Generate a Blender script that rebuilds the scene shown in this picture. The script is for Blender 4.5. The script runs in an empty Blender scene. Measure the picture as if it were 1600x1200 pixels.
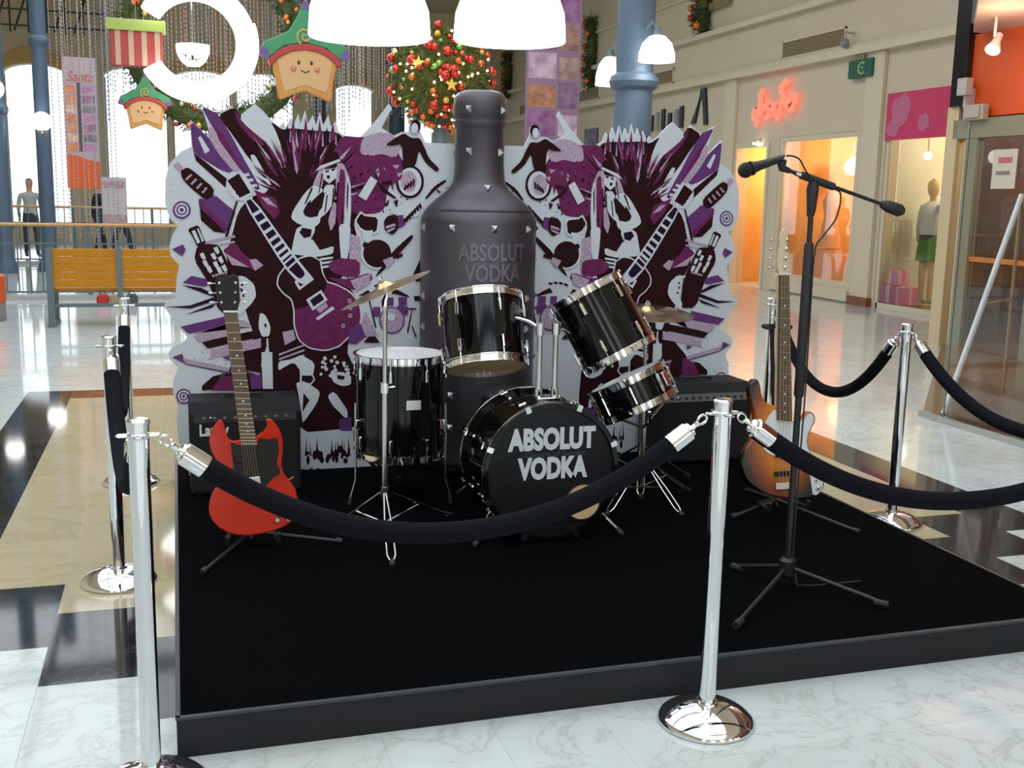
import bpy, bmesh, math, random
from mathutils import Matrix, Vector
random.seed(7)
R = math.radians
sc = bpy.context.scene
col = sc.collection

# ------------------------------------------------------------------ camera, world, exposure
CAM_H, F_PX, PITCH, ROLL, YAW = 1.572, 1689.0, R(9.87), R(1.205), R(17.3)
cam = bpy.data.objects.new('camera', bpy.data.cameras.new('camera'))
col.objects.link(cam)
cam.data.sensor_width = 36.0
cam.data.lens = 36.0 * F_PX / 1600.0
cam.data.clip_end = 200
fwd = Vector((0, math.cos(PITCH), -math.sin(PITCH)))
up0 = Vector((0, math.sin(PITCH), math.cos(PITCH)))
rt0 = Vector((1, 0, 0))
rt = rt0 * math.cos(ROLL) + up0 * math.sin(ROLL)
upv = up0 * math.cos(ROLL) - rt0 * math.sin(ROLL)
Rz = Matrix.Rotation(-YAW, 3, 'Z')
rt, upv, fwd = Rz @ rt, Rz @ upv, Rz @ fwd
m = Matrix((rt, upv, -fwd)).transposed().to_4x4()
m.translation = (0, 0, CAM_H)
cam.matrix_world = m
sc.camera = cam

world = bpy.data.worlds.new('sky'); sc.world = world
world.use_nodes = True
bg = world.node_tree.nodes['Background']
bg.inputs[0].default_value = (0.88, 0.95, 1.0, 1)
bg.inputs[1].default_value = 2.6
sc.view_settings.view_transform = 'Standard'
sc.view_settings.look = 'None'
sc.view_settings.gamma = 1.0
sc.view_settings.use_curve_mapping = False
sc.view_settings.exposure = 0.0
sc.cycles.use_denoising = True
sc.cycles.max_bounces = 8

# ------------------------------------------------------------------ materials
MATS = {}
def mat(name, c, rough=0.5, metal=0.0, emit=None, es=0.0, noise=None, bump=None, trans=0.0, alpha=1.0, coat=0.0, spec=0.5, sheen=0.0):
    """plain procedural material; noise=(scale, second colour, contrast), bump=(scale, strength)"""
    if name in MATS: return MATS[name]
    m = bpy.data.materials.new(name); m.use_nodes = True
    nt = m.node_tree; b = nt.nodes['Principled BSDF']
    b.inputs['Base Color'].default_value = (*c, 1)
    b.inputs['Roughness'].default_value = rough
    b.inputs['Metallic'].default_value = metal
    b.inputs['Specular IOR Level'].default_value = spec
    b.inputs['Coat Weight'].default_value = coat
    b.inputs['Coat Roughness'].default_value = 0.04
    b.inputs['Transmission Weight'].default_value = trans
    b.inputs['Sheen Weight'].default_value = sheen
    b.inputs['Alpha'].default_value = alpha
    if emit:
        b.inputs['Emission Color'].default_value = (*emit, 1)
        b.inputs['Emission Strength'].default_value = es
    tc = nt.nodes.new('ShaderNodeTexCoord')
    if noise:
        n = nt.nodes.new('ShaderNodeTexNoise'); n.inputs['Scale'].default_value = noise[0]
        n.inputs['Detail'].default_value = 5
        r = nt.nodes.new('ShaderNodeValToRGB')
        k = noise[2]
        r.color_ramp.elements[0].position = 0.5 - k; r.color_ramp.elements[0].color = (*c, 1)
        r.color_ramp.elements[1].position = 0.5 + k; r.color_ramp.elements[1].color = (*noise[1], 1)
        nt.links.new(tc.outputs['Object'], n.inputs['Vector'])
        nt.links.new(n.outputs['Fac'], r.inputs['Fac'])
        nt.links.new(r.outputs['Color'], b.inputs['Base Color'])
    if bump:
        n2 = nt.nodes.new('ShaderNodeTexNoise'); n2.inputs['Scale'].default_value = bump[0]
        n2.inputs['Detail'].default_value = 3
        bp = nt.nodes.new('ShaderNodeBump'); bp.inputs['Strength'].default_value = bump[1]
        bp.inputs['Distance'].default_value = 0.01
        nt.links.new(tc.outputs['Object'], n2.inputs['Vector'])
        nt.links.new(n2.outputs['Fac'], bp.inputs['Height'])
        nt.links.new(bp.outputs['Normal'], b.inputs['Normal'])
    MATS[name] = m
    return m

def marble(name, base, vein, vein2, scale, rough):
    m = bpy.data.materials.new(name); m.use_nodes = True
    nt = m.node_tree; b = nt.nodes['Principled BSDF']; L = nt.links.new
    tc = nt.nodes.new('ShaderNodeNewGeometry')
    n1 = nt.nodes.new('ShaderNodeTexNoise'); n1.inputs['Scale'].default_value = scale; n1.inputs['Detail'].default_value = 8
    n1.inputs['Roughness'].default_value = 0.62; n1.inputs['Distortion'].default_value = 1.6
    L(tc.outputs['Position'], n1.inputs['Vector'])
    r1 = nt.nodes.new('ShaderNodeValToRGB')
    e = r1.color_ramp.elements
    e[0].position = 0.40; e[0].color = (*base, 1)
    e[1].position = 0.62; e[1].color = (*base, 1)
    k = r1.color_ramp.elements.new(0.5); k.color = (*vein, 1)
    k = r1.color_ramp.elements.new(0.485); k.color = tuple(0.8 * x + 0.2 * y for x, y in zip(base, vein)) + (1,)
    k = r1.color_ramp.elements.new(0.52); k.color = tuple(0.8 * x + 0.2 * y for x, y in zip(base, vein)) + (1,)
    L(n1.outputs['Fac'], r1.inputs['Fac'])
    n2 = nt.nodes.new('ShaderNodeTexNoise'); n2.inputs['Scale'].default_value = scale * 0.45; n2.inputs['Detail'].default_value = 4
    L(tc.outputs['Position'], n2.inputs['Vector'])
    mx = nt.nodes.new('ShaderNodeMixRGB'); mx.blend_type = 'MIX'
    mr = nt.nodes.new('ShaderNodeMapRange'); mr.inputs[1].default_value = 0.5; mr.inputs[2].default_value = 0.75; mr.inputs[4].default_value = 0.7
    L(n2.outputs['Fac'], mr.inputs[0]); L(mr.outputs[0], mx.inputs[0])
    L(r1.outputs['Color'], mx.inputs[1]); mx.inputs[2].default_value = (*vein2, 1)
    # per tile tint
    oi = nt.nodes.new('ShaderNodeObjectInfo')
    hs = nt.nodes.new('ShaderNodeHueSaturation')
    mv = nt.nodes.new('ShaderNodeMapRange'); mv.inputs[3].default_value = 0.96; mv.inputs[4].default_value = 1.03
    L(oi.outputs['Random'], mv.inputs[0]); L(mv.outputs[0], hs.inputs['Value'])
    L(mx.outputs[0], hs.inputs['Color']); L(hs.outputs['Color'], b.inputs['Base Color'])
    b.inputs['Roughness'].default_value = rough
    b.inputs['Specular IOR Level'].default_value = 0.42
    MATS[name] = m
    return m

M_WHITE = marble('white_marble', (0.57, 0.615, 0.61), (0.46, 0.46, 0.44), (0.50, 0.50, 0.46), 2.2, 0.07)
M_BLACK = marble('black_marble', (0.014, 0.016, 0.020), (0.055, 0.055, 0.06), (0.024, 0.026, 0.03), 3.4, 0.06)
M_CREAM = marble('cream_marble', (0.46, 0.39, 0.25), (0.40, 0.33, 0.20), (0.50, 0.44, 0.31), 1.6, 0.06)
M_RED = marble('red_marble', (0.12, 0.045, 0.04), (0.25, 0.15, 0.12), (0.08, 0.035, 0.03), 3.0, 0.06)
GROUT = mat('grout', (0.44, 0.46, 0.45), 0.6, noise=(40, (0.48, 0.49, 0.47), 0.2))
CHROME = mat('chrome', (0.82, 0.84, 0.86), 0.045, 1.0)
STEEL = mat('brushed_chrome', (0.62, 0.62, 0.60), 0.16, 1.0)
ROPE = mat('black_velvet', (0.0045, 0.0055, 0.009), 0.9, bump=(260, 0.5), spec=0.12)
CARPET = mat('black_carpet', (0.0012, 0.0014, 0.0019), 0.95, noise=(300, (0.0022, 0.0025, 0.0032), 0.25), bump=(420, 0.5), spec=0.03)
STAGEPAINT = mat('stage_side_paint', (0.010, 0.011, 0.014), 0.5, noise=(6, (0.014, 0.0145, 0.018), 0.3), spec=0.25)
EDGING = mat('stage_edging', (0.03, 0.034, 0.04), 0.4)
BOARD = mat('printed_board_white', (0.56, 0.60, 0.66), 0.6, noise=(160, (0.60, 0.64, 0.70), 0.3), spec=0.2)
INK = {'K': mat('ink_dark', (0.020, 0.006, 0.008), 0.6, noise=(9, (0.034, 0.010, 0.012), 0.3), spec=0.05),
       'B': mat('ink_indigo', (0.016, 0.006, 0.022), 0.6, noise=(14, (0.024, 0.010, 0.034), 0.3), spec=0.05),
       'P': mat('ink_purple', (0.115, 0.038, 0.155), 0.6, noise=(30, (0.14, 0.05, 0.18), 0.3), spec=0.05),
       'M': mat('ink_plum', (0.115, 0.012, 0.068), 0.6, noise=(22, (0.175, 0.035, 0.115), 0.35), spec=0.05),
       'L': mat('ink_lilac', (0.34, 0.19, 0.32), 0.6, noise=(190, (0.50, 0.45, 0.54), 0.10), spec=0.2),
       'W': BOARD}
BOTTLE = mat('bottle_black_leather', (0.115, 0.105, 0.125), 0.33, 0.8, noise=(420, (0.09, 0.082, 0.10), 0.3), bump=(500, 0.25))
STUD = mat('stud_metal', (0.36, 0.35, 0.38), 0.28, 0.9)
LACQUER = mat('black_drum_lacquer', (0.003, 0.003, 0.0035), 0.07, spec=0.4)
HEADW = mat('white_drum_head', (0.74, 0.74, 0.75), 0.45, noise=(12, (0.68, 0.68, 0.70), 0.3))
HEADB = mat('beige_drum_head', (0.64, 0.45, 0.23), 0.45, noise=(12, (0.58, 0.41, 0.21), 0.3))
HEADK = mat('black_drum_head', (0.006, 0.006, 0.007), 0.4, noise=(30, (0.009, 0.009, 0.010), 0.3), spec=0.25)
LETTER = mat('white_lettering', (0.62, 0.66, 0.69), 0.5)
LETTERDIM = mat('grey_script', (0.055, 0.06, 0.065), 0.5)
BRASS = mat('cymbal_brass', (0.62, 0.47, 0.22), 0.22, 1.0, bump=(60, 0.05))
RUBBER = mat('black_rubber', (0.014, 0.014, 0.015), 0.6)
BLACKMETAL = mat('black_metal', (0.016, 0.016, 0.018), 0.35, 0.2)
TOLEX = mat('amp_tolex', (0.008, 0.008, 0.010), 0.55, bump=(500, 0.5), spec=0.3)
GRILLE = mat('amp_grille_cloth', (0.006, 0.006, 0.007), 0.9, bump=(700, 0.6))
PANEL = mat('amp_panel_black', (0.03, 0.03, 0.032), 0.35)
PANELG = mat('amp_panel_grey', (0.16, 0.16, 0.155), 0.35, 0.4)
REDWOOD = mat('cherry_red_lacquer', (0.56, 0.022, 0.004), 0.12, noise=(3, (0.44, 0.014, 0.003), 0.3), coat=0.08, spec=0.35)
ROSEWOOD = mat('rosewood', (0.085, 0.050, 0.030), 0.45, noise=(30, (0.115, 0.07, 0.045), 0.3))
FRETM = mat('fret_metal', (0.5, 0.42, 0.28), 0.3, 1.0)
GTRBLACK = mat('guitar_black', (0.008, 0.007, 0.007), 0.25, spec=0.25)
MAPLE = mat('pale_maple', (0.62, 0.52, 0.36), 0.3, noise=(12, (0.56, 0.45, 0.30), 0.3))
WHITEPLASTIC = mat('white_plastic', (0.70, 0.72, 0.74), 0.3)
CREAMPAINT = mat('cream_wall_paint', (0.62, 0.535, 0.395), 0.6, noise=(1.5, (0.65, 0.57, 0.43), 0.3))
CREAMTRIM = mat('cream_trim_paint', (0.68, 0.60, 0.45), 0.5)
YELLOWPAINT = mat('ochre_arch_paint', (0.70, 0.45, 0.15), 0.6, noise=(1.2, (0.76, 0.52, 0.2), 0.3))
BLUEPAINT = mat('blue_column_paint', (0.068, 0.108, 0.165), 0.45, noise=(2, (0.08, 0.125, 0.185), 0.3))
GREYPAINT = mat('grey_blue_paint', (0.11, 0.15, 0.17), 0.45)
WOOD = mat('honey_wood', (0.44, 0.17, 0.006), 0.4, noise=(5, (0.52, 0.22, 0.015), 0.3), spec=0.2)
RAILWOOD = mat('rail_wood', (0.52, 0.29, 0.09), 0.35, noise=(8, (0.58, 0.34, 0.12), 0.3))
BROWNFLOOR = mat('brown_stone', (0.16, 0.11, 0.075), 0.12, noise=(3, (0.20, 0.14, 0.10), 0.3))
GRILLBROWN = mat('bronze_grille', (0.27, 0.20, 0.10), 0.5)
GREEN = mat('sign_green', (0.015, 0.11, 0.07), 0.4)
PINK = mat('pink_banner', (0.62, 0.04, 0.13), 0.5)
PINKL = mat('pink_banner_pale', (0.56, 0.15, 0.28), 0.5)
GLASS = mat('shop_glass', (0.95, 0.97, 0.96), 0.0, trans=1.0, spec=0.5)
ORANGE = mat('orange_wall', (0.72, 0.11, 0.012), 0.5, noise=(1.0, (0.50, 0.06, 0.01), 0.3))
LAMPGLASS = mat('lit_opal_glass', (0.9, 0.9, 0.88), 0.4, emit=(1.0, 0.97, 0.92), es=5.0)
NEON = mat('lit_neon_red', (0.9, 0.2, 0.12), 0.4, emit=(1.0, 0.11, 0.07), es=1.9)
FOLIAGE = mat('dark_fir', (0.03, 0.055, 0.012), 0.7, noise=(20, (0.075, 0.10, 0.02), 0.3))
SKINM = mat('skin_tone', (0.50, 0.30, 0.20), 0.6)

# ------------------------------------------------------------------ mesh helpers
class MB:
    def __init__(s): s.v, s.f, s.mi = [], [], []
    def add(s, V, F, M=None, mi=0):
        o = len(s.v)
        if M is not None: V = [M @ Vector(p) for p in V]
        s.v += [tuple(p) for p in V]
        s.f += [tuple(i + o for i in f) for f in F]
        s.mi += [mi] * len(F)
        return s
    def box(s, x0, x1, y0, y1, z0, z1, M=None, mi=0):
        V = [(x0,y0,z0),(x1,y0,z0),(x1,y1,z0),(x0,y1,z0),(x0,y0,z1),(x1,y0,z1),(x1,y1,z1),(x0,y1,z1)]
        return s.add(V, [(0,3,2,1),(4,5,6,7),(0,1,5,4),(1,2,6,5),(2,3,7,6),(3,0,4,7)], M, mi)
    def tube(s, pts, r, n=10, M=None, mi=0, closed=False, flat=1.0):
        pts = [Vector(p) for p in pts]; k = len(pts)
        rr = r if isinstance(r, (list, tuple)) else [r] * k
        V, F = [], []
        prev = None
        for i, p in enumerate(pts):
            if closed: d = pts[(i + 1) % k] - pts[i - 1]
            else: d = pts[min(i + 1, k - 1)] - pts[max(i - 1, 0)]
            if d.length < 1e-9: d = Vector((0, 0, 1))
            d.normalize()
            if prev is None:
                a = d.cross(Vector((0, 0, 1)))
                if a.length < 1e-3: a = d.cross(Vector((0, 1, 0)))
            else:
                a = prev - d * prev.dot(d)
                if a.length < 1e-6: a = d.orthogonal()
            a.normalize(); prev = a
            b = d.cross(a)
            for j in range(n):
                t = 2 * math.pi * j / n
                V.append(p + a * (rr[i] * math.cos(t)) + b * (rr[i] * flat * math.sin(t)))
        segs = k if closed else k - 1
        for i in range(segs):
            i2 = (i + 1) % k
            for j in range(n):
                j2 = (j + 1) % n
                F.append((i*n+j, i2*n+j, i2*n+j2, i*n+j2)[::-1])
        if not closed:
            F.append(tuple(range(n))); F.append(tuple(range((k-1)*n, k*n))[::-1])
        return s.add(V, F, M, mi)
    def lathe(s, prof, n=32, M=None, mi=0, a0=0.0, a1=2 * math.pi):
        full = abs(a1 - a0 - 2 * math.pi) < 1e-6
        V, F = [], []; k = len(prof); cols = n if full else n + 1
        for j in range(cols):
            t = a0 + (a1 - a0) * j / n
            for (r, z) in prof: V.append((r * math.cos(t), r * math.sin(t), z))
        for j in range(n):
            j2 = (j + 1) % cols
            for i in range(k - 1):
                if prof[i][0] < 1e-6 and prof[i+1][0] < 1e-6: continue
                F.append((j*k+i, j2*k+i, j2*k+i+1, j*k+i+1))
        return s.add(V, F, M, mi)
    def prism(s, poly, d0, d1, M=None, mi=0, axis='y'):
        """polygon (x, z) extruded along y from d0 to d1"""
        n = len(poly)
        a = sum(poly[i][0]*poly[(i+1)%n][1]-poly[(i+1)%n][0]*poly[i][1] for i in range(n))
        if a < 0: poly = poly[::-1]
        V = [(x, d0, z) for x, z in poly] + [(x, d1, z) for x, z in poly]
        F = [tuple(range(n)), tuple(range(n, 2*n))[::-1]]
        for i in range(n):
            j = (i + 1) % n
            F.append((j, i, i + n, j + n))
        return s.add(V, F, M, mi)
    def sphere(s, c, r, n=12, k=8, sz=1.0, M=None, mi=0):
        T = Matrix.Translation(c)
        if M is not None: T = M @ T
        prof = [(r * math.sin(math.pi * i / k), -r * sz * math.cos(math.pi * i / k)) for i in range(k + 1)]
        return s.lathe(prof, n, T, mi)
    def mesh(s, name, mats, smooth=35):
        me = bpy.data.meshes.new(name)
        me.from_pydata(s.v, [], s.f)
        if not isinstance(mats, (list, tuple)): mats = [mats]
        for mm in mats: me.materials.append(mm)
        if len(mats) > 1: me.polygons.foreach_set('material_index', s.mi)
        me.validate()
        if smooth:
            me.polygons.foreach_set('use_smooth', [True] * len(me.polygons))
            me.set_sharp_from_angle(angle=R(smooth))
        me.update()
        return me
    def build(s, name, mats, parent=None, smooth=35, bevel=0):
        o = bpy.data.objects.new(name, s.mesh(name, mats, smooth)); col.objects.link(o)
        o.parent = parent
        if bevel:
            b = o.modifiers.new('bevel', 'BEVEL'); b.width = bevel; b.segments = 2; b.limit_method = 'ANGLE'
        return o

def tag(o, label=None, cat=None, group=None, kind=None):
    if label: o['label'] = label
    if cat: o['category'] = cat
    if group: o['group'] = group
    if kind: o['kind'] = kind
    return o
def thing(name, label, cat, loc=(0,0,0), rz=0.0, group=None, M=None):
    o = bpy.data.objects.new(name, None); col.objects.link(o)
    o.empty_display_size = 0.1
    if M is not None: o.matrix_world = M
    else: o.location = loc; o.rotation_euler = (0, 0, rz)
    return tag(o, label, cat, group)
def copy_tree(o, parent=None):
    c = o.copy(); col.objects.link(c); c.parent = parent
    for ch in o.children: copy_tree(ch, c)
    return c
def link(name, me, parent, loc=(0,0,0), rot=(0,0,0), scale=(1,1,1)):
    o = bpy.data.objects.new(name, me); col.objects.link(o); o.parent = parent
    o.location = loc; o.rotation_euler = rot; o.scale = scale
    return o
def struct(o): o['kind'] = 'structure'; return o
def axisM(p, d, roll=0.0):
    """matrix whose local z runs along d, origin p"""
    d = Vector(d).normalized()
    q = Vector((0, 0, 1)).rotation_difference(d)
    return Matrix.Translation(p) @ q.to_matrix().to_4x4() @ Matrix.Rotation(roll, 4, 'Z')
def pts(s, k=0.001): return [tuple(float(q) * k for q in p.split(',')) for p in s.split()]
def textmesh(s, size, extrude=0.001, offset=0.0, sx=1.0, shear=0.0, align='CENTER'):
    cu = bpy.data.curves.new('t', 'FONT'); cu.body = s; cu.size = size; cu.extrude = extrude; cu.offset = offset
    cu.align_x = align; cu.align_y = 'CENTER'; cu.shear = shear; cu.resolution_u = 3; cu.space_character = 1.0
    ob = bpy.data.objects.new('t', cu); col.objects.link(ob)
    dg = bpy.context.evaluated_depsgraph_get()
    me = bpy.data.meshes.new_from_object(ob.evaluated_get(dg))
    for v in me.vertices: v.co.x *= sx
    bpy.data.objects.remove(ob); bpy.data.curves.remove(cu)
    me.materials.clear()
    return me
FACE_Y = Matrix.Rotation(R(90), 4, 'X')      # text in xz plane, readable from -y
def text(s, size, m, parent, name='lettering', loc=(0,0,0), T=None, **k):
    me = textmesh(s, size, **k)
    me.transform(T if T is not None else FACE_Y)
    me.materials.append(m); me.name = name
    return link(name, me, parent, loc)
def circle(cx, cz, r, n=20, rz=None): return [(cx + r*math.cos(2*math.pi*i/n), cz + (rz or r)*math.sin(2*math.pi*i/n)) for i in range(n)]

OUTLINE = "-1484,112 -1496,123 -1503,218 -1544,304 -1550,404 -1541,490 -1564,556 -1562,612 -1535,686 -1571,726 -1579,756 -1557,794 -1507,813 -1485,835 -1508,871 -1547,901 -1558,939 -1578,972 -1593,994 -1583,1016 -1537,1035 -1528,1137 -1513,1200 -1551,1241 -1559,1288 -1542,1345 -1514,1392 -1552,1429 -1570,1497 -1566,1614 -1543,1694 -1488,1751 -1439,1777 -1441,1905 -1397,1864 -1368,1832 -1352,1850 -1388,1980 -1347,1954 -1311,1935 -1274,1957 -1243,1983 -1214,1923 -1173,1962 -1132,1994 -1090,1959 -1053,1917 -1016,1888 -994,1913 -982,1883 -956,1940 -944,1897 -921,1954 -909,1904 -886,1974 -874,1906 -848,1950 -833,1901 -813,1964 -797,1902 -771,1954 -759,1897 -736,1924 -717,1874 -662,1841 -603,1856 -521,1945 -461,2024 -448,1999 -501,1901 -468,1883 -434,1865 -394,1885 -358,1887 -354,1926 -328,1949 -300,1934 -297,1889 -280,1854 -269,1835"
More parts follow.
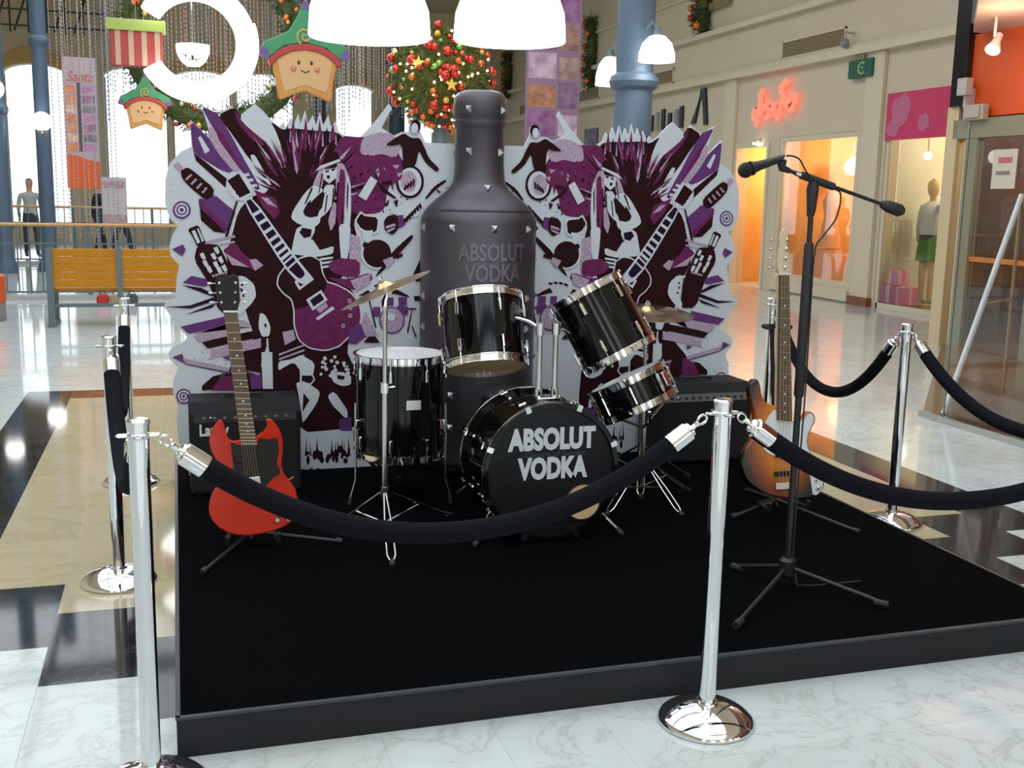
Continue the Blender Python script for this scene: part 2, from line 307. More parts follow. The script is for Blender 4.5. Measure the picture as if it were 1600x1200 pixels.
PRINT = """
K -1105,1868 -1065,1902 -1044,1904 -1010,1880 -992,1875 -962,1882 -934,1882 -865,1877 -824,1875 -748,1874 -716,1863 -679,1826 -660,1801 -629,1751 -611,1708 -580,1605 -576,1559 -596,1496 -609,1469 -639,1437 -643,1408 -626,1335 -626,1290 -644,1205 -656,1170 -682,1127 -677,1097 -635,1033 -621,990 -617,904 -630,859 -678,784 -681,741 -647,664 -635,605 -627,472 -627,417 -636,355 -664,336 -753,331 -804,328 -894,324 -938,358 -1006,483 -1068,524 -1221,547 -1271,572 -1298,641 -1277,689 -1177,793 -1156,840 -1179,904 -1194,957 -1223,1082 -1242,1137 -1281,1209 -1285,1249 -1264,1321 -1252,1364 -1230,1445 -1212,1482 -1172,1529 -1144,1546 -1088,1562 -1067,1589 -1049,1670 -1058,1723 -1104,1829
M -686,1855 -620,1851 -588,1852 -540,1860 -512,1862 -461,1864 -440,1850 -420,1796 -409,1771 -389,1737 -394,1712 -434,1656 -450,1629 -466,1590 -473,1563 -481,1508 -490,1488 -514,1472 -541,1466 -613,1461 -642,1469 -674,1504 -689,1535 -712,1612 -723,1661 -738,1756 -735,1796 -712,1842
L -587,1853 -535,1874 -507,1879 -460,1877 -436,1865 -400,1824 -397,1801 -425,1761 -445,1754 -485,1769 -507,1770 -547,1761 -568,1760 -604,1767 -611,1783 -603,1833
M -595,1745 -570,1770 -540,1723 -571,1674
M -521,1748 -490,1767 -471,1725 -508,1675
M -465,1749 -433,1762 -421,1726 -452,1689
L -546,1668 -496,1724 -471,1676 -521,1626
P -1427,1890 -1374,1840 -1335,1799 -1250,1702 -1234,1670 -1264,1654 -1301,1667 -1401,1727 -1430,1752 -1434,1781 -1436,1810 -1440,1883
W -1407,1822 -1393,1828 -1352,1760 -1376,1745
K -1430,1749 -1419,1709 -1282,1582 -1273,1626
L -1344,1876 -1324,1848 -1309,1827 -1274,1784 -1253,1754 -1213,1688 -1209,1667 -1231,1659 -1252,1674 -1302,1736 -1323,1766 -1351,1813 -1357,1837 -1351,1874
P -1374,1967 -1320,1944 -1294,1918 -1256,1850 -1233,1808 -1191,1727 -1166,1683 -1123,1605 -1115,1581 -1130,1573 -1149,1590 -1200,1661 -1237,1716 -1318,1843 -1350,1896 -1380,1957
M -1340,1896 -1291,1840 -1191,1669 -1214,1680 -1303,1805
K -1297,1939 -1245,1967 -1223,1965 -1198,1929 -1177,1908 -1126,1869 -1101,1838 -1065,1764 -1047,1720 -1018,1638 -1016,1609 -1039,1590 -1055,1598 -1088,1646 -1110,1672 -1154,1716 -1183,1752 -1240,1836 -1266,1872 -1301,1919
M -1223,1955 -1198,1922 -1177,1902 -1126,1864 -1107,1840 -1089,1796 -1096,1791 -1140,1815 -1165,1837 -1208,1891 -1222,1917 -1229,1953
W -1123,1983 -1090,1955 -1073,1934 -1043,1886 -1029,1856 -1008,1797 -999,1765 -990,1708 -991,1690 -1000,1682 -1006,1688 -1017,1714 -1029,1736 -1062,1787 -1090,1817 -1156,1870 -1181,1892 -1202,1917 -1195,1936 -1146,1979
W -1156,1746 -1141,1747 -1131,1735 -1109,1695 -1100,1678 -1089,1660 -1081,1645 -1063,1611 -1060,1601 -1070,1599 -1080,1607 -1108,1639 -1122,1659 -1143,1700 -1151,1718 -1158,1740
M -1146,1576 -1041,1537 -1018,1471 -1043,1429 -1101,1488
L -1112,1541 -1076,1536 -1030,1489 -1077,1506
B -993,1822 -976,1904 -962,1823
L -967,1817 -960,1887 -957,1811
M -963,1823 -946,1935 -932,1824
L -937,1806 -931,1880 -928,1795
B -933,1824 -917,1883 -902,1825
L -907,1795 -901,1873 -898,1813
M -901,1825 -884,1943 -870,1826
L -874,1820 -868,1866 -865,1797
B -868,1826 -851,1897 -837,1827
L -842,1809 -835,1892 -832,1816
M -832,1827 -815,1934 -800,1828
L -806,1799 -799,1885 -796,1799
B -796,1829 -779,1894 -764,1830
L -769,1824 -763,1878 -759,1818
M -765,1830 -749,1925 -734,1831
L -739,1813 -733,1871 -729,1801
K -656,1592 -561,1613 -652,1580 -680,1578
L -813,1688 -771,1742 -798,1681 -819,1662
M -788,1717 -710,1832 -777,1711 -796,1691
B -716,1557 -600,1574 -714,1545 -742,1545
M -997,1734 -1014,1805 -981,1739 -981,1713
M -748,1603 -653,1649 -744,1595 -770,1586
L -810,1674 -728,1797 -803,1670 -821,1650
B -654,1620 -567,1653 -651,1615 -678,1607
K -1003,1687 -1026,1741 -995,1690 -987,1666
M -784,1657 -738,1697 -774,1648 -797,1633
B -756,1584 -623,1639 -753,1576 -779,1569
M -1052,1579 -1120,1624 -1044,1592 -1025,1574
M -897,1792 -887,1864 -886,1792 -893,1767
L -932,1709 -942,1834 -926,1710 -926,1685
B -746,1697 -656,1784 -735,1687 -759,1673
M -681,1720 -623,1761 -671,1710 -696,1697
K -792,1631 -723,1693 -786,1626 -808,1609
L -724,1545 -641,1553 -722,1535 -750,1536
B -900,1677 -888,1789 -891,1676 -897,1651
M -1014,1735 -1046,1813 -1007,1738 -1000,1713
K -1004,1699 -1063,1826 -997,1702 -990,1678
M -813,1652 -725,1760 -801,1644 -823,1627
B -1095,1637 -1135,1676 -1084,1649 -1069,1628
M -731,1735 -642,1837 -723,1730 -744,1712
M -757,1644 -700,1685 -750,1637 -774,1623
K -901,1708 -886,1819 -887,1707 -895,1682
L -1067,1698 -1114,1770 -1054,1708 -1045,1684
M -1050,1741 -1090,1823 -1038,1748 -1031,1723
B -789,1718 -738,1781 -772,1709 -794,1691
K -648,1630 -564,1659 -642,1618 -671,1613
L -1010,1753 -1039,1836 -1003,1756 -997,1732
M -666,1641 -540,1698 -660,1630 -688,1623
B -734,1666 -645,1740 -730,1661 -752,1646
M -898,1796 -885,1857 -880,1796 -890,1771
K -961,1668 -988,1777 -950,1672 -948,1646
L -951,1787 -952,1851 -937,1789 -940,1763
M -951,1738 -964,1837 -943,1739 -943,1714
B -879,1793 -869,1860 -873,1793 -879,1768
M -662,1560 -593,1567 -660,1549 -688,1550
L -1078,1735 -1147,1839 -1068,1742 -1058,1718
B -1074,1638 -1151,1704 -1069,1644 -1052,1625
M -852,1662 -825,1713 -841,1659 -857,1636
K -636,1661 -546,1697 -627,1646 -656,1641
L -693,1592 -560,1632 -689,1582 -717,1578
M -1103,1652 -1146,1694 -1094,1663 -1079,1642
B -664,1700 -579,1759 -659,1694 -683,1680
M -631,1637 -478,1695 -625,1625 -653,1620
M -797,1697 -754,1755 -788,1692 -806,1672
K -779,1677 -692,1772 -769,1670 -790,1653
L -934,1806 -933,1873 -922,1808 -926,1782
M -626,1642 -476,1699 -619,1628 -648,1624
K -910,1743 -904,1833 -899,1743 -905,1718
M -918,1771 -914,1865 -907,1772 -912,1746
B -823,1673 -790,1717 -810,1667 -829,1647
M -869,1793 -846,1884 -853,1791 -865,1767
K -1071,1578 -1151,1619 -1067,1587 -1045,1572
L -838,1792 -811,1877 -830,1790 -840,1766
M -867,1662 -835,1748 -857,1659 -869,1636
B -954,1665 -973,1769 -940,1668 -941,1642
M -697,1740 -627,1802 -686,1731 -710,1716
M -932,1694 -937,1835 -916,1696 -922,1670
K -625,1602 -472,1645 -623,1595 -650,1591
M -934,1739 -943,1865 -927,1740 -928,1714
B -824,1654 -774,1717 -811,1647 -832,1629
M -792,1700 -738,1766 -777,1692 -799,1674
M -996,1642 -1034,1707 -990,1645 -979,1623
K -765,1623 -634,1716 -760,1617 -784,1604
L -1024,1720 -1056,1794 -1014,1725 -1007,1701
M -1097,1614 -1141,1644 -1092,1621 -1072,1605
B -717,1596 -635,1622 -711,1583 -740,1580
M -722,1610 -631,1646 -715,1597 -743,1592
M -711,1680 -651,1724 -705,1674 -729,1659
K -720,1708 -607,1809 -708,1698 -733,1684
L -941,1681 -954,1820 -926,1683 -930,1657
M -838,1761 -806,1847 -828,1758 -840,1735
B -851,1733 -806,1850 -833,1728 -849,1706
M -721,1635 -634,1678 -711,1621 -739,1614
M -974,1773 -982,1832 -963,1776 -963,1751
L -815,1746 -780,1806 -799,1741 -818,1720
M -846,1805 -824,1872 -833,1803 -845,1779
B -1017,1733 -1058,1835 -1006,1738 -1001,1713
M -1010,1714 -1038,1796 -994,1721 -992,1695
M -920,1735 -918,1811 -910,1735 -914,1710
K -703,1575 -554,1609 -699,1562 -727,1561
L -723,1557 -564,1581 -720,1542 -748,1544
M -843,1766 -804,1886 -832,1763 -844,1740
B -830,1687 -799,1733 -816,1681 -834,1661
M -915,1799 -906,1876 -898,1800 -907,1774
M -604,1573 -442,1599 -603,1565 -631,1564
K -1056,1628 -1121,1686 -1051,1634 -1034,1615
L -1037,1602 -1150,1694 -1030,1610 -1013,1591
M -820,1720 -758,1835 -805,1714 -824,1694
B -972,1734 -983,1793 -963,1736 -961,1711
M -1045,1657 -1094,1723 -1034,1665 -1023,1642
M -990,1694 -1039,1817 -984,1697 -977,1673
L -713,1752 -655,1805 -698,1741 -723,1727
M -1056,1687 -1123,1785 -1043,1697 -1034,1673
B -1047,1687 -1076,1733 -1039,1692 -1028,1670
M -605,1581 -484,1597 -601,1565 -630,1568
M -711,1602 -558,1661 -706,1591 -733,1586
L -829,1655 -757,1754 -813,1647 -835,1629
M -454,1488 -457,1484 -462,1486 -462,1491 -457,1492
P -408,1664 -412,1659 -419,1661 -419,1667 -412,1670
K -529,1488 -532,1485 -536,1486 -536,1490 -532,1491
M -468,1510 -471,1505 -477,1507 -477,1513 -471,1515
P -472,1485 -474,1483 -476,1484 -476,1486 -474,1487
K -632,1524 -636,1518 -643,1520 -643,1528 -636,1530
M -451,1620 -453,1618 -455,1619 -455,1622 -453,1623
P -525,1567 -528,1563 -532,1565 -532,1569 -528,1571
K -469,1622 -473,1617 -479,1618 -479,1625 -473,1627
M -576,1626 -578,1623 -582,1624 -582,1628 -578,1629
P -371,1671 -373,1668 -376,1669 -376,1673 -373,1674
K -371,1633 -375,1628 -381,1630 -381,1636 -375,1639
M -653,1454 -655,1451 -659,1452 -659,1455 -655,1456
P -607,1493 -612,1488 -619,1490 -619,1497 -612,1499
K -360,1557 -364,1551 -371,1553 -371,1560 -364,1562
M -354,1598 -356,1596 -359,1597 -359,1600 -356,1601
P -398,1617 -400,1614 -404,1615 -404,1619 -400,1620
K -510,1658 -512,1656 -514,1657 -514,1659 -512,1660
M -582,1529 -586,1524 -591,1526 -591,1532 -586,1534
P -360,1543 -364,1538 -371,1540 -371,1547 -364,1549
K -465,1533 -468,1529 -473,1530 -473,1535 -468,1537
M -639,1618 -643,1613 -649,1614 -649,1620 -643,1622
P -603,1486 -606,1482 -610,1483 -610,1488 -606,1490
K -664,1514 -667,1511 -671,1512 -671,1516 -667,1518
M -644,1578 -646,1575 -649,1576 -649,1580 -646,1581
P -559,1514 -561,1511 -564,1512 -564,1516 -561,1517
K -525,1542 -529,1536 -536,1538 -536,1545 -529,1547
M -631,1617 -633,1614 -636,1615 -636,1619 -633,1620
P -598,1610 -600,1608 -603,1608 -603,1611 -600,1612
K -600,1597 -603,1593 -608,1595 -608,1599 -603,1601
M -463,1607 -465,1604 -468,1605 -468,1608 -465,1609
P -638,1580 -639,1577 -643,1578 -643,1581 -639,1582
K -514,1493 -517,1488 -523,1490 -523,1496 -517,1498
M -604,1633 -605,1631 -608,1632 -608,1634 -605,1635
P -528,1589 -531,1584 -537,1586 -537,1591 -531,1593
K -639,1580 -642,1576 -648,1577 -648,1583 -642,1585
M -485,1570 -489,1564 -496,1566 -496,1573 -489,1575
P -630,1594 -633,1590 -638,1592 -638,1597 -633,1598
K -486,1479 -490,1473 -497,1475 -497,1482 -490,1484
M -480,1524 -483,1519 -489,1521 -489,1527 -483,1529
P -625,1517 -628,1514 -631,1515 -631,1519 -628,1520
K -555,1623 -557,1621 -559,1621 -559,1624 -557,1624
M -394,1555 -398,1550 -404,1551 -404,1557 -398,1559
P -577,1566 -579,1563 -582,1564 -582,1567 -579,1568
K -475,1509 -478,1504 -485,1506 -485,1512 -478,1514
M -369,1651 -373,1646 -378,1648 -378,1654 -373,1656
P -628,1529 -630,1527 -632,1528 -632,1531 -630,1531
K -496,1563 -499,1559 -503,1560 -503,1564 -499,1566
M -556,1514 -559,1510 -564,1511 -564,1516 -559,1517
P -539,1635 -541,1632 -544,1633 -544,1637 -541,1638
K -398,1504 -401,1500 -405,1501 -405,1506 -401,1507
M -391,1525 -393,1522 -397,1523 -397,1527 -393,1528
P -581,1510 -583,1507 -587,1508 -587,1512 -583,1513
K -362,1632 -366,1628 -372,1629 -372,1635 -366,1637
M -441,1641 -445,1636 -451,1637 -451,1644 -445,1646
P -564,1629 -566,1627 -568,1628 -568,1630 -566,1631
K -525,1537 -527,1534 -531,1535 -531,1539 -527,1540
M -398,1642 -402,1637 -408,1638 -408,1645 -402,1647
P -657,1575 -659,1572 -662,1573 -662,1576 -659,1577
K -525,1592 -528,1589 -532,1590 -532,1594 -528,1596
L -1275,773 -1277,770 -1281,771 -1281,775 -1277,777
M -1378,723 -1380,720 -1384,721 -1384,725 -1380,726
P -1300,697 -1303,693 -1306,695 -1306,699 -1302,700
L -1364,848 -1367,843 -1371,845 -1371,850 -1367,852
M -1297,723 -1298,721 -1301,722 -1300,725 -1298,725
P -1369,706 -1371,703 -1373,704 -1373,707 -1371,708
L -1284,783 -1286,781 -1288,782 -1288,784 -1286,785
M -1377,890 -1379,887 -1383,888 -1383,893 -1379,894
P -1300,900 -1302,898 -1305,899 -1305,902 -1302,902
L -1292,861 -1294,858 -1297,859 -1297,863 -1294,864
M -1286,776 -1288,774 -1290,775 -1290,777 -1288,778
P -1263,734 -1266,731 -1269,733 -1269,737 -1265,738
L -1390,775 -1392,773 -1395,774 -1394,777 -1391,778
M -1434,881 -1436,879 -1437,880 -1437,882 -1435,883
P -1422,853 -1425,849 -1428,851 -1428,855 -1424,856
L -1334,772 -1337,768 -1341,770 -1341,775 -1337,776
M -1441,820 -1442,819 -1444,819 -1444,822 -1442,822
P -1369,890 -1370,888 -1372,889 -1372,891 -1370,891
L -1437,820 -1440,816 -1444,818 -1444,822 -1440,824
M -1402,739 -1404,737 -1406,738 -1406,740 -1404,741
P -1400,801 -1401,799 -1403,800 -1403,802 -1401,803
L -1363,774 -1366,770 -1370,772 -1370,777 -1366,778
M -1451,727 -1453,724 -1457,725 -1456,729 -1453,730
P -1331,895 -1334,892 -1339,893 -1339,898 -1334,900
L -1401,784 -1403,781 -1407,782 -1407,786 -1403,787
M -1261,768 -1264,764 -1269,765 -1269,771 -1264,772
P -1412,757 -1414,754 -1417,756 -1417,759 -1414,761
L -1350,764 -1352,761 -1356,762 -1356,766 -1352,767
M -1390,762 -1391,760 -1393,761 -1393,763 -1391,763
P -1357,804 -1359,802 -1361,803 -1361,806 -1359,806
L -1339,754 -1341,752 -1343,753 -1343,755 -1341,756
M -1394,894 -1396,891 -1400,892 -1400,896 -1396,897
P -1442,857 -1444,854 -1447,855 -1447,858 -1444,859
L -1359,900 -1362,896 -1367,898 -1366,903 -1362,904
M -1413,769 -1414,767 -1417,768 -1417,771 -1414,772
P -1331,827 -1333,824 -1335,825 -1335,828 -1333,829
L -1358,774 -1360,770 -1364,772 -1364,776 -1360,777
M -1311,845 -1312,844 -1314,844 -1314,847 -1312,847
P -1405,834 -1407,831 -1411,832 -1411,836 -1407,837
L -1371,837 -1372,835 -1374,836 -1374,838 -1372,839
M -647,1704 -649,1729 -646,1740 -636,1755 -630,1755 -620,1743 -617,1732 -619,1706 -618,1682 -612,1624 -614,1611 -627,1621 -633,1637 -643,1684
M -604,1705 -606,1730 -604,1741 -593,1756 -587,1757 -577,1745 -574,1734 -577,1707 -575,1681 -569,1617 -571,1604 -584,1620 -590,1638 -601,1685
M -561,1707 -563,1731 -561,1742 -550,1757 -544,1758 -534,1746 -531,1735 -534,1708 -532,1681 -526,1610 -528,1597 -541,1619 -547,1639 -558,1686
M -518,1708 -520,1733 -518,1744 -507,1758 -501,1759 -491,1747 -488,1736 -490,1709 -489,1680 -483,1603 -484,1590 -497,1619 -504,1640 -515,1688
M -475,1709 -477,1734 -475,1745 -464,1760 -458,1761 -447,1748 -445,1737 -447,1710 -446,1679 -439,1596 -441,1583 -454,1618 -460,1641 -471,1689
M -431,1710 -434,1735 -431,1746 -421,1761 -414,1762 -404,1750 -401,1739 -403,1712 -402,1679 -395,1589 -397,1575 -410,1617 -417,1642 -428,1690
K -799,1707 -790,1763 -729,1774 -711,1733
L -823,1678 -843,1632 -852,1606 -864,1559 -861,1551 -837,1566 -826,1575 -811,1591 -804,1609 -796,1655 -798,1672 -813,1687
W -856,1600 -883,1576 -902,1553 -941,1495 -955,1471 -963,1444 -958,1431 -936,1414 -916,1405 -870,1390 -850,1391 -827,1409 -819,1421 -815,1444 -826,1449 -869,1442 -885,1446 -900,1467 -893,1485 -854,1528 -834,1548 -803,1576 -804,1588 -839,1602
W -784,1608 -749,1609 -742,1592 -750,1530 -758,1503 -780,1472 -796,1456 -829,1433 -833,1441 -815,1496 -807,1528 -797,1590
L -726,1718 -702,1718 -690,1703 -668,1650 -661,1613 -658,1536 -659,1481 -668,1363 -679,1330 -708,1330 -719,1363 -726,1480 -729,1532 -736,1602 -737,1638 -733,1700
W -677,1658 -663,1612 -660,1573 -660,1479 -663,1431 -671,1352 -678,1330 -694,1330 -696,1363 -690,1480 -686,1542 -682,1642
M -709,1691 -692,1680 -688,1642 -693,1518 -698,1463 -712,1392 -720,1391 -733,1457 -734,1499 -725,1581 -721,1620 -716,1678
K -819,1553 -791,1572 -807,1493 -844,1450 -837,1511
K -904,1473 -880,1516 -861,1534 -874,1486 -893,1446
L -752,1524 -731,1512 -741,1415 -765,1372 -777,1427
W -802,1680 -732,1696 -734,1645 -770,1614 -797,1635
W -842,1673 -814,1703 -717,1739 -711,1727 -799,1693
K -790,1677 -769,1683 -772,1673 -787,1669
K -760,1687 -737,1693 -742,1681 -757,1677
K -784,1653 -766,1657 -768,1638 -780,1638
K -730,1621 -721,1622 -729,1512 -739,1427
K -678,1635 -671,1598 -679,1465 -683,1513
K -809,1661 -801,1662 -819,1571 -826,1559
K -703,1513 -696,1452 -710,1336 -717,1336
K -751,1597 -744,1591 -752,1512 -760,1476
K -785,1554 -777,1560 -789,1475 -797,1463
K -861,1594 -852,1588 -889,1510 -898,1506
W -938,1382 -927,1393 -919,1385 -904,1342 -892,1331 -865,1335 -851,1326 -828,1287 -808,1280 -761,1296 -749,1293 -753,1265 -769,1255 -820,1245 -848,1243 -899,1248 -923,1251 -958,1255 -963,1279 -946,1356
W -932,1373 -921,1396 -904,1402 -858,1398 -845,1393 -845,1378 -848,1367 -860,1343 -871,1335 -898,1329 -911,1334 -930,1359
B -924,1366 -908,1391 -860,1382 -866,1346 -900,1337
K -845,1376 -750,1380 -751,1301 -821,1277 -856,1330
W -711,1411 -672,1412 -662,1390 -667,1311 -671,1275 -682,1225 -690,1211 -705,1211 -712,1231 -718,1300 -720,1336 -722,1395
W -700,1211 -692,1211 -689,1200 -687,1158 -684,1138 -674,1111 -678,1101 -699,1095 -707,1101 -712,1127 -710,1137 -702,1147 -700,1161 -701,1200
W -822,1236 -754,1245 -754,1234 -819,1225
W -822,1215 -754,1224 -754,1213 -819,1204
W -822,1194 -755,1203 -755,1192 -819,1183
W -1005,1187 -1029,1156 -1037,1138 -1042,1107 -1038,1090 -1018,1063 -1005,1049 -978,1029 -969,1014 -961,978 -960,953 -960,902 -956,874 -941,825 -927,804 -892,775 -867,764 -811,754 -782,755 -734,770 -716,779 -703,794 -684,811 -629,859 -612,884 -606,927 -606,951 -613,996 -624,1019 -657,1058 -680,1075 -727,1099 -749,1108 -776,1115 -788,1124 -800,1151 -805,1168 -811,1199 -813,1211 -813,1221 -822,1229 -855,1249 -875,1252 -912,1244 -926,1238 -940,1224 -954,1216 -989,1200
M -1000,1182 -1023,1152 -1030,1136 -1035,1108 -1031,1093 -1013,1067 -1000,1054 -972,1034 -962,1017 -954,979 -952,954 -953,903 -949,875 -935,829 -922,808 -889,781 -864,771 -811,761 -783,762 -737,777 -721,785 -708,799 -689,816 -635,863 -619,887 -613,928 -613,951 -620,993 -631,1016 -662,1052 -684,1069 -730,1093 -752,1101 -781,1109 -793,1119 -806,1148 -812,1166 -818,1198 -820,1210 -819,1218 -827,1225 -857,1242 -875,1245 -909,1237 -923,1232 -936,1218 -950,1210 -984,1194
K -1000,1182 -1023,1152 -1030,1136 -1035,1108 -1031,1093 -1013,1067 -1000,1054 -972,1034 -962,1017 -954,979 -941,973 -899,986 -874,1000 -826,1033 -806,1055 -787,1097 -787,1117 -805,1148 -812,1166 -818,1198 -820,1210 -819,1218 -827,1225 -857,1242 -875,1245 -909,1237 -923,1232 -936,1218 -950,1210 -984,1194
W -952,1116 -882,1166 -852,1127 -928,1072
B -936,1113 -885,1150 -870,1127 -922,1090
W -893,1023 -816,1073 -784,1022 -861,966
B -874,1020 -821,1057 -800,1024 -856,986
L -843,976 -793,1010 -781,985 -825,951
W -846,926 -759,988 -747,975 -834,915
L -659,1014 -661,1008 -663,1006 -668,1004 -671,1004 -676,1006 -678,1009 -680,1014 -680,1017 -678,1022 -676,1024 -671,1026 -668,1026 -663,1024 -661,1022 -659,1016
M -665,1014 -666,1011 -668,1010 -671,1010 -673,1011 -674,1014 -674,1016 -673,1019 -671,1020 -668,1020 -666,1019 -665,1016
L -656,936 -658,931 -660,929 -665,927 -668,927 -673,929 -675,931 -677,937 -677,939 -675,945 -673,947 -668,949 -665,949 -660,946 -658,944 -656,939
M -662,937 -663,934 -665,933 -668,933 -670,934 -671,937 -671,939 -670,942 -668,943 -665,943 -663,942 -662,939
L -693,883 -695,878 -697,876 -702,874 -705,874 -710,876 -712,878 -714,883 -714,886 -712,891 -710,893 -705,895 -702,895 -697,893 -695,891 -693,886
M -699,884 -700,881 -702,880 -705,880 -707,881 -708,884 -708,885 -707,888 -705,889 -702,889 -700,888 -699,885
L -656,977 -658,971 -660,969 -665,967 -668,967 -673,970 -675,972 -677,977 -677,980 -675,985 -673,987 -668,989 -665,989 -660,987 -658,985 -656,980
M -661,977 -663,974 -665,974 -668,974 -669,974 -671,977 -671,979 -669,982 -668,983 -665,983 -663,982 -661,979
W -1196,1526 -1165,1541 -1118,1491 -980,1293 -924,1218 -869,1148 -865,1123 -907,1102 -934,1113 -987,1172 -1039,1249 -1168,1463
B -1186,1522 -1166,1533 -1122,1481 -986,1284 -937,1214 -902,1168 -898,1150 -919,1131 -937,1138 -980,1179 -1029,1251 -1156,1461
W -1198,1522 -1157,1542 -1151,1535 -1192,1515
W -1157,1456 -1114,1481 -1104,1468 -1147,1443
W -1130,1413 -1085,1441 -1075,1428 -1120,1400
W -1103,1369 -1057,1400 -1047,1388 -1093,1356
W -1078,1328 -1030,1363 -1020,1350 -1068,1316
W -1057,1294 -1008,1332 -998,1319 -1047,1282
W -1038,1264 -988,1303 -978,1290 -1028,1251
W -1021,1236 -970,1278 -960,1265 -1011,1223
W -1006,1212 -955,1256 -949,1248 -1000,1204
W -989,1185 -937,1230 -931,1223 -983,1177
W -1274,1628 -1236,1655 -1219,1662 -1197,1658 -1182,1641 -1150,1581 -1152,1556 -1194,1525 -1214,1520 -1243,1535 -1258,1553 -1279,1605
K -1273,1617 -1217,1654 -1161,1561 -1217,1533
W -1197,1651 -1168,1658 -1163,1645 -1190,1638
W -1280,1579 -1256,1594 -1251,1583 -1274,1565
W -1179,1626 -1150,1632 -1145,1619 -1172,1612
W -1262,1556 -1239,1571 -1234,1560 -1256,1541
W -1161,1599 -1131,1606 -1127,1593 -1154,1585
W -1244,1533 -1222,1548 -1217,1536 -1238,1518
L -1528,1683 -1504,1702 -1479,1673 -1499,1655
K -1488,1662 -1466,1675 -1452,1673 -1428,1656 -1406,1638 -1352,1591 -1338,1571 -1342,1544 -1349,1534 -1371,1522 -1391,1530 -1438,1570 -1457,1588 -1480,1614 -1488,1628 -1492,1652
L -1446,1645 -1438,1640 -1467,1613 -1474,1619
L -1423,1625 -1415,1619 -1442,1592 -1448,1599
L -1400,1604 -1391,1599 -1416,1572 -1423,1578
L -1376,1584 -1368,1578 -1390,1552 -1397,1558
P -1405,1528 -1375,1523 -1361,1527 -1341,1544 -1324,1539 -1287,1506 -1269,1491 -1243,1471 -1238,1459 -1246,1438 -1255,1419 -1281,1371 -1310,1380 -1387,1458 -1409,1489 -1412,1521
M -1413,1518 -1278,1390 -1288,1358 -1408,1480
K -1408,1483 -1403,1421 -1343,1366 -1288,1359 -1330,1408
K -1234,1515 -1223,1521 -1280,1331 -1294,1331
P -1451,1468 -1453,1459 -1455,1454 -1460,1445 -1464,1441 -1471,1435 -1476,1432 -1485,1428 -1490,1427 -1499,1427 -1504,1428 -1513,1431 -1517,1434 -1524,1440 -1527,1444 -1532,1452 -1534,1457 -1535,1467 -1535,1472 -1533,1482 -1531,1487 -1526,1495 -1522,1499 -1515,1506 -1510,1509 -1502,1512 -1496,1513 -1487,1513 -1482,1512 -1473,1509 -1469,1507 -1462,1501 -1459,1496 -1454,1488 -1452,1483 -1451,1474
W -1460,1469 -1462,1461 -1463,1457 -1467,1450 -1470,1447 -1476,1442 -1479,1440 -1486,1437 -1490,1437 -1498,1436 -1502,1437 -1509,1440 -1512,1442 -1518,1446 -1520,1450 -1524,1456 -1525,1460 -1526,1468 -1526,1472 -1524,1479 -1523,1483 -1519,1490 -1516,1493 -1510,1498 -1507,1500 -1500,1503 -1496,1504 -1488,1504 -1484,1503 -1478,1501 -1474,1499 -1469,1494 -1466,1491 -1462,1484 -1461,1480 -1460,1473
P -1468,1469 -1469,1463 -1470,1460 -1473,1455 -1475,1452 -1480,1449 -1482,1447 -1488,1445 -1491,1444 -1497,1444 -1500,1445 -1505,1447 -1508,1448 -1512,1452 -1514,1454 -1517,1459 -1518,1462 -1518,1468 -1518,1471 -1517,1477 -1516,1480 -1513,1485 -1511,1488 -1506,1492 -1504,1494 -1498,1496 -1495,1496 -1489,1496 -1486,1496 -1481,1494 -1478,1492 -1474,1489 -1472,1486 -1469,1481 -1468,1478 -1468,1472
W -1475,1469 -1476,1465 -1477,1463 -1479,1459 -1480,1458 -1484,1455 -1486,1454 -1489,1452 -1492,1452 -1496,1452 -1498,1452 -1502,1454 -1503,1455 -1506,1457 -1508,1459 -1510,1463 -1510,1465 -1511,1469 -1511,1471 -1510,1475 -1509,1477 -1507,1481 -1506,1483 -1503,1485 -1501,1487 -1497,1488 -1495,1489 -1491,1489 -1488,1488 -1485,1487 -1483,1486 -1480,1483 -1478,1481 -1476,1478 -1476,1476 -1475,1472
P -1484,1470 -1484,1468 -1484,1466 -1486,1464 -1486,1464 -1488,1462 -1489,1461 -1491,1461 -1492,1460 -1494,1460 -1496,1461 -1498,1461 -1499,1462 -1500,1463 -1501,1464 -1502,1466 -1502,1467 -1503,1469 -1503,1471 -1502,1473 -1502,1474 -1501,1476 -1500,1477 -1498,1478 -1497,1479 -1495,1480 -1494,1480 -1492,1480 -1491,1480 -1489,1479 -1488,1479 -1486,1477 -1485,1476 -1484,1474 -1484,1473 -1483,1471
P -1475,534 -1477,524 -1480,519 -1485,511 -1489,508 -1497,502 -1501,501 -1511,499 -1516,499 -1525,501 -1529,504 -1537,509 -1541,513 -1545,522 -1547,527 -1549,537 -1549,542 -1546,552 -1544,557 -1539,565 -1535,568 -1527,574 -1523,575 -1513,577 -1508,577 -1499,575 -1495,572 -1487,567 -1483,563 -1478,554 -1477,549 -1475,540
W -1483,535 -1485,527 -1486,523 -1491,517 -1494,514 -1500,510 -1504,508 -1511,507 -1515,507 -1522,509 -1526,511 -1532,515 -1535,519 -1538,525 -1540,529 -1541,537 -1541,541 -1539,549 -1538,553 -1533,559 -1530,562 -1524,566 -1520,568 -1513,569 -1509,569 -1502,567 -1498,565 -1492,561 -1489,558 -1485,551 -1484,547 -1483,539
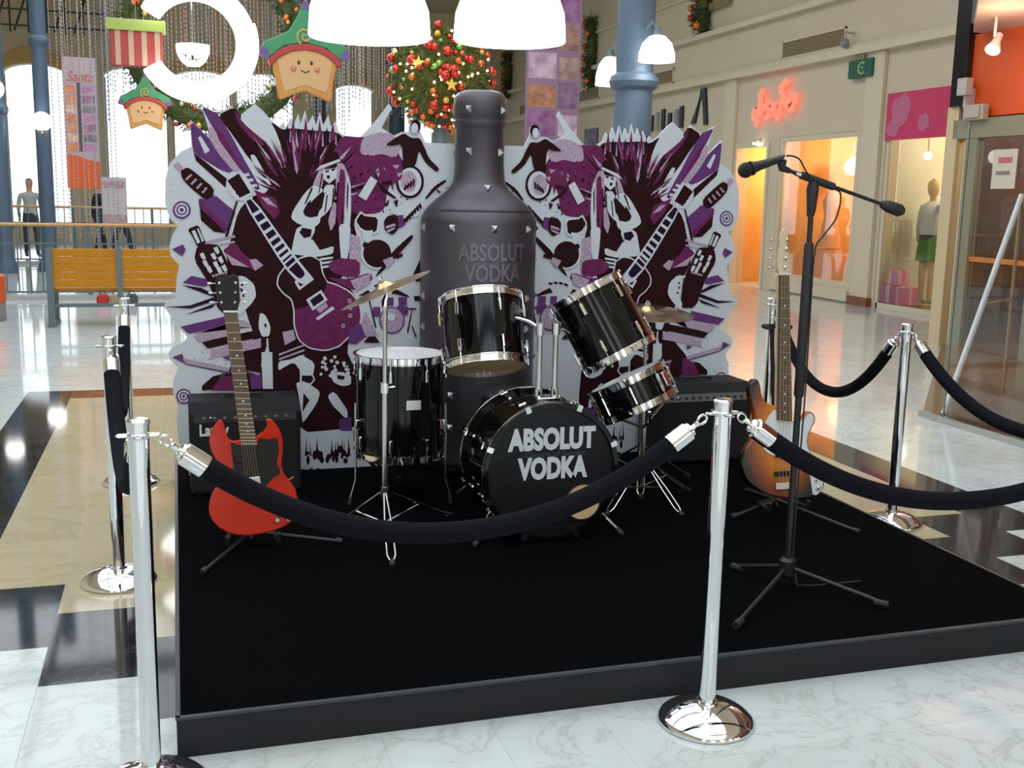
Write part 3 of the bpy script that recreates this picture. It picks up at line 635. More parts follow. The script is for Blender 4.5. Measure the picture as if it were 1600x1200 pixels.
P -1491,536 -1492,530 -1493,527 -1496,523 -1498,520 -1503,517 -1506,516 -1511,515 -1514,515 -1519,517 -1522,518 -1527,521 -1529,524 -1531,529 -1533,532 -1533,537 -1533,540 -1532,546 -1531,549 -1528,554 -1526,556 -1521,559 -1518,560 -1513,561 -1510,561 -1505,559 -1502,558 -1497,555 -1495,552 -1492,548 -1491,545 -1491,539
W -1498,537 -1499,533 -1500,531 -1502,528 -1503,526 -1506,524 -1508,524 -1511,523 -1513,523 -1517,524 -1519,525 -1522,527 -1523,529 -1525,532 -1526,534 -1526,538 -1526,540 -1525,543 -1524,545 -1522,548 -1521,550 -1518,552 -1516,552 -1513,553 -1511,553 -1507,552 -1505,551 -1502,549 -1501,548 -1499,544 -1498,542 -1498,539
P -1504,537 -1505,535 -1505,534 -1506,533 -1507,532 -1509,531 -1510,530 -1512,530 -1513,530 -1515,530 -1516,531 -1517,532 -1518,533 -1519,535 -1519,536 -1520,538 -1520,539 -1519,541 -1519,542 -1518,544 -1517,544 -1515,545 -1514,546 -1512,546 -1511,546 -1509,546 -1508,545 -1507,544 -1506,543 -1505,541 -1505,540 -1504,538
L -1430,1308 -1244,1351 -1240,1339 -1425,1296
L -1425,1281 -1245,1321 -1242,1312 -1423,1271
P -1545,1278 -1493,1302 -1480,1275 -1498,1244
M -1294,1281 -1256,1308 -1237,1304 -1208,1262 -1183,1242 -1123,1215 -1112,1201 -1136,1178 -1153,1176 -1190,1191 -1215,1205 -1267,1240 -1286,1254 -1300,1269
L -1293,1261 -1177,1189 -1259,1201
L -1174,1226 -1141,1232 -1106,1199 -1148,1171
K -1460,1381 -1425,1396 -1412,1390 -1402,1354 -1396,1337 -1383,1312 -1388,1302 -1417,1292 -1428,1298 -1440,1329 -1448,1345 -1465,1370
W -1450,1367 -1434,1374 -1410,1314 -1424,1305
W -1424,1379 -1416,1381 -1393,1320 -1401,1314
K -1417,1297 -1383,1304 -1364,1305 -1330,1302 -1314,1285 -1287,1227 -1272,1195 -1245,1139 -1236,1093 -1229,987 -1245,958 -1307,958 -1335,987 -1368,1089 -1390,1137 -1430,1206 -1439,1238 -1429,1282
W -1415,1255 -1397,1263 -1385,1235 -1396,1224 -1407,1237
W -1403,1219 -1385,1227 -1373,1199 -1384,1188 -1395,1201
W -1385,1189 -1367,1198 -1355,1169 -1366,1158 -1377,1171
W -1363,1255 -1345,1263 -1333,1235 -1344,1224 -1355,1237
W -1352,1213 -1335,1222 -1323,1193 -1333,1182 -1345,1195
W -1336,1183 -1318,1192 -1306,1163 -1317,1152 -1328,1165
W -1348,1285 -1330,1293 -1318,1265 -1329,1254 -1340,1267
W -1328,1237 -1311,1246 -1299,1217 -1309,1206 -1321,1219
W -1312,1195 -1294,1204 -1282,1175 -1293,1164 -1304,1177
L -1360,1150 -1348,1153 -1344,1144 -1354,1138
L -1344,1155 -1333,1158 -1328,1148 -1339,1142
L -1329,1159 -1318,1162 -1313,1152 -1324,1147
L -1314,1163 -1302,1166 -1298,1156 -1309,1151
L -1299,1167 -1287,1170 -1283,1160 -1293,1155
W -1250,1142 -1213,1146 -1193,1139 -1162,1112 -1151,1094 -1145,1054 -1148,1037 -1162,1014 -1178,995 -1221,952 -1234,949 -1239,981 -1235,995 -1216,1014 -1215,1024 -1229,1040 -1228,1050 -1209,1071 -1210,1080 -1232,1090 -1236,1098 -1228,1117 -1232,1126 -1255,1138
K -1207,1100 -1208,1096 -1210,1095 -1214,1094 -1216,1094 -1219,1097 -1219,1099 -1219,1103 -1218,1104 -1215,1107 -1213,1107 -1210,1106 -1208,1105 -1207,1102
K -1202,1045 -1203,1041 -1205,1040 -1209,1039 -1210,1039 -1213,1042 -1214,1044 -1214,1048 -1213,1049 -1210,1052 -1208,1052 -1205,1051 -1203,1050 -1201,1047
P -1500,1112 -1457,1147 -1386,1131 -1367,1105 -1396,1092
B -1505,1101 -1413,1087 -1348,1054 -1362,1044 -1443,1077
B -1589,992 -1468,999 -1348,1041 -1343,1022 -1463,984
B -1493,952 -1422,980 -1337,1012 -1364,985
P -1516,893 -1298,942 -1290,892 -1478,857
L -1430,859 -1321,882 -1267,888 -1183,885 -1168,891 -1198,915 -1211,922 -1226,922 -1232,915 -1236,892 -1247,875 -1282,841 -1316,828 -1403,815 -1433,819 -1455,845
K -1416,811 -1362,826 -1112,877 -1125,834 -1387,780
L -1375,771 -1125,828 -1126,778 -1276,751 -1377,728
P -1320,733 -1282,744 -1282,714
P -1560,739 -1514,757 -1505,731 -1497,704
L -1510,733 -1283,678 -1285,666 -1508,720
P -1505,709 -1284,657 -1287,648 -1500,701
K -1367,637 -1326,646 -1369,568 -1422,565 -1421,590
M -1326,642 -1260,672 -1256,559 -1375,563
P -1188,663 -1128,649 -1124,567 -1178,563
L -1188,657 -1134,646 -1134,637 -1186,645
W -1124,957 -1108,952 -1098,940 -1080,900 -1076,880 -1080,847 -1088,837 -1112,834 -1122,842 -1133,875 -1135,897 -1130,945
K -1107,902 -1095,902 -1096,883 -1105,883
W -1095,827 -1089,827 -1088,817 -1087,781 -1085,762 -1078,730 -1074,712 -1069,680 -1078,671 -1117,672 -1127,682 -1122,718 -1116,737 -1101,769 -1097,787 -1097,818
W -1123,755 -1069,754 -1068,562 -1120,564 -1123,674
L -1036,745 -907,792 -904,784 -1036,734
L -1036,721 -907,766 -904,757 -1036,710
L -1036,697 -907,740 -904,731 -1037,686
L -1037,674 -907,713 -905,704 -1037,662
L -1016,857 -961,869 -949,818 -1005,788
W -1026,708 -977,713 -956,718 -930,734 -910,730 -865,701 -854,680 -860,638 -875,627 -920,630 -935,640 -943,673 -948,685 -960,695 -977,690 -1026,661 -1040,663 -1039,697
K -1024,667 -976,693 -956,692 -932,662 -930,644 -947,610 -958,592 -978,564 -992,557 -1024,560 -1033,579 -1036,642
W -930,634 -862,632 -852,603 -875,575 -931,594
B -921,628 -868,626 -860,604 -879,584 -922,599
W -939,594 -891,583 -869,572 -835,546 -828,528 -839,492 -855,462 -904,392 -919,378 -922,401 -926,431 -937,513 -943,547 -950,586
K -913,535 -882,496 -920,433
W -783,519 -760,536 -742,523 -701,461 -688,440 -684,427 -683,418 -683,400 -686,395 -697,395 -704,400 -719,417 -729,429 -753,452 -765,469 -784,505
W -669,633 -672,627 -674,625 -680,624 -684,625 -688,629 -690,632 -690,638 -688,641 -683,645 -680,646 -674,644 -672,642 -669,636
W -808,668 -810,664 -811,662 -815,662 -817,662 -821,665 -822,667 -822,671 -821,673 -817,676 -815,676 -811,675 -809,674 -808,670
W -692,685 -694,680 -697,678 -702,676 -705,677 -710,681 -711,684 -711,690 -710,693 -705,696 -702,697 -696,695 -694,693 -692,688
W -735,616 -737,612 -739,611 -743,610 -746,611 -749,614 -750,616 -750,620 -749,623 -745,625 -743,626 -739,625 -737,623 -735,619
W -750,638 -753,633 -755,631 -761,630 -764,630 -769,634 -771,637 -770,644 -769,647 -764,650 -761,651 -755,650 -752,647 -750,642
W -760,621 -762,616 -765,614 -771,613 -774,613 -779,617 -780,620 -780,626 -778,629 -774,633 -771,634 -765,632 -762,630 -760,624
W -791,667 -793,662 -795,660 -800,659 -803,660 -807,663 -808,666 -808,671 -807,674 -803,677 -800,677 -795,676 -793,674 -791,669
W -674,615 -675,612 -677,611 -680,610 -682,611 -685,613 -685,614 -685,618 -685,620 -682,622 -680,622 -677,621 -675,620 -674,617
W -742,670 -744,665 -746,664 -750,663 -752,664 -756,667 -757,669 -757,674 -756,676 -752,679 -750,679 -746,678 -744,676 -742,672
W -671,652 -672,649 -674,648 -678,647 -679,647 -682,650 -683,652 -683,655 -682,657 -679,659 -677,660 -674,659 -672,658 -671,654
W -736,649 -738,644 -741,642 -747,641 -750,642 -754,646 -756,648 -756,655 -754,657 -750,661 -747,662 -741,660 -738,658 -736,653
W -726,690 -729,685 -731,683 -737,682 -740,682 -745,686 -746,689 -746,695 -745,698 -740,702 -737,702 -731,701 -729,699 -726,693
W -743,648 -745,644 -747,642 -751,642 -754,642 -757,645 -758,647 -758,652 -757,654 -753,657 -751,657 -747,656 -745,655 -743,650
W -784,656 -787,651 -789,650 -794,648 -797,649 -801,653 -803,655 -803,661 -801,664 -797,667 -794,668 -789,666 -787,664 -784,659
W -790,685 -792,681 -794,680 -798,679 -800,680 -803,682 -804,684 -804,688 -803,690 -800,693 -798,693 -794,692 -792,691 -790,687
W -790,713 -793,708 -795,706 -801,704 -804,705 -809,709 -810,712 -810,718 -809,721 -804,725 -801,726 -795,724 -793,722 -790,716
W -680,653 -682,648 -684,647 -690,646 -692,646 -696,650 -698,653 -698,658 -696,661 -692,664 -689,665 -684,663 -682,661 -680,656
W -813,630 -815,626 -817,625 -822,624 -824,624 -828,627 -829,630 -829,634 -828,637 -824,640 -822,640 -817,639 -815,637 -813,633
W -692,672 -693,668 -695,666 -699,666 -701,666 -705,669 -706,671 -706,675 -705,677 -701,680 -699,680 -695,679 -693,678 -692,674
W -766,622 -768,618 -770,617 -774,616 -776,616 -780,619 -781,621 -781,626 -780,628 -776,631 -774,631 -770,630 -768,628 -766,624
W -740,613 -742,607 -745,606 -750,604 -753,605 -758,609 -759,612 -759,618 -758,621 -753,624 -750,625 -744,624 -742,622 -740,616
W -756,700 -758,695 -761,693 -766,692 -769,692 -773,696 -775,699 -775,704 -773,707 -769,711 -766,711 -761,710 -758,708 -756,703
W -801,693 -803,688 -805,686 -811,685 -814,685 -819,689 -820,692 -820,698 -819,701 -814,704 -811,705 -805,703 -803,701 -801,696
W -678,670 -679,667 -681,666 -684,665 -685,665 -688,668 -689,669 -689,672 -688,674 -685,676 -684,676 -681,675 -679,674 -678,671
W -698,632 -699,629 -701,628 -705,627 -707,627 -709,630 -710,632 -710,635 -709,637 -706,639 -705,640 -701,639 -699,638 -698,634
W -739,720 -741,715 -743,713 -749,712 -751,713 -755,717 -757,719 -756,724 -755,727 -751,730 -748,731 -743,729 -741,728 -739,723
W -762,635 -730,642 -711,640 -675,627 -664,614 -664,581 -673,570 -701,565 -718,568 -750,583 -761,596 -769,625
K -740,626 -696,618 -702,599 -734,603
P -729,387 -665,397 -659,318 -723,328
W -903,282 -845,310 -792,319 -662,322 -600,304 -512,237 -452,216 -328,210 -293,185 -293,102 -409,86 -811,108 -921,143 -920,245
K -779,180 -780,171 -782,167 -785,163 -788,163 -791,167 -793,171 -794,181 -794,187 -792,196 -791,200 -787,204 -785,204 -782,200 -780,196 -779,186
K -815,197 -817,187 -819,183 -823,179 -826,179 -830,184 -832,188 -833,198 -833,203 -831,213 -830,216 -825,220 -823,220 -818,216 -817,212 -815,202
K -769,187 -770,180 -772,178 -775,175 -777,175 -781,178 -782,181 -784,188 -784,191 -782,198 -781,200 -777,203 -775,203 -771,200 -770,197 -769,191
K -886,209 -888,204 -890,202 -895,200 -898,200 -902,202 -904,205 -906,210 -906,214 -904,219 -902,221 -897,223 -895,223 -890,221 -888,218 -886,213
K -742,194 -744,184 -746,181 -751,177 -753,177 -758,181 -760,185 -762,195 -762,200 -760,209 -758,213 -753,217 -750,217 -745,213 -743,209 -742,199
K -679,184 -680,179 -682,176 -685,174 -687,174 -691,177 -693,179 -694,185 -694,189 -692,194 -691,197 -687,199 -685,199 -682,196 -680,194 -679,188
K -733,205 -736,196 -738,193 -744,190 -747,190 -753,194 -755,197 -757,206 -757,211 -755,220 -752,223 -747,227 -744,226 -738,223 -736,219 -733,210
K -814,181 -816,174 -817,171 -821,168 -823,168 -827,171 -829,174 -830,181 -830,185 -829,192 -827,195 -823,198 -821,197 -817,194 -815,192 -814,184
K -830,203 -833,192 -836,188 -842,183 -845,183 -851,188 -854,193 -856,204 -856,210 -853,221 -851,226 -845,230 -841,230 -835,225 -833,220 -830,209
K -707,183 -708,176 -710,173 -713,170 -715,170 -719,173 -720,176 -721,183 -721,187 -720,194 -718,197 -715,200 -713,200 -710,196 -708,194 -707,187
K -783,167 -785,158 -787,155 -791,151 -794,151 -798,155 -800,159 -802,168 -802,173 -800,182 -798,186 -794,189 -791,189 -787,185 -785,182 -783,172
K -695,202 -698,192 -700,189 -706,185 -709,185 -715,189 -717,193 -719,203 -719,208 -717,218 -715,221 -709,225 -706,225 -700,220 -698,217 -695,207
K -776,187 -779,181 -780,179 -785,177 -788,177 -793,180 -795,182 -797,188 -797,191 -795,196 -793,199 -788,201 -785,200 -780,198 -778,196 -776,190
K -683,157 -686,150 -688,147 -694,144 -698,144 -704,148 -706,151 -708,159 -708,163 -706,170 -703,173 -697,176 -694,176 -688,172 -686,169 -683,162
K -753,174 -754,163 -756,159 -759,154 -761,155 -765,159 -766,164 -768,175 -768,181 -766,192 -765,196 -761,201 -759,200 -755,196 -754,191 -753,180
K -885,169 -887,157 -889,152 -893,147 -895,147 -899,152 -901,157 -902,170 -902,177 -900,189 -899,194 -894,199 -892,198 -888,193 -887,188 -885,176
K -845,195 -848,182 -850,178 -856,173 -860,173 -865,178 -868,184 -870,196 -870,203 -867,216 -865,220 -859,225 -856,225 -850,220 -848,215 -845,202
K -733,169 -735,158 -737,154 -742,150 -744,150 -749,154 -750,159 -752,170 -752,176 -750,186 -748,190 -744,195 -741,194 -737,190 -735,185 -733,175
K -809,167 -812,159 -814,156 -820,153 -823,153 -828,157 -831,160 -833,168 -833,172 -831,180 -828,183 -822,186 -819,186 -814,182 -811,179 -809,171
K -710,221 -713,211 -715,207 -721,203 -725,204 -731,208 -734,212 -736,223 -736,228 -733,239 -731,243 -725,246 -721,246 -715,242 -713,238 -710,227
K -823,187 -825,177 -828,173 -833,170 -837,170 -842,174 -845,178 -847,188 -847,193 -844,203 -842,207 -836,210 -833,210 -827,206 -825,202 -823,192
K -689,197 -691,189 -693,186 -697,183 -699,183 -704,187 -706,190 -707,198 -707,202 -705,209 -704,212 -699,215 -697,215 -692,212 -691,209 -689,201
K -849,194 -844,277 -839,194
K -709,187 -701,269 -699,186
K -686,186 -678,307 -676,185
K -768,190 -769,278 -758,189
K -679,185 -674,259 -669,185
K -911,197 -898,312 -901,197
K -717,187 -714,291 -707,187
K -884,196 -885,279 -874,195
K -739,188 -739,279 -729,188
K -855,194 -843,311 -845,194
K -777,190 -766,285 -767,190
K -757,189 -747,275 -747,189
W -888,129 -890,124 -892,122 -897,120 -899,121 -904,123 -906,125 -907,130 -907,132 -905,137 -904,139 -899,140 -896,140 -892,138 -890,136 -888,131
W -851,127 -853,122 -855,120 -860,118 -862,119 -867,121 -869,123 -870,128 -870,130 -868,135 -867,137 -862,138 -859,138 -855,136 -853,134 -851,129
W -814,124 -816,120 -818,118 -823,116 -825,116 -830,119 -832,121 -833,126 -833,128 -831,133 -830,135 -825,136 -822,136 -818,134 -816,132 -814,127
W -777,122 -779,118 -781,116 -785,114 -788,114 -793,117 -794,119 -796,123 -796,126 -794,131 -792,133 -788,134 -785,134 -781,132 -779,130 -777,125
W -740,120 -741,116 -743,114 -748,112 -751,112 -755,115 -757,117 -759,121 -759,124 -757,129 -755,131 -750,132 -748,132 -743,130 -741,128 -740,123
W -702,118 -704,114 -706,112 -710,110 -713,110 -718,112 -719,114 -721,119 -721,122 -719,127 -718,129 -713,130 -710,130 -706,128 -704,126 -702,121
K -605,181 -577,180 -529,96 -557,97
K -557,165 -536,164 -501,94 -522,95
L -297,1909 -299,1899 -301,1894 -307,1886 -310,1882 -318,1877 -323,1876 -331,1876 -336,1877 -344,1881 -348,1884 -353,1892 -355,1897 -357,1907 -357,1912 -355,1922 -353,1927 -348,1935 -344,1939 -336,1943 -332,1945 -323,1945 -319,1944 -311,1940 -307,1937 -302,1929 -300,1924 -298,1914
K -297,1916 -299,1907 -301,1902 -306,1895 -309,1891 -316,1887 -320,1886 -328,1885 -332,1886 -339,1890 -342,1893 -347,1900 -349,1905 -350,1914 -350,1919 -349,1928 -347,1932 -342,1940 -339,1943 -332,1947 -328,1948 -320,1949 -316,1948 -309,1944 -306,1941 -301,1934 -299,1930 -298,1921
W -311,1906 -312,1897 -314,1893 -318,1887 -321,1885 -327,1882 -331,1882 -336,1884 -339,1886 -344,1892 -345,1896 -347,1904 -347,1909 -346,1917 -344,1921 -340,1927 -337,1930 -331,1932 -327,1932 -322,1930 -319,1928 -314,1922 -313,1918 -311,1910
K -472,1823 -432,1852 -414,1863 -390,1876 -377,1875 -352,1860 -338,1856 -309,1857 -297,1850 -283,1823 -274,1805 -257,1766 -242,1746 -205,1712 -197,1699 -208,1689 -221,1694 -258,1723 -276,1742 -300,1785 -309,1785 -317,1741 -326,1719 -348,1683 -362,1666 -388,1642 -400,1634 -416,1630 -415,1646 -395,1709 -390,1745 -395,1807 -405,1822 -437,1815 -453,1814 -477,1815
K -279,1630 -281,1613 -284,1604 -290,1589 -295,1581 -306,1569 -312,1563 -326,1555 -334,1552 -348,1549 -357,1549 -372,1551 -379,1554 -393,1561 -399,1567 -410,1579 -415,1586 -422,1601 -424,1610 -427,1627 -427,1636 -424,1653 -422,1662 -415,1678 -410,1685 -400,1698 -393,1703 -380,1711 -372,1714 -358,1717 -349,1718 -334,1715 -327,1713 -313,1705 -306,1700 -296,1688 -291,1681 -284,1666 -281,1657 -279,1640
W -292,1631 -294,1616 -296,1609 -302,1596 -306,1589 -314,1579 -320,1574 -331,1567 -337,1564 -349,1562 -356,1562 -368,1564 -375,1566 -386,1572 -391,1577 -400,1587 -404,1594 -409,1606 -411,1614 -413,1628 -413,1636 -411,1650 -409,1658 -404,1671 -400,1677 -391,1688 -386,1693 -375,1699 -369,1702 -357,1705 -350,1705 -338,1703 -331,1701 -320,1694 -315,1690 -306,1680 -302,1673 -297,1661 -294,1653 -292,1639
L -316,1630 -318,1617 -321,1610 -327,1598 -331,1592 -340,1584 -346,1581 -356,1578 -363,1578 -373,1581 -379,1583 -388,1591 -392,1596 -399,1608 -401,1615 -403,1628 -403,1636 -401,1650 -399,1657 -393,1668 -388,1674 -379,1682 -374,1685 -363,1688 -357,1688 -346,1686 -341,1683 -331,1675 -327,1670 -321,1659 -318,1652 -316,1638
K -387,1593 -377,1620 -366,1613 -377,1587
K -371,1600 -363,1630 -353,1624 -361,1594
K -356,1607 -350,1640 -339,1634 -346,1601
K -341,1614 -336,1650 -326,1644 -331,1608
K -537,1673 -529,1670 -522,1657 -502,1614 -482,1593 -434,1558 -423,1548 -431,1543 -447,1551 -495,1581 -514,1605 -534,1659
M -513,1664 -461,1712 -436,1724 -399,1717 -390,1703 -394,1660 -404,1642 -437,1621 -457,1615 -497,1615 -512,1621 -524,1644
K -508,1626 -446,1640 -452,1616 -496,1618
L -446,1713 -408,1720 -421,1696
L -421,1677 -389,1678 -414,1653
W -622,1556 -558,1657 -523,1633 -582,1532
K -266,1559 -237,1597 -218,1616 -177,1642 -164,1648 -158,1642 -168,1632 -206,1604 -224,1587 -254,1555 -264,1546 -272,1548
K -216,1609 -197,1590 -184,1584 -200,1578
K -483,1517 -458,1542 -471,1505
K -439,1530 -414,1543 -420,1499
W -455,1487 -398,1512 -368,1521 -319,1530 -304,1519 -300,1471 -314,1455 -367,1447 -388,1446 -408,1454 -424,1461 -460,1476
K -395,1426 -382,1444 -372,1435 -379,1410
K -381,1439 -368,1458 -358,1447 -365,1424
K -367,1453 -354,1472 -344,1458 -351,1438
K -353,1467 -340,1486 -330,1469 -337,1452
K -339,1481 -326,1500 -316,1481 -323,1466
K -325,1495 -312,1514 -302,1492 -309,1480
K -311,1509 -298,1528 -288,1504 -295,1493
W -637,1438 -617,1472 -608,1478 -594,1466 -576,1461 -528,1456 -514,1451 -510,1440 -511,1422 -519,1370 -537,1359 -593,1370 -615,1383 -637,1419
K -630,1436 -612,1462 -604,1466 -592,1455 -576,1452 -532,1448 -521,1433 -527,1381 -543,1370 -592,1382 -611,1393 -630,1421
P -445,1456 -388,1463 -382,1407 -420,1388
K -487,1433 -474,1451 -462,1458 -429,1464 -418,1453 -412,1407 -416,1388 -436,1363 -450,1361 -476,1374 -485,1387 -489,1419
L -480,1403 -430,1419 -426,1407 -477,1390
L -477,1381 -429,1400 -434,1388 -469,1370
L -665,1363 -615,1345 -609,1177 -666,1121 -672,1227
M -772,1214 -732,1234 -702,1237 -635,1229 -616,1212 -616,1156 -631,1140 -683,1140 -709,1145 -753,1161 -768,1173 -780,1200
W -444,1260 -448,1241 -451,1231 -461,1214 -467,1206 -482,1193 -491,1188 -508,1181 -519,1180 -537,1180 -548,1181 -565,1188 -574,1193 -588,1206 -595,1214 -604,1230 -608,1240 -611,1259 -611,1270 -607,1289 -604,1298 -595,1315 -588,1323 -574,1336 -565,1341 -547,1348 -537,1350 -519,1350 -508,1348 -491,1342 -482,1336 -467,1324 -461,1316 -451,1299 -448,1289 -444,1271
K -451,1257 -454,1241 -457,1233 -465,1219 -471,1212 -484,1201 -492,1197 -507,1191 -516,1189 -533,1189 -542,1191 -557,1196 -565,1201 -578,1211 -584,1218 -592,1232 -595,1241 -598,1257 -598,1266 -595,1282 -592,1290 -583,1304 -577,1311 -565,1321 -557,1326 -542,1332 -533,1333 -516,1333 -507,1332 -492,1326 -484,1322 -471,1312 -465,1305 -457,1291 -454,1282 -451,1266
K -569,1302 -572,1295 -575,1292 -583,1289 -587,1289 -595,1292 -598,1295 -601,1302 -601,1306 -597,1314 -594,1317 -587,1320 -583,1320 -575,1317 -572,1314 -569,1306
W -603,1376 -546,1382 -553,1345 -596,1326
K -521,1164 -462,1248 -427,1288 -362,1346 -341,1360 -333,1350 -346,1329 -404,1265 -438,1228 -503,1164 -524,1145 -534,1141
L -496,1227 -445,1246 -432,1221 -470,1184
K -432,1246 -394,1265 -388,1247 -420,1234
M -764,1138 -692,1130 -652,1134 -580,1158 -557,1158 -549,1134 -563,1116 -619,1076 -654,1073 -722,1101 -749,1115 -776,1135
L -666,1121 -559,1159 -566,1102 -635,1065
K -542,1095 -518,1105 -514,1095 -535,1085
K -511,1105 -487,1112 -484,1102 -504,1094
K -481,1108 -457,1114 -453,1104 -474,1098
K -450,1104 -426,1110 -423,1100 -443,1094
K -626,1040 -572,1072 -550,1044 -585,1043
K -449,1053 -440,1071 -434,1076 -422,1074 -407,1067 -364,1044 -352,1037 -354,1032 -369,1034 -418,1047 -435,1051 -448,1049
K -329,1038 -286,1039 -286,1012 -325,1012
P -477,1032 -438,1032 -438,988 -473,988
P -413,1032 -367,1032 -366,987 -409,987
P -419,988 -358,981 -361,936 -412,943
P -378,906 -380,892 -382,885 -389,872 -393,866 -403,855 -409,851 -421,845 -429,842 -442,840 -450,840 -463,843 -471,845 -483,852 -489,857 -499,867 -503,874 -509,887 -512,894 -514,908 -514,916 -512,930 -509,938 -503,950 -499,957 -489,967 -483,971 -471,978 -464,980 -450,982 -443,982 -429,980 -422,977 -409,971 -403,966 -393,956 -389,949 -383,936 -380,929 -378,914
L -385,907 -387,894 -389,887 -394,876 -398,870 -407,861 -413,857 -424,851 -430,849 -443,847 -450,847 -462,849 -468,852 -479,858 -485,862 -494,871 -498,877 -503,889 -505,896 -507,909 -507,916 -505,928 -503,935 -498,947 -494,952 -485,961 -479,966 -468,971 -462,973 -450,975 -443,975 -431,973 -424,971 -413,965 -408,961 -399,951 -395,945 -389,934 -387,927 -385,914
W -430,926 -432,918 -435,915 -441,910 -446,909 -454,909 -458,910 -464,915 -467,919 -469,926 -470,931 -467,938 -464,942 -458,947 -454,948 -446,948 -441,946 -435,942 -432,938 -430,930
P -547,982 -509,982 -509,931 -553,932
K -358,974 -315,974 -315,966 -358,966
K -341,966 -336,966 -357,846 -367,846
K -341,878 -334,878 -311,816 -318,816
K -572,1027 -566,1027 -528,874 -537,874
K -337,1145 -294,1238 -289,1120 -316,1114
K -598,796 -550,846 -509,791
P -667,876 -610,895 -560,849 -636,787 -680,794
L -585,964 -547,875 -521,829 -585,824 -610,888
L -1498,1613 -1500,1611 -1502,1612 -1502,1615 -1499,1615
L -1493,1591 -1495,1588 -1497,1589 -1497,1592 -1495,1593
L -1493,1575 -1495,1573 -1497,1574 -1497,1577 -1495,1577
L -1506,1555 -1507,1552 -1510,1553 -1510,1556 -1507,1557
L -1547,1560 -1549,1558 -1551,1559 -1551,1562 -1548,1563
L -1535,1564 -1536,1562 -1539,1563 -1539,1566 -1536,1567
L -1538,1593 -1540,1590 -1542,1591 -1542,1594 -1540,1595
L -1545,1566 -1546,1563 -1549,1564 -1549,1567 -1546,1568
L -1534,1592 -1535,1590 -1538,1591 -1538,1594 -1535,1595
"""

# ------------------------------------------------------------------ floor
floor = struct(MB().box(-9, 16, -9, 46, -0.10, -0.0012).build('floor', GROUT, smooth=0))
def on_screen(x, y, z=0.0):
    d = Vector((x, y, z - CAM_H)); w = d.dot(fwd)
    if w < 0.2: return None
    return 800 + F_PX * d.dot(rt) / w, 600 - F_PX * d.dot(upv) / w, w
tiles = []          # (x0, x1, y0, y1, kind)
CW, CX0 = 0.332, -1.13
def run(x0, x1, y0, y1, L, kind):
    n = max(1, round((y1 - y0) / L)); s = (y1 - y0) / n
    for i in range(n): tiles.append((x0, x1, y0 + i * s, y0 + (i + 1) * s, kind))
for k in range(16):
    kk = min(k, 15 - k); xa, xb = CX0 + k * CW, CX0 + (k + 1) * CW
    fy = 4.16 - 0.32 * min(kk, 3)
    run(xa, xb, fy - 0.64 * 5, fy, 0.64, 0)
    if kk == 0: run(xa, xb, fy, 8.96, 0.62, 1)
    else:
        run(xa, xb, fy, fy + 0.63, 0.63, 1)
        run(xa, xb, fy + 0.63, 8.62, 0.62, 2)
        run(xa, xb, 8.62, 8.96, 0.34, 3)
    run(xa, xb, 8.96, 8.96 + 0.64 * 9, 0.64, 0)
for i in range(8):
    run(CX0 - 0.664 * (i + 1), CX0 - 0.664 * i, 0.4, 14.72, 0.64, 0)
for i in range(9):
    run(CX0 + 16 * CW + 0.664 * i, CX0 + 16 * CW + 0.664 * (i + 1), 0.4, 14.72, 0.64, 0)
vis = []
for t in tiles:
    x0, x1, y0, y1, k = t
    if x0 > -0.05 and x1 < 3.12 and y0 > 2.93 and y1 < 6.04: continue
    if x1 > 10.2: continue
    c4 = [on_screen(x, y) for x in (x0, x1) for y in (y0, y1)]
    if any(c is None for c in c4): continue
    if max(c[0] for c in c4) < -60 or min(c[0] for c in c4) > 1660 or min(c[1] for c in c4) > 1260: continue
    A = (x1 - x0) * (y1 - y0) / (sum(c[2] for c in c4) / 4) ** 3
    vis.append((A, t))
vis.sort(key=lambda q: -q[0])
TM = [M_WHITE, M_BLACK, M_CREAM, M_RED]
tile_cache = {}
def tile_mesh(w, d, k):
    key = (round(w, 3), round(d, 3), k)
    if key not in tile_cache:
        g, b = 0.0006, 0.0006
        V = [(-w/2+g, -d/2+g, -0.012), (w/2-g, -d/2+g, -0.012), (w/2-g, d/2-g, -0.012), (-w/2+g, d/2-g, -0.012),
             (-w/2+g, -d/2+g, -b), (w/2-g, -d/2+g, -b), (w/2-g, d/2-g, -b), (-w/2+g, d/2-g, -b),
             (-w/2+g+b, -d/2+g+b, 0), (w/2-g-b, -d/2+g+b, 0), (w/2-g-b, d/2-g-b, 0), (-w/2+g+b, d/2-g-b, 0)]
        Fq = [(8, 9, 10, 11)]
        for i in range(4):
            j = (i + 1) % 4
            Fq += [(i, j, j + 4, i + 4), (i + 4, j + 4, j + 8, i + 8)]
        tile_cache[key] = MB().add(V, Fq).mesh('floor_tile', TM[k], smooth=0)
    return tile_cache[key]
TLIM = 290
for A, (x0, x1, y0, y1, k) in vis[:TLIM]:
    link('floor_tile', tile_mesh(x1 - x0, y1 - y0, k), floor, ((x0 + x1) / 2, (y0 + y1) / 2, 0))
rest = MB()
for A, (x0, x1, y0, y1, k) in vis[TLIM:]:
    rest.box(x0 + .0012, x1 - .0012, y0 + .0012, y1 - .0012, -0.012, 0, mi=k)
far = rest
far.box(CX0 - 0.664*8, 10.2, 14.72 + .003, 45, -0.012, 0, mi=0)
far.box(CX0 + 16*CW + 0.664*9, 10.2, -8, 14.72, -0.012, 0, mi=0)
far.box(-8.8, CX0 - 0.664*8, -8, 45, -0.012, 0, mi=0)
far.box(CX0 - 0.664*8, CX0 + 16*CW + 0.664*9, -8, 0.4, -0.012, 0, mi=0)
o = far.build('distant_floor_tiles', TM, floor, smooth=0); o['kind'] = 'stuff'

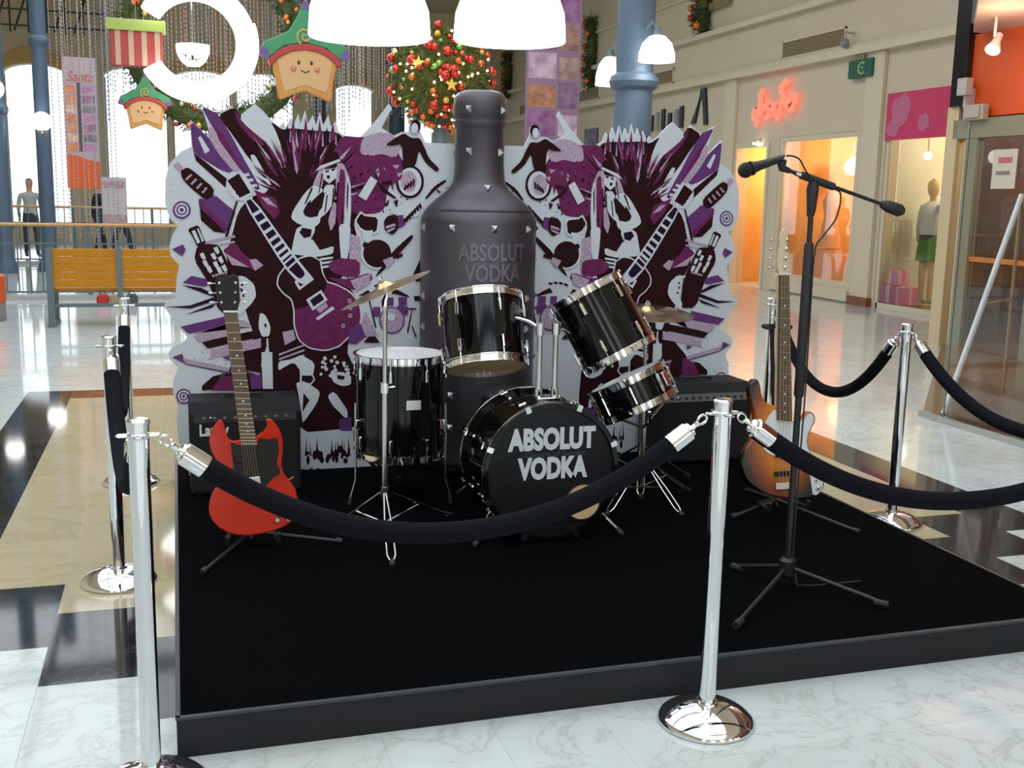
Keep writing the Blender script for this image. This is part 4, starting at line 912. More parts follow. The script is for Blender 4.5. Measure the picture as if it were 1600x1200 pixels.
# ------------------------------------------------------------------ shell
ZC = 7.4
XR = 10.2
# right-hand shop wall with a doorway, a display window and the pink shop's window
w = MB()
T = 0.25
def pier(y0, y1, z0, z1): w.box(XR, XR + T, y0, y1, z0, z1)
pier(18.75, 40, 0, 3.9); pier(17.55, 18.75, 2.62, 3.9); pier(17.22, 17.55, 0, 3.9)
pier(14.85, 17.22, 2.68, 3.9); pier(14.85, 17.22, 0, 0.24); pier(14.20, 14.85, 0, 3.9)
pier(12.55, 14.20, 3.18, 3.9); pier(10.2, 12.55, 0, 3.9)
pier(10.2, 40, 3.9, ZC)
wall_right = struct(w.build('wall_right', CREAMPAINT, smooth=0))
t = MB()
t.box(XR - 0.16, XR, 10.3, 40, 3.82, 3.92); t.box(XR - 0.10, XR, 10.3, 40, 3.92, 3.98); t.box(XR - 0.14, XR, 10.3, 40, 4.72, 4.82)
t.box(XR - 0.06, XR, 10.3, 40, 5.6, 5.66)
struct(t.build('trim_1', CREAMTRIM, smooth=0))
t = MB()
t.box(XR - 0.07, XR, 14.28, 14.72, 0.13, 3.82); t.box(XR - 0.07, XR, 18.8, 19.2, 0.13, 3.82)
t.box(XR - 0.04, XR, 14.85, 17.22, 0.02, 0.20)
struct(t.build('trim_2', CREAMTRIM, smooth=0, bevel=0.01))
t = MB().box(XR - 0.10, XR, 14.24, 14.76, 0, 0.13); t.box(XR - 0.10, XR, 18.76, 19.24, 0, 0.13)
struct(t.build('baseboard_right', mat('brown_plinth', (0.22, 0.075, 0.03), 0.3), smooth=0))
# ceiling: solid over the shops and behind the camera, open skylight above the hall
c_ = MB()
c_.box(5.4, XR + 5.5, 10.2, 40, ZC, ZC + 0.2)
c_.box(-9, -5.2, -9, 40, ZC, ZC + 0.2); c_.box(-5.2, 16, -9, -8.6, ZC, ZC + 0.2)
c_.box(5.4, 16, -8.6, 10.2, ZC, ZC + 0.2); c_.box(-5.2, 5.4, 25, 40, ZC, ZC + 0.2)
ceiling = struct(c_.build('ceiling', CREAMPAINT, smooth=0))
for i in range(9):
    b = MB().box(-5.2, 5.4, -8.6 + i * 4.15, -8.3 + i * 4.15, ZC - 0.1, ZC + 0.15).build('skylight_beam', GREYPAINT, ceiling, smooth=0)
for i in range(5):
    b = MB().box(-5.2 + i * 2.6, -5.08 + i * 2.6, -8.6, 25, ZC, ZC + 0.1).build('skylight_bar', GREYPAINT, ceiling, smooth=0)
struct(MB().box(-9.2, -9, -9, 40, 0, ZC).build('wall_left', CREAMPAINT, smooth=0))
w = MB(); w.box(-9, 16, -9.2, -9, 0, 0.5); w.box(-9, 16, -9.2, -9, 5.6, ZC)
for i in range(6): w.box(-9 + i * 4.7, -6.4 + i * 4.7, -9.2, -9, 0.5, 5.6)
struct(w.build('wall_back', CREAMPAINT, smooth=0))

# far end wall with arched windows to the sky
FY = 36.0
arches = [(-8.2, -6.0, 5.1), (-4.75, -3.0, 5.15), (-1.95, -0.12, 5.2), (0.02, 1.80, 5.2), (1.94, 3.75, 5.2), (5.05, 6.3, 5.0), (7.2, 8.6, 5.0)]
w = MB()
xs = [-9.0] + [q for a in arches for q in a[:2]] + [10.2]
for i in range(0, len(xs), 2):
    w.box(xs[i], xs[i+1], FY, FY + 0.4, 0, ZC)
for (a, b, z) in arches:
    rr = (b - a) / 2; cx = (a + b) / 2
    poly = [(a, ZC), (a, z - 0.35 * rr)] + [(cx - rr * math.cos(math.pi * i / 12), z - 0.35 * rr + 0.35 * rr * math.sin(math.pi * i / 12)) for i in range(1, 12)] + [(b, z - 0.35 * rr), (b, ZC)]
    w.prism(poly, FY, FY + 0.4)
    w.box(a, b, FY, FY + 0.4, 0, 0.3)
wall_far = struct(w.build('wall_far', mat('lit_cream_paint', (0.80, 0.66, 0.42), 0.6, noise=(1.0, (0.84, 0.72, 0.5), 0.3)), smooth=0))  # lighter, yellower cream stands in for light on this backlit wall
for n, (a, b, z) in enumerate(arches):
    cx = (a + b) / 2; rr = (b - a) / 2
    win = thing('window_%d' % (n + 1), None, None, (cx, FY + 0.2, 0)); struct(win)
    f = MB()
    f.box(-rr, -rr + .05, -0.04, 0.04, 0.3, z - .35 * rr); f.box(rr - .05, rr, -0.04, 0.04, 0.3, z - .35 * rr); f.box(-rr, rr, -0.04, 0.04, 0.3, 0.36)
    f.build('window_frame', mat('pale_frame', (0.6, 0.62, 0.62), 0.5), win, smooth=0)
    MB().box(-rr, rr, 0.05, 0.06, 0.3, z).build('pane', mat('dimming_glass', (0.70, 0.71, 0.71), 0.0, trans=1.0), win, smooth=0)  # tint added to the panes to dim the sky coming through
    # ochre surround above the arch
    rim = MB()
    outer = [(-rr - 0.05, z - 0.35 * rr)] + [(-(rr + 0.05) * math.cos(math.pi * i / 14), z - 0.35 * rr + 0.05 + (0.35 * rr + 0.42) * math.sin(math.pi * i / 14)) for i in range(1, 14)] + [(rr + 0.05, z - 0.35 * rr)]
    inner = [(rr * math.cos(math.pi * i / 12), z - 0.35 * rr + 0.35 * rr * math.sin(math.pi * i / 12)) for i in range(0, 13)]
    rim.prism(outer + inner, -0.34, -0.2)
    rim.build('arch_surround', YELLOWPAINT, win, smooth=0)

# shop rooms behind the right wall
s_ = MB()
s_.box(XR + T, 13.4, 12.4, 12.5, 0, 3.3); s_.box(XR + T, 13.4, 14.4, 14.5, 0, 3.3); s_.box(13.4, 13.5, 12.4, 14.5, 0, 3.3)
s_.box(XR + T, 13.5, 12.4, 14.5, 3.25, 3.35)
struct(s_.build('wall_pink_shop', mat('pale_shop_wall', (0.66, 0.60, 0.44), 0.6), smooth=0))
s_ = MB()
s_.box(XR + T, 13.2, 14.6, 14.7, 0, 3.0); s_.box(XR + T, 13.2, 19.2, 19.3, 0, 3.0); s_.box(13.2, 13.3, 14.6, 19.3, 0, 3.0)
s_.box(XR + T, 13.3, 14.6, 19.3, 2.95, 3.05); s_.box(XR + T, 12.6, 17.3, 17.36, 0, 2.95)
struct(s_.build('wall_amber_shop', mat('amber_shop_wall', (0.72, 0.44, 0.17), 0.6, noise=(2.5, (0.62, 0.33, 0.10), 0.2)), smooth=0))
def lamp(loc, power, colr, size=0.15, parent=None):
    l = bpy.data.lights.new('shop_lamp', 'POINT'); l.energy = power; l.color = colr; l.shadow_soft_size = size
    o = bpy.data.objects.new('shop_lamp', l); col.objects.link(o); o.location = loc
    return o
lamp((11.7, 16.1, 2.5), 100, (1.0, 0.70, 0.38)); lamp((11.4, 18.3, 2.4), 100, (1.0, 0.70, 0.36)); lamp((11.8, 13.4, 2.8), 60, (1.0, 0.86, 0.62))

# display window frame and glass (amber shop), pink shop glass
win = struct(thing('window_20', None, None, (XR + 0.05, 16.03, 0.24)))
f = MB(); f.box(-0.04, 0.05, -1.19, -1.09, 0, 2.44); f.box(-0.04, 0.05, 1.09, 1.19, 0, 2.44); f.box(-0.04, 0.05, -1.09, 1.09, 0, 0.08); f.box(-0.04, 0.05, -1.09, 1.09, 2.36, 2.44)
f.build('window_frame', CREAMTRIM, win, smooth=0)
MB().box(-0.004, 0.004, -1.09, 1.09, 0.08, 2.36).build('pane', GLASS, win, smooth=0)
win = struct(thing('window_21', None, None, (XR + 0.05, 13.37, 0)))
f = MB(); f.box(-0.03, 0.05, -0.82, -0.76, 0, 3.18); f.box(-0.03, 0.05, 0.76, 0.83, 0, 3.18); f.box(-0.03, 0.05, -0.8, 0.8, 0, 0.08)
f.build('window_frame', CREAMTRIM, win, smooth=0)
MB().box(-0.004, 0.004, -0.76, 0.76, 0.08, 3.18).build('pane', GLASS, win, smooth=0)
door = struct(thing('door_1', None, None, (XR, 18.15, 0)))
f = MB(); f.box(-0.03, 0.1, -0.62, -0.54, 0, 2.62); f.box(-0.03, 0.1, 0.54, 0.62, 0, 2.62); f.box(-0.03, 0.1, -0.54, 0.54, 2.54, 2.62)
f.build('door_frame', CREAMTRIM, door, smooth=0)

# pink banner over the pink shop's window
b = thing('shop_banner', 'pink shop banner with pale pink blots above the window with the mannequin', 'banner', (XR + 0.0, 13.5, 2.5))
MB().box(-0.02, 0.0, -0.72, 0.70, 0, 0.68).build('panel', PINK, b, smooth=0)
RY = Matrix.Rotation(R(-90), 4, 'Z')   # xz shapes to the wall facing -x
def blob(seed, cx, cz, r, sx=1.0):
    rnd = random.Random(seed)
    return [(cx + sx * r * (0.8 + 0.35 * rnd.random()) * math.cos(2*math.pi*i/14), cz + r * (0.8 + 0.35 * rnd.random()) * math.sin(2*math.pi*i/14)) for i in range(14)]
for sd, cx, cz, r in ((1, -0.35, 0.42, 0.24), (2, -0.52, 0.17, 0.14), (3, 0.18, 0.22, 0.13)):
    MB().prism(blob(sd, cx, cz, r), -0.024 - .001 * sd, -0.0205, RY).build('blot', PINKL, b, smooth=0)

# ------------------------------------------------------------------ glass boutique at the right
G = 8.2
bt = MB(); bt.prism([(5.34, -4), (5.34, 6.72), (8.2, 10.1), (16, 10.1), (16, -4)], 0.0, 0.03, Matrix(((1, 0, 0, 0), (0, 0, 1, 0), (0, 1, 0, 0), (0, 0, 0, 1))))
floor2 = struct(bt.build('floor_boutique', BROWNFLOOR, smooth=0))
MB().box(5.30, 5.34, -4, 6.72, 0, 0.05).build('metal_edge', STEEL, floor2, smooth=0)
w = MB()
w.box(G + 2.6, G + 2.8, -4, 10.2, 0, 3.6); w.box(G, 16, 10.1, 10.25, 0, 3.7)
struct(w.build('wall_boutique', mat('dark_brown_wall', (0.075, 0.035, 0.022), 0.5, noise=(1.2, (0.11, 0.05, 0.03), 0.3)), smooth=0))
w = MB().box(G - 0.02, G + 0.1, -4, 10.05, 2.5, 3.36)
struct(w.build('wall_boutique_fascia', ORANGE, smooth=0))
w = MB().prism([(5.45, -4), (5.45, 6.6), (8.05, 9.86), (16, 9.86), (16, -4)], 3.36, 3.5, Matrix(((1, 0, 0, 0), (0, 0, 1, 0), (0, 1, 0, 0), (0, 0, 0, 1))))
struct(w.build('ceiling_boutique', mat('boutique_ceiling', (0.55, 0.42, 0.36), 0.6), smooth=0))
win = struct(thing('door_2', None, None, (G, 9.6, 0.03)))
f = MB()
OLIVE = mat('olive_frame', (0.24, 0.24, 0.17), 0.35)
f.box(-0.06, 0.06, -2.4, 0.55, 2.25, 2.45); f.box(-0.05, 0.05, 0.16, 0.34, 0, 2.25); f.box(-0.05, 0.05, -0.9, -0.72, 0, 2.25)
f.build('door_frame', OLIVE, win, smooth=0)
MB().box(-0.005, 0.005, -0.72, 0.16, 0.02, 2.25).build('pane', GLASS, win, smooth=0)
MB().box(-0.015, -0.006, -0.40, -0.06, 1.72, 2.12).build('notice', mat('paper', (0.62, 0.58, 0.52), 0.7), win, smooth=0)
MB().box(-0.018, -0.0155, -0.34, -0.14, 1.98, 2.04).build('notice_print', mat('pink_print', (0.5, 0.12, 0.2), 0.7), win, smooth=0)
f = MB().box(-0.018, -0.0155, -0.32, -0.12, 1.86, 1.90).build('notice_print', mat('grey_print', (0.2, 0.2, 0.2), 0.7), win, smooth=0)
f = MB().box(-0.02, 0.04, -2.4, 0.16, 0.95, 1.0).build('push_bar', mat('orange_bar', (0.6, 0.2, 0.05), 0.4), win, smooth=0)
# clear side pane running from the metal edge to the far post
win = struct(thing('window_22', None, None, (0, 0, 0)))
MB().box(5.375, 5.387, 6.53, 6.545, 0.03, 2.15).build('pane_edge', mat('glass_edge', (0.20, 0.22, 0.18), 0.2), win, smooth=0)
MB().box(5.377, 5.385, -1.0, 6.53, 0.03, 2.15).build('pane', GLASS, win, smooth=0)
p = MB(); p.box(G - 0.06, G + 0.05, 10.08, 10.26, 0, 2.62); p.box(G - 0.02, G + 0.07, 9.93, 10.0, 0, 2.5)
struct(p.build('trim_3', mat('brass_post', (0.58, 0.48, 0.30), 0.35), smooth=0))
p = MB().box(G - 0.1, G + 0.12, 9.98, 10.2, 2.62, 4.4)
tag(p.build('projecting_sign', mat('black_gloss', (0.012, 0.009, 0.012), 0.2), smooth=0, bevel=0.01), 'tall black blank sign projecting at the corner of the orange boutique', 'sign')
o = MB().box(G - 0.2, G - 0.1, 9.84, 9.98, 2.72, 2.9); o.box(G - 0.14, G + 0.0, 9.90, 9.94, 2.6, 2.8); o.box(G-0.19, G-0.17, 9.87, 9.95, 2.76, 2.86)
tag(o.build('alarm_box', mat('grey_box', (0.42, 0.42, 0.42), 0.5), smooth=0, bevel=0.01), 'small grey box beside the tall black projecting sign', 'alarm box')
o = MB().box(G - 0.14, G - 0.06, 9.62, 9.92, 2.46, 2.62); o.box(G - 0.16, G - 0.14, 9.66, 9.88, 2.48, 2.60)
tag(o.build('door_closer', mat('grey_box2', (0.40, 0.36, 0.32), 0.5), smooth=0, bevel=0.008), 'grey housing on the corner of the boutique door lintel', 'door closer')
# racks with dark clothes inside
for i, (x, y) in enumerate(((9.6, 9.5), (9.8, 8.3), (9.5, 7.0))):
    r_ = thing('clothes_rack', ['clothes rack with dark garments furthest inside the orange boutique', 'clothes rack with dark garments in the middle of the orange boutique', 'clothes rack with dark garments nearest inside the orange boutique'][i], 'clothes rack', (x, y, 0.03), 0, 'clothes racks in the boutique')
    fr = MB(); fr.tube([(0, -0.5, 0), (0, -0.5, 1.5), (0, 0.5, 1.5), (0, 0.5, 0)], 0.015, 8); fr.tube([(-0.2, -0.5, 0.02), (0.2, -0.5, 0.02)], 0.015, 8); fr.tube([(-0.2, 0.5, 0.02), (0.2, 0.5, 0.02)], 0.015, 8)
    fr.build('rail_frame', STEEL, r_)
    for j in range(8):
        cc = random.choice([(0.03, 0.02, 0.03), (0.10, 0.02, 0.03), (0.04, 0.04, 0.06), (0.15, 0.13, 0.12), (0.05, 0.10, 0.09)])
        y_ = -0.42 + j * 0.12; h = 0.5 + 0.35 * random.random()
        MB().prism([(-0.20, 1.42 - h), (0.20, 1.42 - h), (0.17, 1.36), (0.05, 1.46), (-0.05, 1.46), (-0.17, 1.36)], -0.03, 0.03, Matrix.Translation((0, y_, 0))).build('garment', mat('garment_%d%d' % (i, j), cc, 0.8), r_, smooth=0, bevel=0.01)
e = thing('display_easel', 'white leaning easel legs behind the boutique glass', 'easel', (5.9, 6.62, 0.03))
f = MB(); f.tube([(-0.45, 0.0, 0), (0.40, 0.37, 1.63)], 0.022, 10); f.build('leg', WHITEPLASTIC, e)
f = MB(); f.tube([(0.75, 0.75, 0), (0.40, 0.37, 1.63)], 0.014, 8); f.build('leg', mat('tan_rod', (0.35, 0.22, 0.12), 0.5), e)
f = MB(); f.tube([(0.6, -0.25, 0), (0.40, 0.37, 1.63)], 0.014, 8); f.build('leg', mat('tan_rod', (0.35, 0.22, 0.12), 0.5), e)
f = MB(); f.tube([(-0.03, 0.185, 0.8), (0.58, 0.565, 0.8)], 0.010, 8); f.build('crossbar', mat('tan_rod', (0.35, 0.22, 0.12), 0.5), e)
# spotlight under the boutique ceiling
s_ = thing('track_spotlight', 'lit silver spotlight hanging in the orange boutique', 'spotlight', (7.6, 9.0, 3.08))
f = MB(); f.tube([(0, 0, 0.1), (0, 0, 0.28)], 0.014, 8); f.build('stem', WHITEPLASTIC, s_)
Ms = axisM((0, 0, 0), (-0.55, -0.25, -0.8))
f = MB(); f.lathe([(0.0, -0.16), (0.035, -0.16), (0.04, -0.07), (0.075, 0.03), (0.07, 0.04), (0.066, 0.03)], 20, Ms); f.build('housing', WHITEPLASTIC, s_)
f = MB(); f.lathe([(0.0, 0.03), (0.066, 0.03)], 20, Ms); f.build('lens', LAMPGLASS, s_)
lamp((7.3, 8.5, 2.95), 30, (1.0, 0.62, 0.4)); lamp((9.4, 8.8, 3.1), 70, (1.0, 0.7, 0.45)); lamp((9.3, 5.5, 3.0), 50, (1.0, 0.7, 0.45))

# ------------------------------------------------------------------ stage
SX0, SX1, SY0, SY1, SZ = -0.04, 3.10, 2.945, 6.04, 0.12
st = thing('stage_platform', 'low square stage platform covered in black carpet', 'stage', (0, 0, 0))
MB().box(SX0 + .012, SX1 - .012, SY0 + .012, SY1 - .012, 0.10, SZ).build('carpet', CARPET, st, smooth=0)
for nm, b in (('skirt_board', (SX0, SX1, SY0, SY0 + .012, 0.0, SZ - .004)), ('skirt_board', (SX0, SX1, SY1 - .012, SY1, 0.0, SZ - .004)),
              ('skirt_board', (SX0, SX0 + .012, SY0 + .012, SY1 - .012, 0.0, SZ - .004)), ('skirt_board', (SX1 - .012, SX1, SY0 + .012, SY1 - .012, 0.0, SZ - .004))):
    MB().box(*b).build(nm, STAGEPAINT, st, smooth=0)
for b in ((SX0 - .002, SX1 + .002, SY0 - .003, SY0 + .012, SZ - .006, SZ + .002), (SX0 - .003, SX0 + .01, SY0, SY1, SZ - .006, SZ + .002), (SX1 - .01, SX1 + .003, SY0, SY1, SZ - .006, SZ + .002)):
    MB().box(*b).build('edge_strip', EDGING, st, smooth=0)

# ------------------------------------------------------------------ printed backdrop
BY, BX = 5.63, 1.525
bd = thing('printed_backdrop', 'cut-out backdrop printed with purple guitars, rays and singers, behind the drum kit', 'backdrop', (BX, BY, SZ))
BOT_R, BOT_Y = 0.305, 5.55
BPROF = [(0.0, 0.0), (0.27, 0.0), (0.297, 0.03), (BOT_R, 0.08), (BOT_R, 1.31), (0.299, 1.34), (0.272, 1.385), (0.235, 1.42), (0.19, 1.455), (0.155, 1.485), (0.135, 1.525), (0.128, 1.60), (0.127, 1.785), (0.131, 1.79), (0.137, 1.81), (0.139, 1.815), (0.139, 1.826), (0.133, 1.831), (0.133, 1.842), (0.139, 1.848), (0.139, 1.91), (0.134, 1.945), (0.117, 1.968), (0.085, 1.98), (0.0, 1.985)]
outl = [(x, max(z - SZ, 0.004)) for x, z in pts(OUTLINE)]
ztop = outl[-1][1]
notch = [(-math.sqrt(max(r * r - (BY - BOT_Y - .012) ** 2, 0)) + .004, z) for r, z in BPROF[4:13] if z < ztop]
outl += [(notch[-1][0], ztop)] + notch[::-1] + [(notch[0][0], 0.004)]
for sgn in (1, -1):
    MB().prism([(x * sgn, z) for x, z in outl], 0.0, 0.014).build('wing_board', BOARD, bd, smooth=0)
lay = {}
for i, ln in enumerate(q for q in PRINT.strip().split('\n')):
    k, dat = ln.split(' ', 1)
    P = [(x, max(z - SZ, 0.002)) for x, z in pts(dat)]
    y = -0.0006 - i * 0.000014
    for sgn in (1, -1):
        key = (k, sgn)
        mb = lay.setdefault(key, MB())
        Q = [(x * sgn, z) for x, z in P]
        n = len(Q)
        a = sum(Q[j][0] * Q[(j+1) % n][1] - Q[(j+1) % n][0] * Q[j][1] for j in range(n))
        if a < 0: Q = Q[::-1]
        mb.add([(x, y, z) for x, z in Q], [tuple(range(n))])
PN = {'K': 'print_dark', 'B': 'print_indigo', 'P': 'print_purple', 'M': 'print_plum', 'L': 'print_lilac', 'W': 'print_white'}
for (k, sgn), mb in lay.items(): mb.build(PN[k], INK[k], bd, smooth=0)
for x in (-0.9, 0.9):
    MB().tube([(x, 0.026, 1.2), (x, 0.32, 0.016)], 0.012, 8).build('rear_strut', BLACKMETAL, bd)

# ------------------------------------------------------------------ giant bottle
bo = thing('giant_bottle', 'giant black studded bottle with embossed lettering in the middle of the backdrop', 'bottle', (BX, BOT_Y, SZ))
BR_ = BOT_R
MB().lathe(BPROF, 64).build('body', BOTTLE, bo, smooth=50)
MB().lathe([(0.279, 1.374), (0.2835, 1.372), (0.2795, 1.379), (0.276, 1.380)], 64, None, 0, R(-150), R(-30)).build('seam_line', mat('seam_dark', (0.02, 0.02, 0.026), 0.5), bo)
sm = MB().add([(-.018, .003, -.022), (.018, .003, -.022), (.018, .003, .022), (-.018, .003, .022), (0, -.020, 0)], [(0, 1, 4), (1, 2, 4), (2, 3, 4), (3, 0, 4), (3, 2, 1, 0)]).mesh('stud', STUD, 0)
def stud(ang, z, r):
    a = R(ang)
    link('stud', sm, bo, (r * math.sin(a), -r * math.cos(a), z), (0, 0, a))
for z in (1.285, 0.93, 0.77, 0.60, 0.43, 0.26):
    for ang in (-123, -82, -41, 0, 41, 82, 123):
        if z in (0.93,) and ang == 0: continue
        stud(ang, z, BR_ - .001)
for ang in (-123, -41, 41, 123): stud(ang, 1.67, 0.127); stud(ang, 1.88, 0.138)
for ang in (-100, 0, 100): stud(ang, 1.482, 0.158)
def wrap_text(s, size, z, sx, m, off, shear=0.0, ex=0.004):
    me = textmesh(s, size, extrude=ex, offset=off, sx=sx, shear=shear)
    for v in me.vertices:
        a = v.co.x / BR_; r = BR_ + 0.002 + v.co.z
        v.co = Vector((r * math.sin(a), -r * math.cos(a), z + v.co.y))
    me.materials.append(m)
    return link('embossed_lettering', me, bo)
EMB = mat('embossed_metal', (0.16, 0.16, 0.19), 0.33, 0.5)
wrap_text('ABSOLUT', 0.118, 1.165, 0.70, EMB, 0.003)
wrap_text('VODKA', 0.118, 1.060, 0.70, EMB, 0.003)
wrap_text('Country of Sweden', 0.036, 1.112, 0.95, EMB, 0.0, 0.3, 0.002)

# ------------------------------------------------------------------ stanchions and ropes
def make_stanchion():
    s = thing('stanchion', 'x', 'stanchion')
    MB().lathe([(0.0, 0.0), (0.145, 0.0), (0.148, 0.004), (0.147, 0.012), (0.138, 0.022), (0.118, 0.036), (0.09, 0.050), (0.06, 0.058), (0.034, 0.062), (0.034, 0.068), (0.026, 0.069)], 48).build('base', CHROME, s, smooth=60)
    MB().lathe([(0.0255, 0.062), (0.0255, 0.955)], 32).build('post', CHROME, s)
    MB().lathe([(0.0255, 0.955), (0.0285, 0.957), (0.0285, 0.966), (0.0265, 0.968), (0.0265, 0.990), (0.0285, 0.992), (0.0285, 0.999), (0.024, 1.004), (0.0, 1.006)], 32).build('cap', CHROME, s, smooth=40)
    for a in (0, 90, 180, 270):
        x, y = math.cos(R(a)), math.sin(R(a))
        MB().tube([(x * .026 - y * .010, y * .026 + x * .010, .962), (x * .048 - y * .010, y * .048 + x * .010, .962), (x * .052, y * .052, .962), (x * .048 + y * .010, y * .048 - x * .010, .962), (x * .026 + y * .010, y * .026 - x * .010, .962)], 0.0035, 8).build('ring', CHROME, s)
    return s
POSTS = [(-0.105, 2.80, 'chrome rope stanchion at the near left corner of the stage, cut by the photo edge'),
         (1.505, 2.765, 'chrome rope stanchion in front of the stage near the microphone stand'),
         (-0.262, 4.455, 'chrome rope stanchion midway along the left side of the stage'),
         (-0.270, 6.02, 'chrome rope stanchion at the far left corner of the stage'),
         (3.372, 4.41, 'chrome rope stanchion at the right side of the stage, below the boutique'),
         (3.405, 5.72, 'chrome rope stanchion at the far right, behind the sunburst bass guitar'),
         (3.36, 2.80, 'chrome rope stanchion at the near right corner of the stage')]
proto = make_stanchion()
for i, (x, y, lb) in enumerate(POSTS):
    s = proto if i == 0 else copy_tree(proto)
    s.location = (x, y, 0); tag(s, lb, 'stanchion', 'rope stanchions around the stage')
def rope(ia, ib, sag, label, bulge=0.0):
    A, B = Vector((*POSTS[ia][:2], 0.962)), Vector((*POSTS[ib][:2], 0.962))
    d = (B - A); d.z = 0; L = d.length; d.normalize()
    A = A + d * 0.052; B = B - d * 0.052
    ro = thing('barrier_rope', label, 'rope', A, 0, 'velvet barrier ropes')
    side = Vector((-d.y, d.x, 0))
    def at(t):
        sx = 2 * t - 1
        z = -sag * (1 - abs(sx) ** 2.1)
        return Vector((A.lerp(B, t).x, A.lerp(B, t).y, 0.955 + z)) - A + side * bulge * (1 - sx * sx)
    N = 36
    C = [at(i / N) for i in range(N + 1)]
    # arc-length trim for hook and ferrule
    cum = [0.0]
    for i in range(N): cum.append(cum[-1] + (C[i+1] - C[i]).length)
    def at_s(sv):
        for i in range(N):
            if cum[i+1] >= sv: return C[i].lerp(C[i+1], (sv - cum[i]) / (cum[i+1] - cum[i]))
        return C[-1]
    T_ = cum[-1]
    h, f = 0.055, 0.135
    MB().tube([at_s(f - 0.012 + (T_ - 2 * f + 0.024) * i / 40) for i in range(41)], 0.0295, 14).build('velvet_rope', ROPE, ro, smooth=60)
    for s0, sg in ((0.0, 1), (T_, -1)):
        P = lambda q: at_s(s0 + sg * q)
        MB().tube([P(h), P(h + .004), P(h + .012), P(h + .016), P(f)], [0.012, 0.022, 0.024, 0.0305, 0.0305], 18).build('ferrule', CHROME, ro)
        p0, p1 = P(0.0), P(h)
        dd = (p1 - p0).normalized(); ss = dd.cross(Vector((0, 0, 1))).normalized(); uu = ss.cross(dd)
        cpt = p0 + dd * 0.016
        MB().tube([cpt + dd * 0.016 * math.cos(q) + uu * 0.012 * math.sin(q) for q in [2 * math.pi * i / 14 for i in range(14)]], 0.004, 8, closed=True).build('snap_hook', CHROME, ro)
        MB().tube([p0 + dd * .030, p0 + dd * .036, p0 + dd * .042, p1 + dd * .004], [0.006, 0.010, 0.007, 0.009], 12).build('swivel', CHROME, ro)
    return ro
rope(0, 1, 0.30, 'black velvet rope hanging across the front of the stage before the drum kit')
rope(1, 6, 0.32, 'black velvet rope hanging from the front stanchion to the right, before the bass guitar')
rope(6, 4, 0.31, 'black velvet rope at the far right edge of the photo, before the boutique glass')
rope(4, 5, 0.40, 'black velvet rope hanging behind the microphone stand on the right side')
rope(0, 2, 0.30, 'black velvet rope along the near half of the left side of the stage')
rope(2, 3, 0.40, 'black velvet rope along the far half of the left side of the stage')

# ------------------------------------------------------------------ drums
lug_me = MB().tube([(0, 0, -.030), (0, 0, -.026), (0, 0, .026), (0, 0, .030)], [0.004, 0.009, 0.009, 0.004], 10).box(-.005, .010, -.006, .006, -.008, .008).mesh('lug', CHROME)
def drum(name, label, M, r, depth, top, bottom, nl=6, hoop=CHROME, hoop_w=0.016, lug_in=0.055, bottom_visible=True):
    d = thing(name, label, 'drum', M=M)
    MB().lathe([(r, 0.008), (r, depth - 0.008)], 48).build('shell', LACQUER, d)
    for z0, z1, zc, hd, nm in ((depth - 0.024, depth + 0.010, depth - 0.002, top, 'batter_head'), (-0.010, 0.024, 0.002, bottom, 'resonant_head')):
        MB().lathe([(r + .002, z0), (r + hoop_w * .6, z0), (r + hoop_w * .6, z0 + .003), (r + hoop_w * .45, z0 + .005), (r + hoop_w * .45, z1 - .006), (r + hoop_w, z1 - .004), (r + hoop_w, z1), (r + .001, z1), (r + .001, z0)], 48).build('hoop', hoop, d, smooth=30)
        sg = 1 if zc > depth / 2 else -1
        prof = [(r + .002, zc), (r - .012, zc + sg * .003), (0.0, zc + sg * .003)]
        MB().lathe(prof if sg > 0 else prof[::-1], 48).build(nm, hd, d, smooth=60) if True else None
    for i in range(nl):
        a = 2 * math.pi * (i + .5) / nl
        for z, s in ((depth - lug_in - .02, 1), (lug_in + .02, -1)):
            link('lug', lug_me, d, ((r + .013) * math.cos(a), (r + .013) * math.sin(a), z), (0, 0, a + math.pi))
            e = (depth - .002) if s > 0 else .002
            MB().tube([((r + .013) * math.cos(a), (r + .013) * math.sin(a), z + s * .028), ((r + .013) * math.cos(a), (r + .013) * math.sin(a), e + s * .012)], 0.0032, 8).build('tension_rod', CHROME, d)
    return d
# bass drum (axis towards the viewer)
BC = Vector((1.485, 4.57, 0.425)); BRAD = 0.283; BD = 0.40
Mb = Matrix.Translation(BC) @ Matrix.Rotation(R(90), 4, 'X')
bs = thing('bass_drum', 'black bass drum with white lettering on its front head', 'drum', M=Mb)
MB().lathe([(BRAD, 0.02), (BRAD, BD - 0.02)], 64).build('shell', LACQUER, bs)
for z0, z1 in ((BD - 0.035, BD), (0.0, 0.035)):
    MB().lathe([(BRAD + .001, z0), (BRAD + .017, z0), (BRAD + .020, z0 + .004), (BRAD + .020, z1 - .004), (BRAD + .016, z1), (BRAD - .002, z1), (BRAD - .002, z0)], 64).build('hoop', LACQUER, bs, smooth=30)
MB().lathe([(BRAD + .0205, BD - .022), (BRAD + .0212, BD - .020), (BRAD + .0212, BD - .014), (BRAD + .0205, BD - .012)], 64).build('hoop_trim', STEEL, bs)
MB().lathe([(BRAD + .0205, .012), (BRAD + .022, .013), (BRAD + .022, .024), (BRAD + .0205, .025)], 64).build('hoop_trim', STEEL, bs)
MB().lathe([(BRAD - .001, BD - .012), (BRAD - .02, BD - .008), (0.0, BD - .008)], 64).build('front_head', HEADK, bs, smooth=60)
MB().lathe([(0.0, .010), (BRAD - .001, .010)], 64).build('batter_head', HEADW, bs)
fz = BD - .0072
Mt = Matrix.Translation((0, 0, fz))
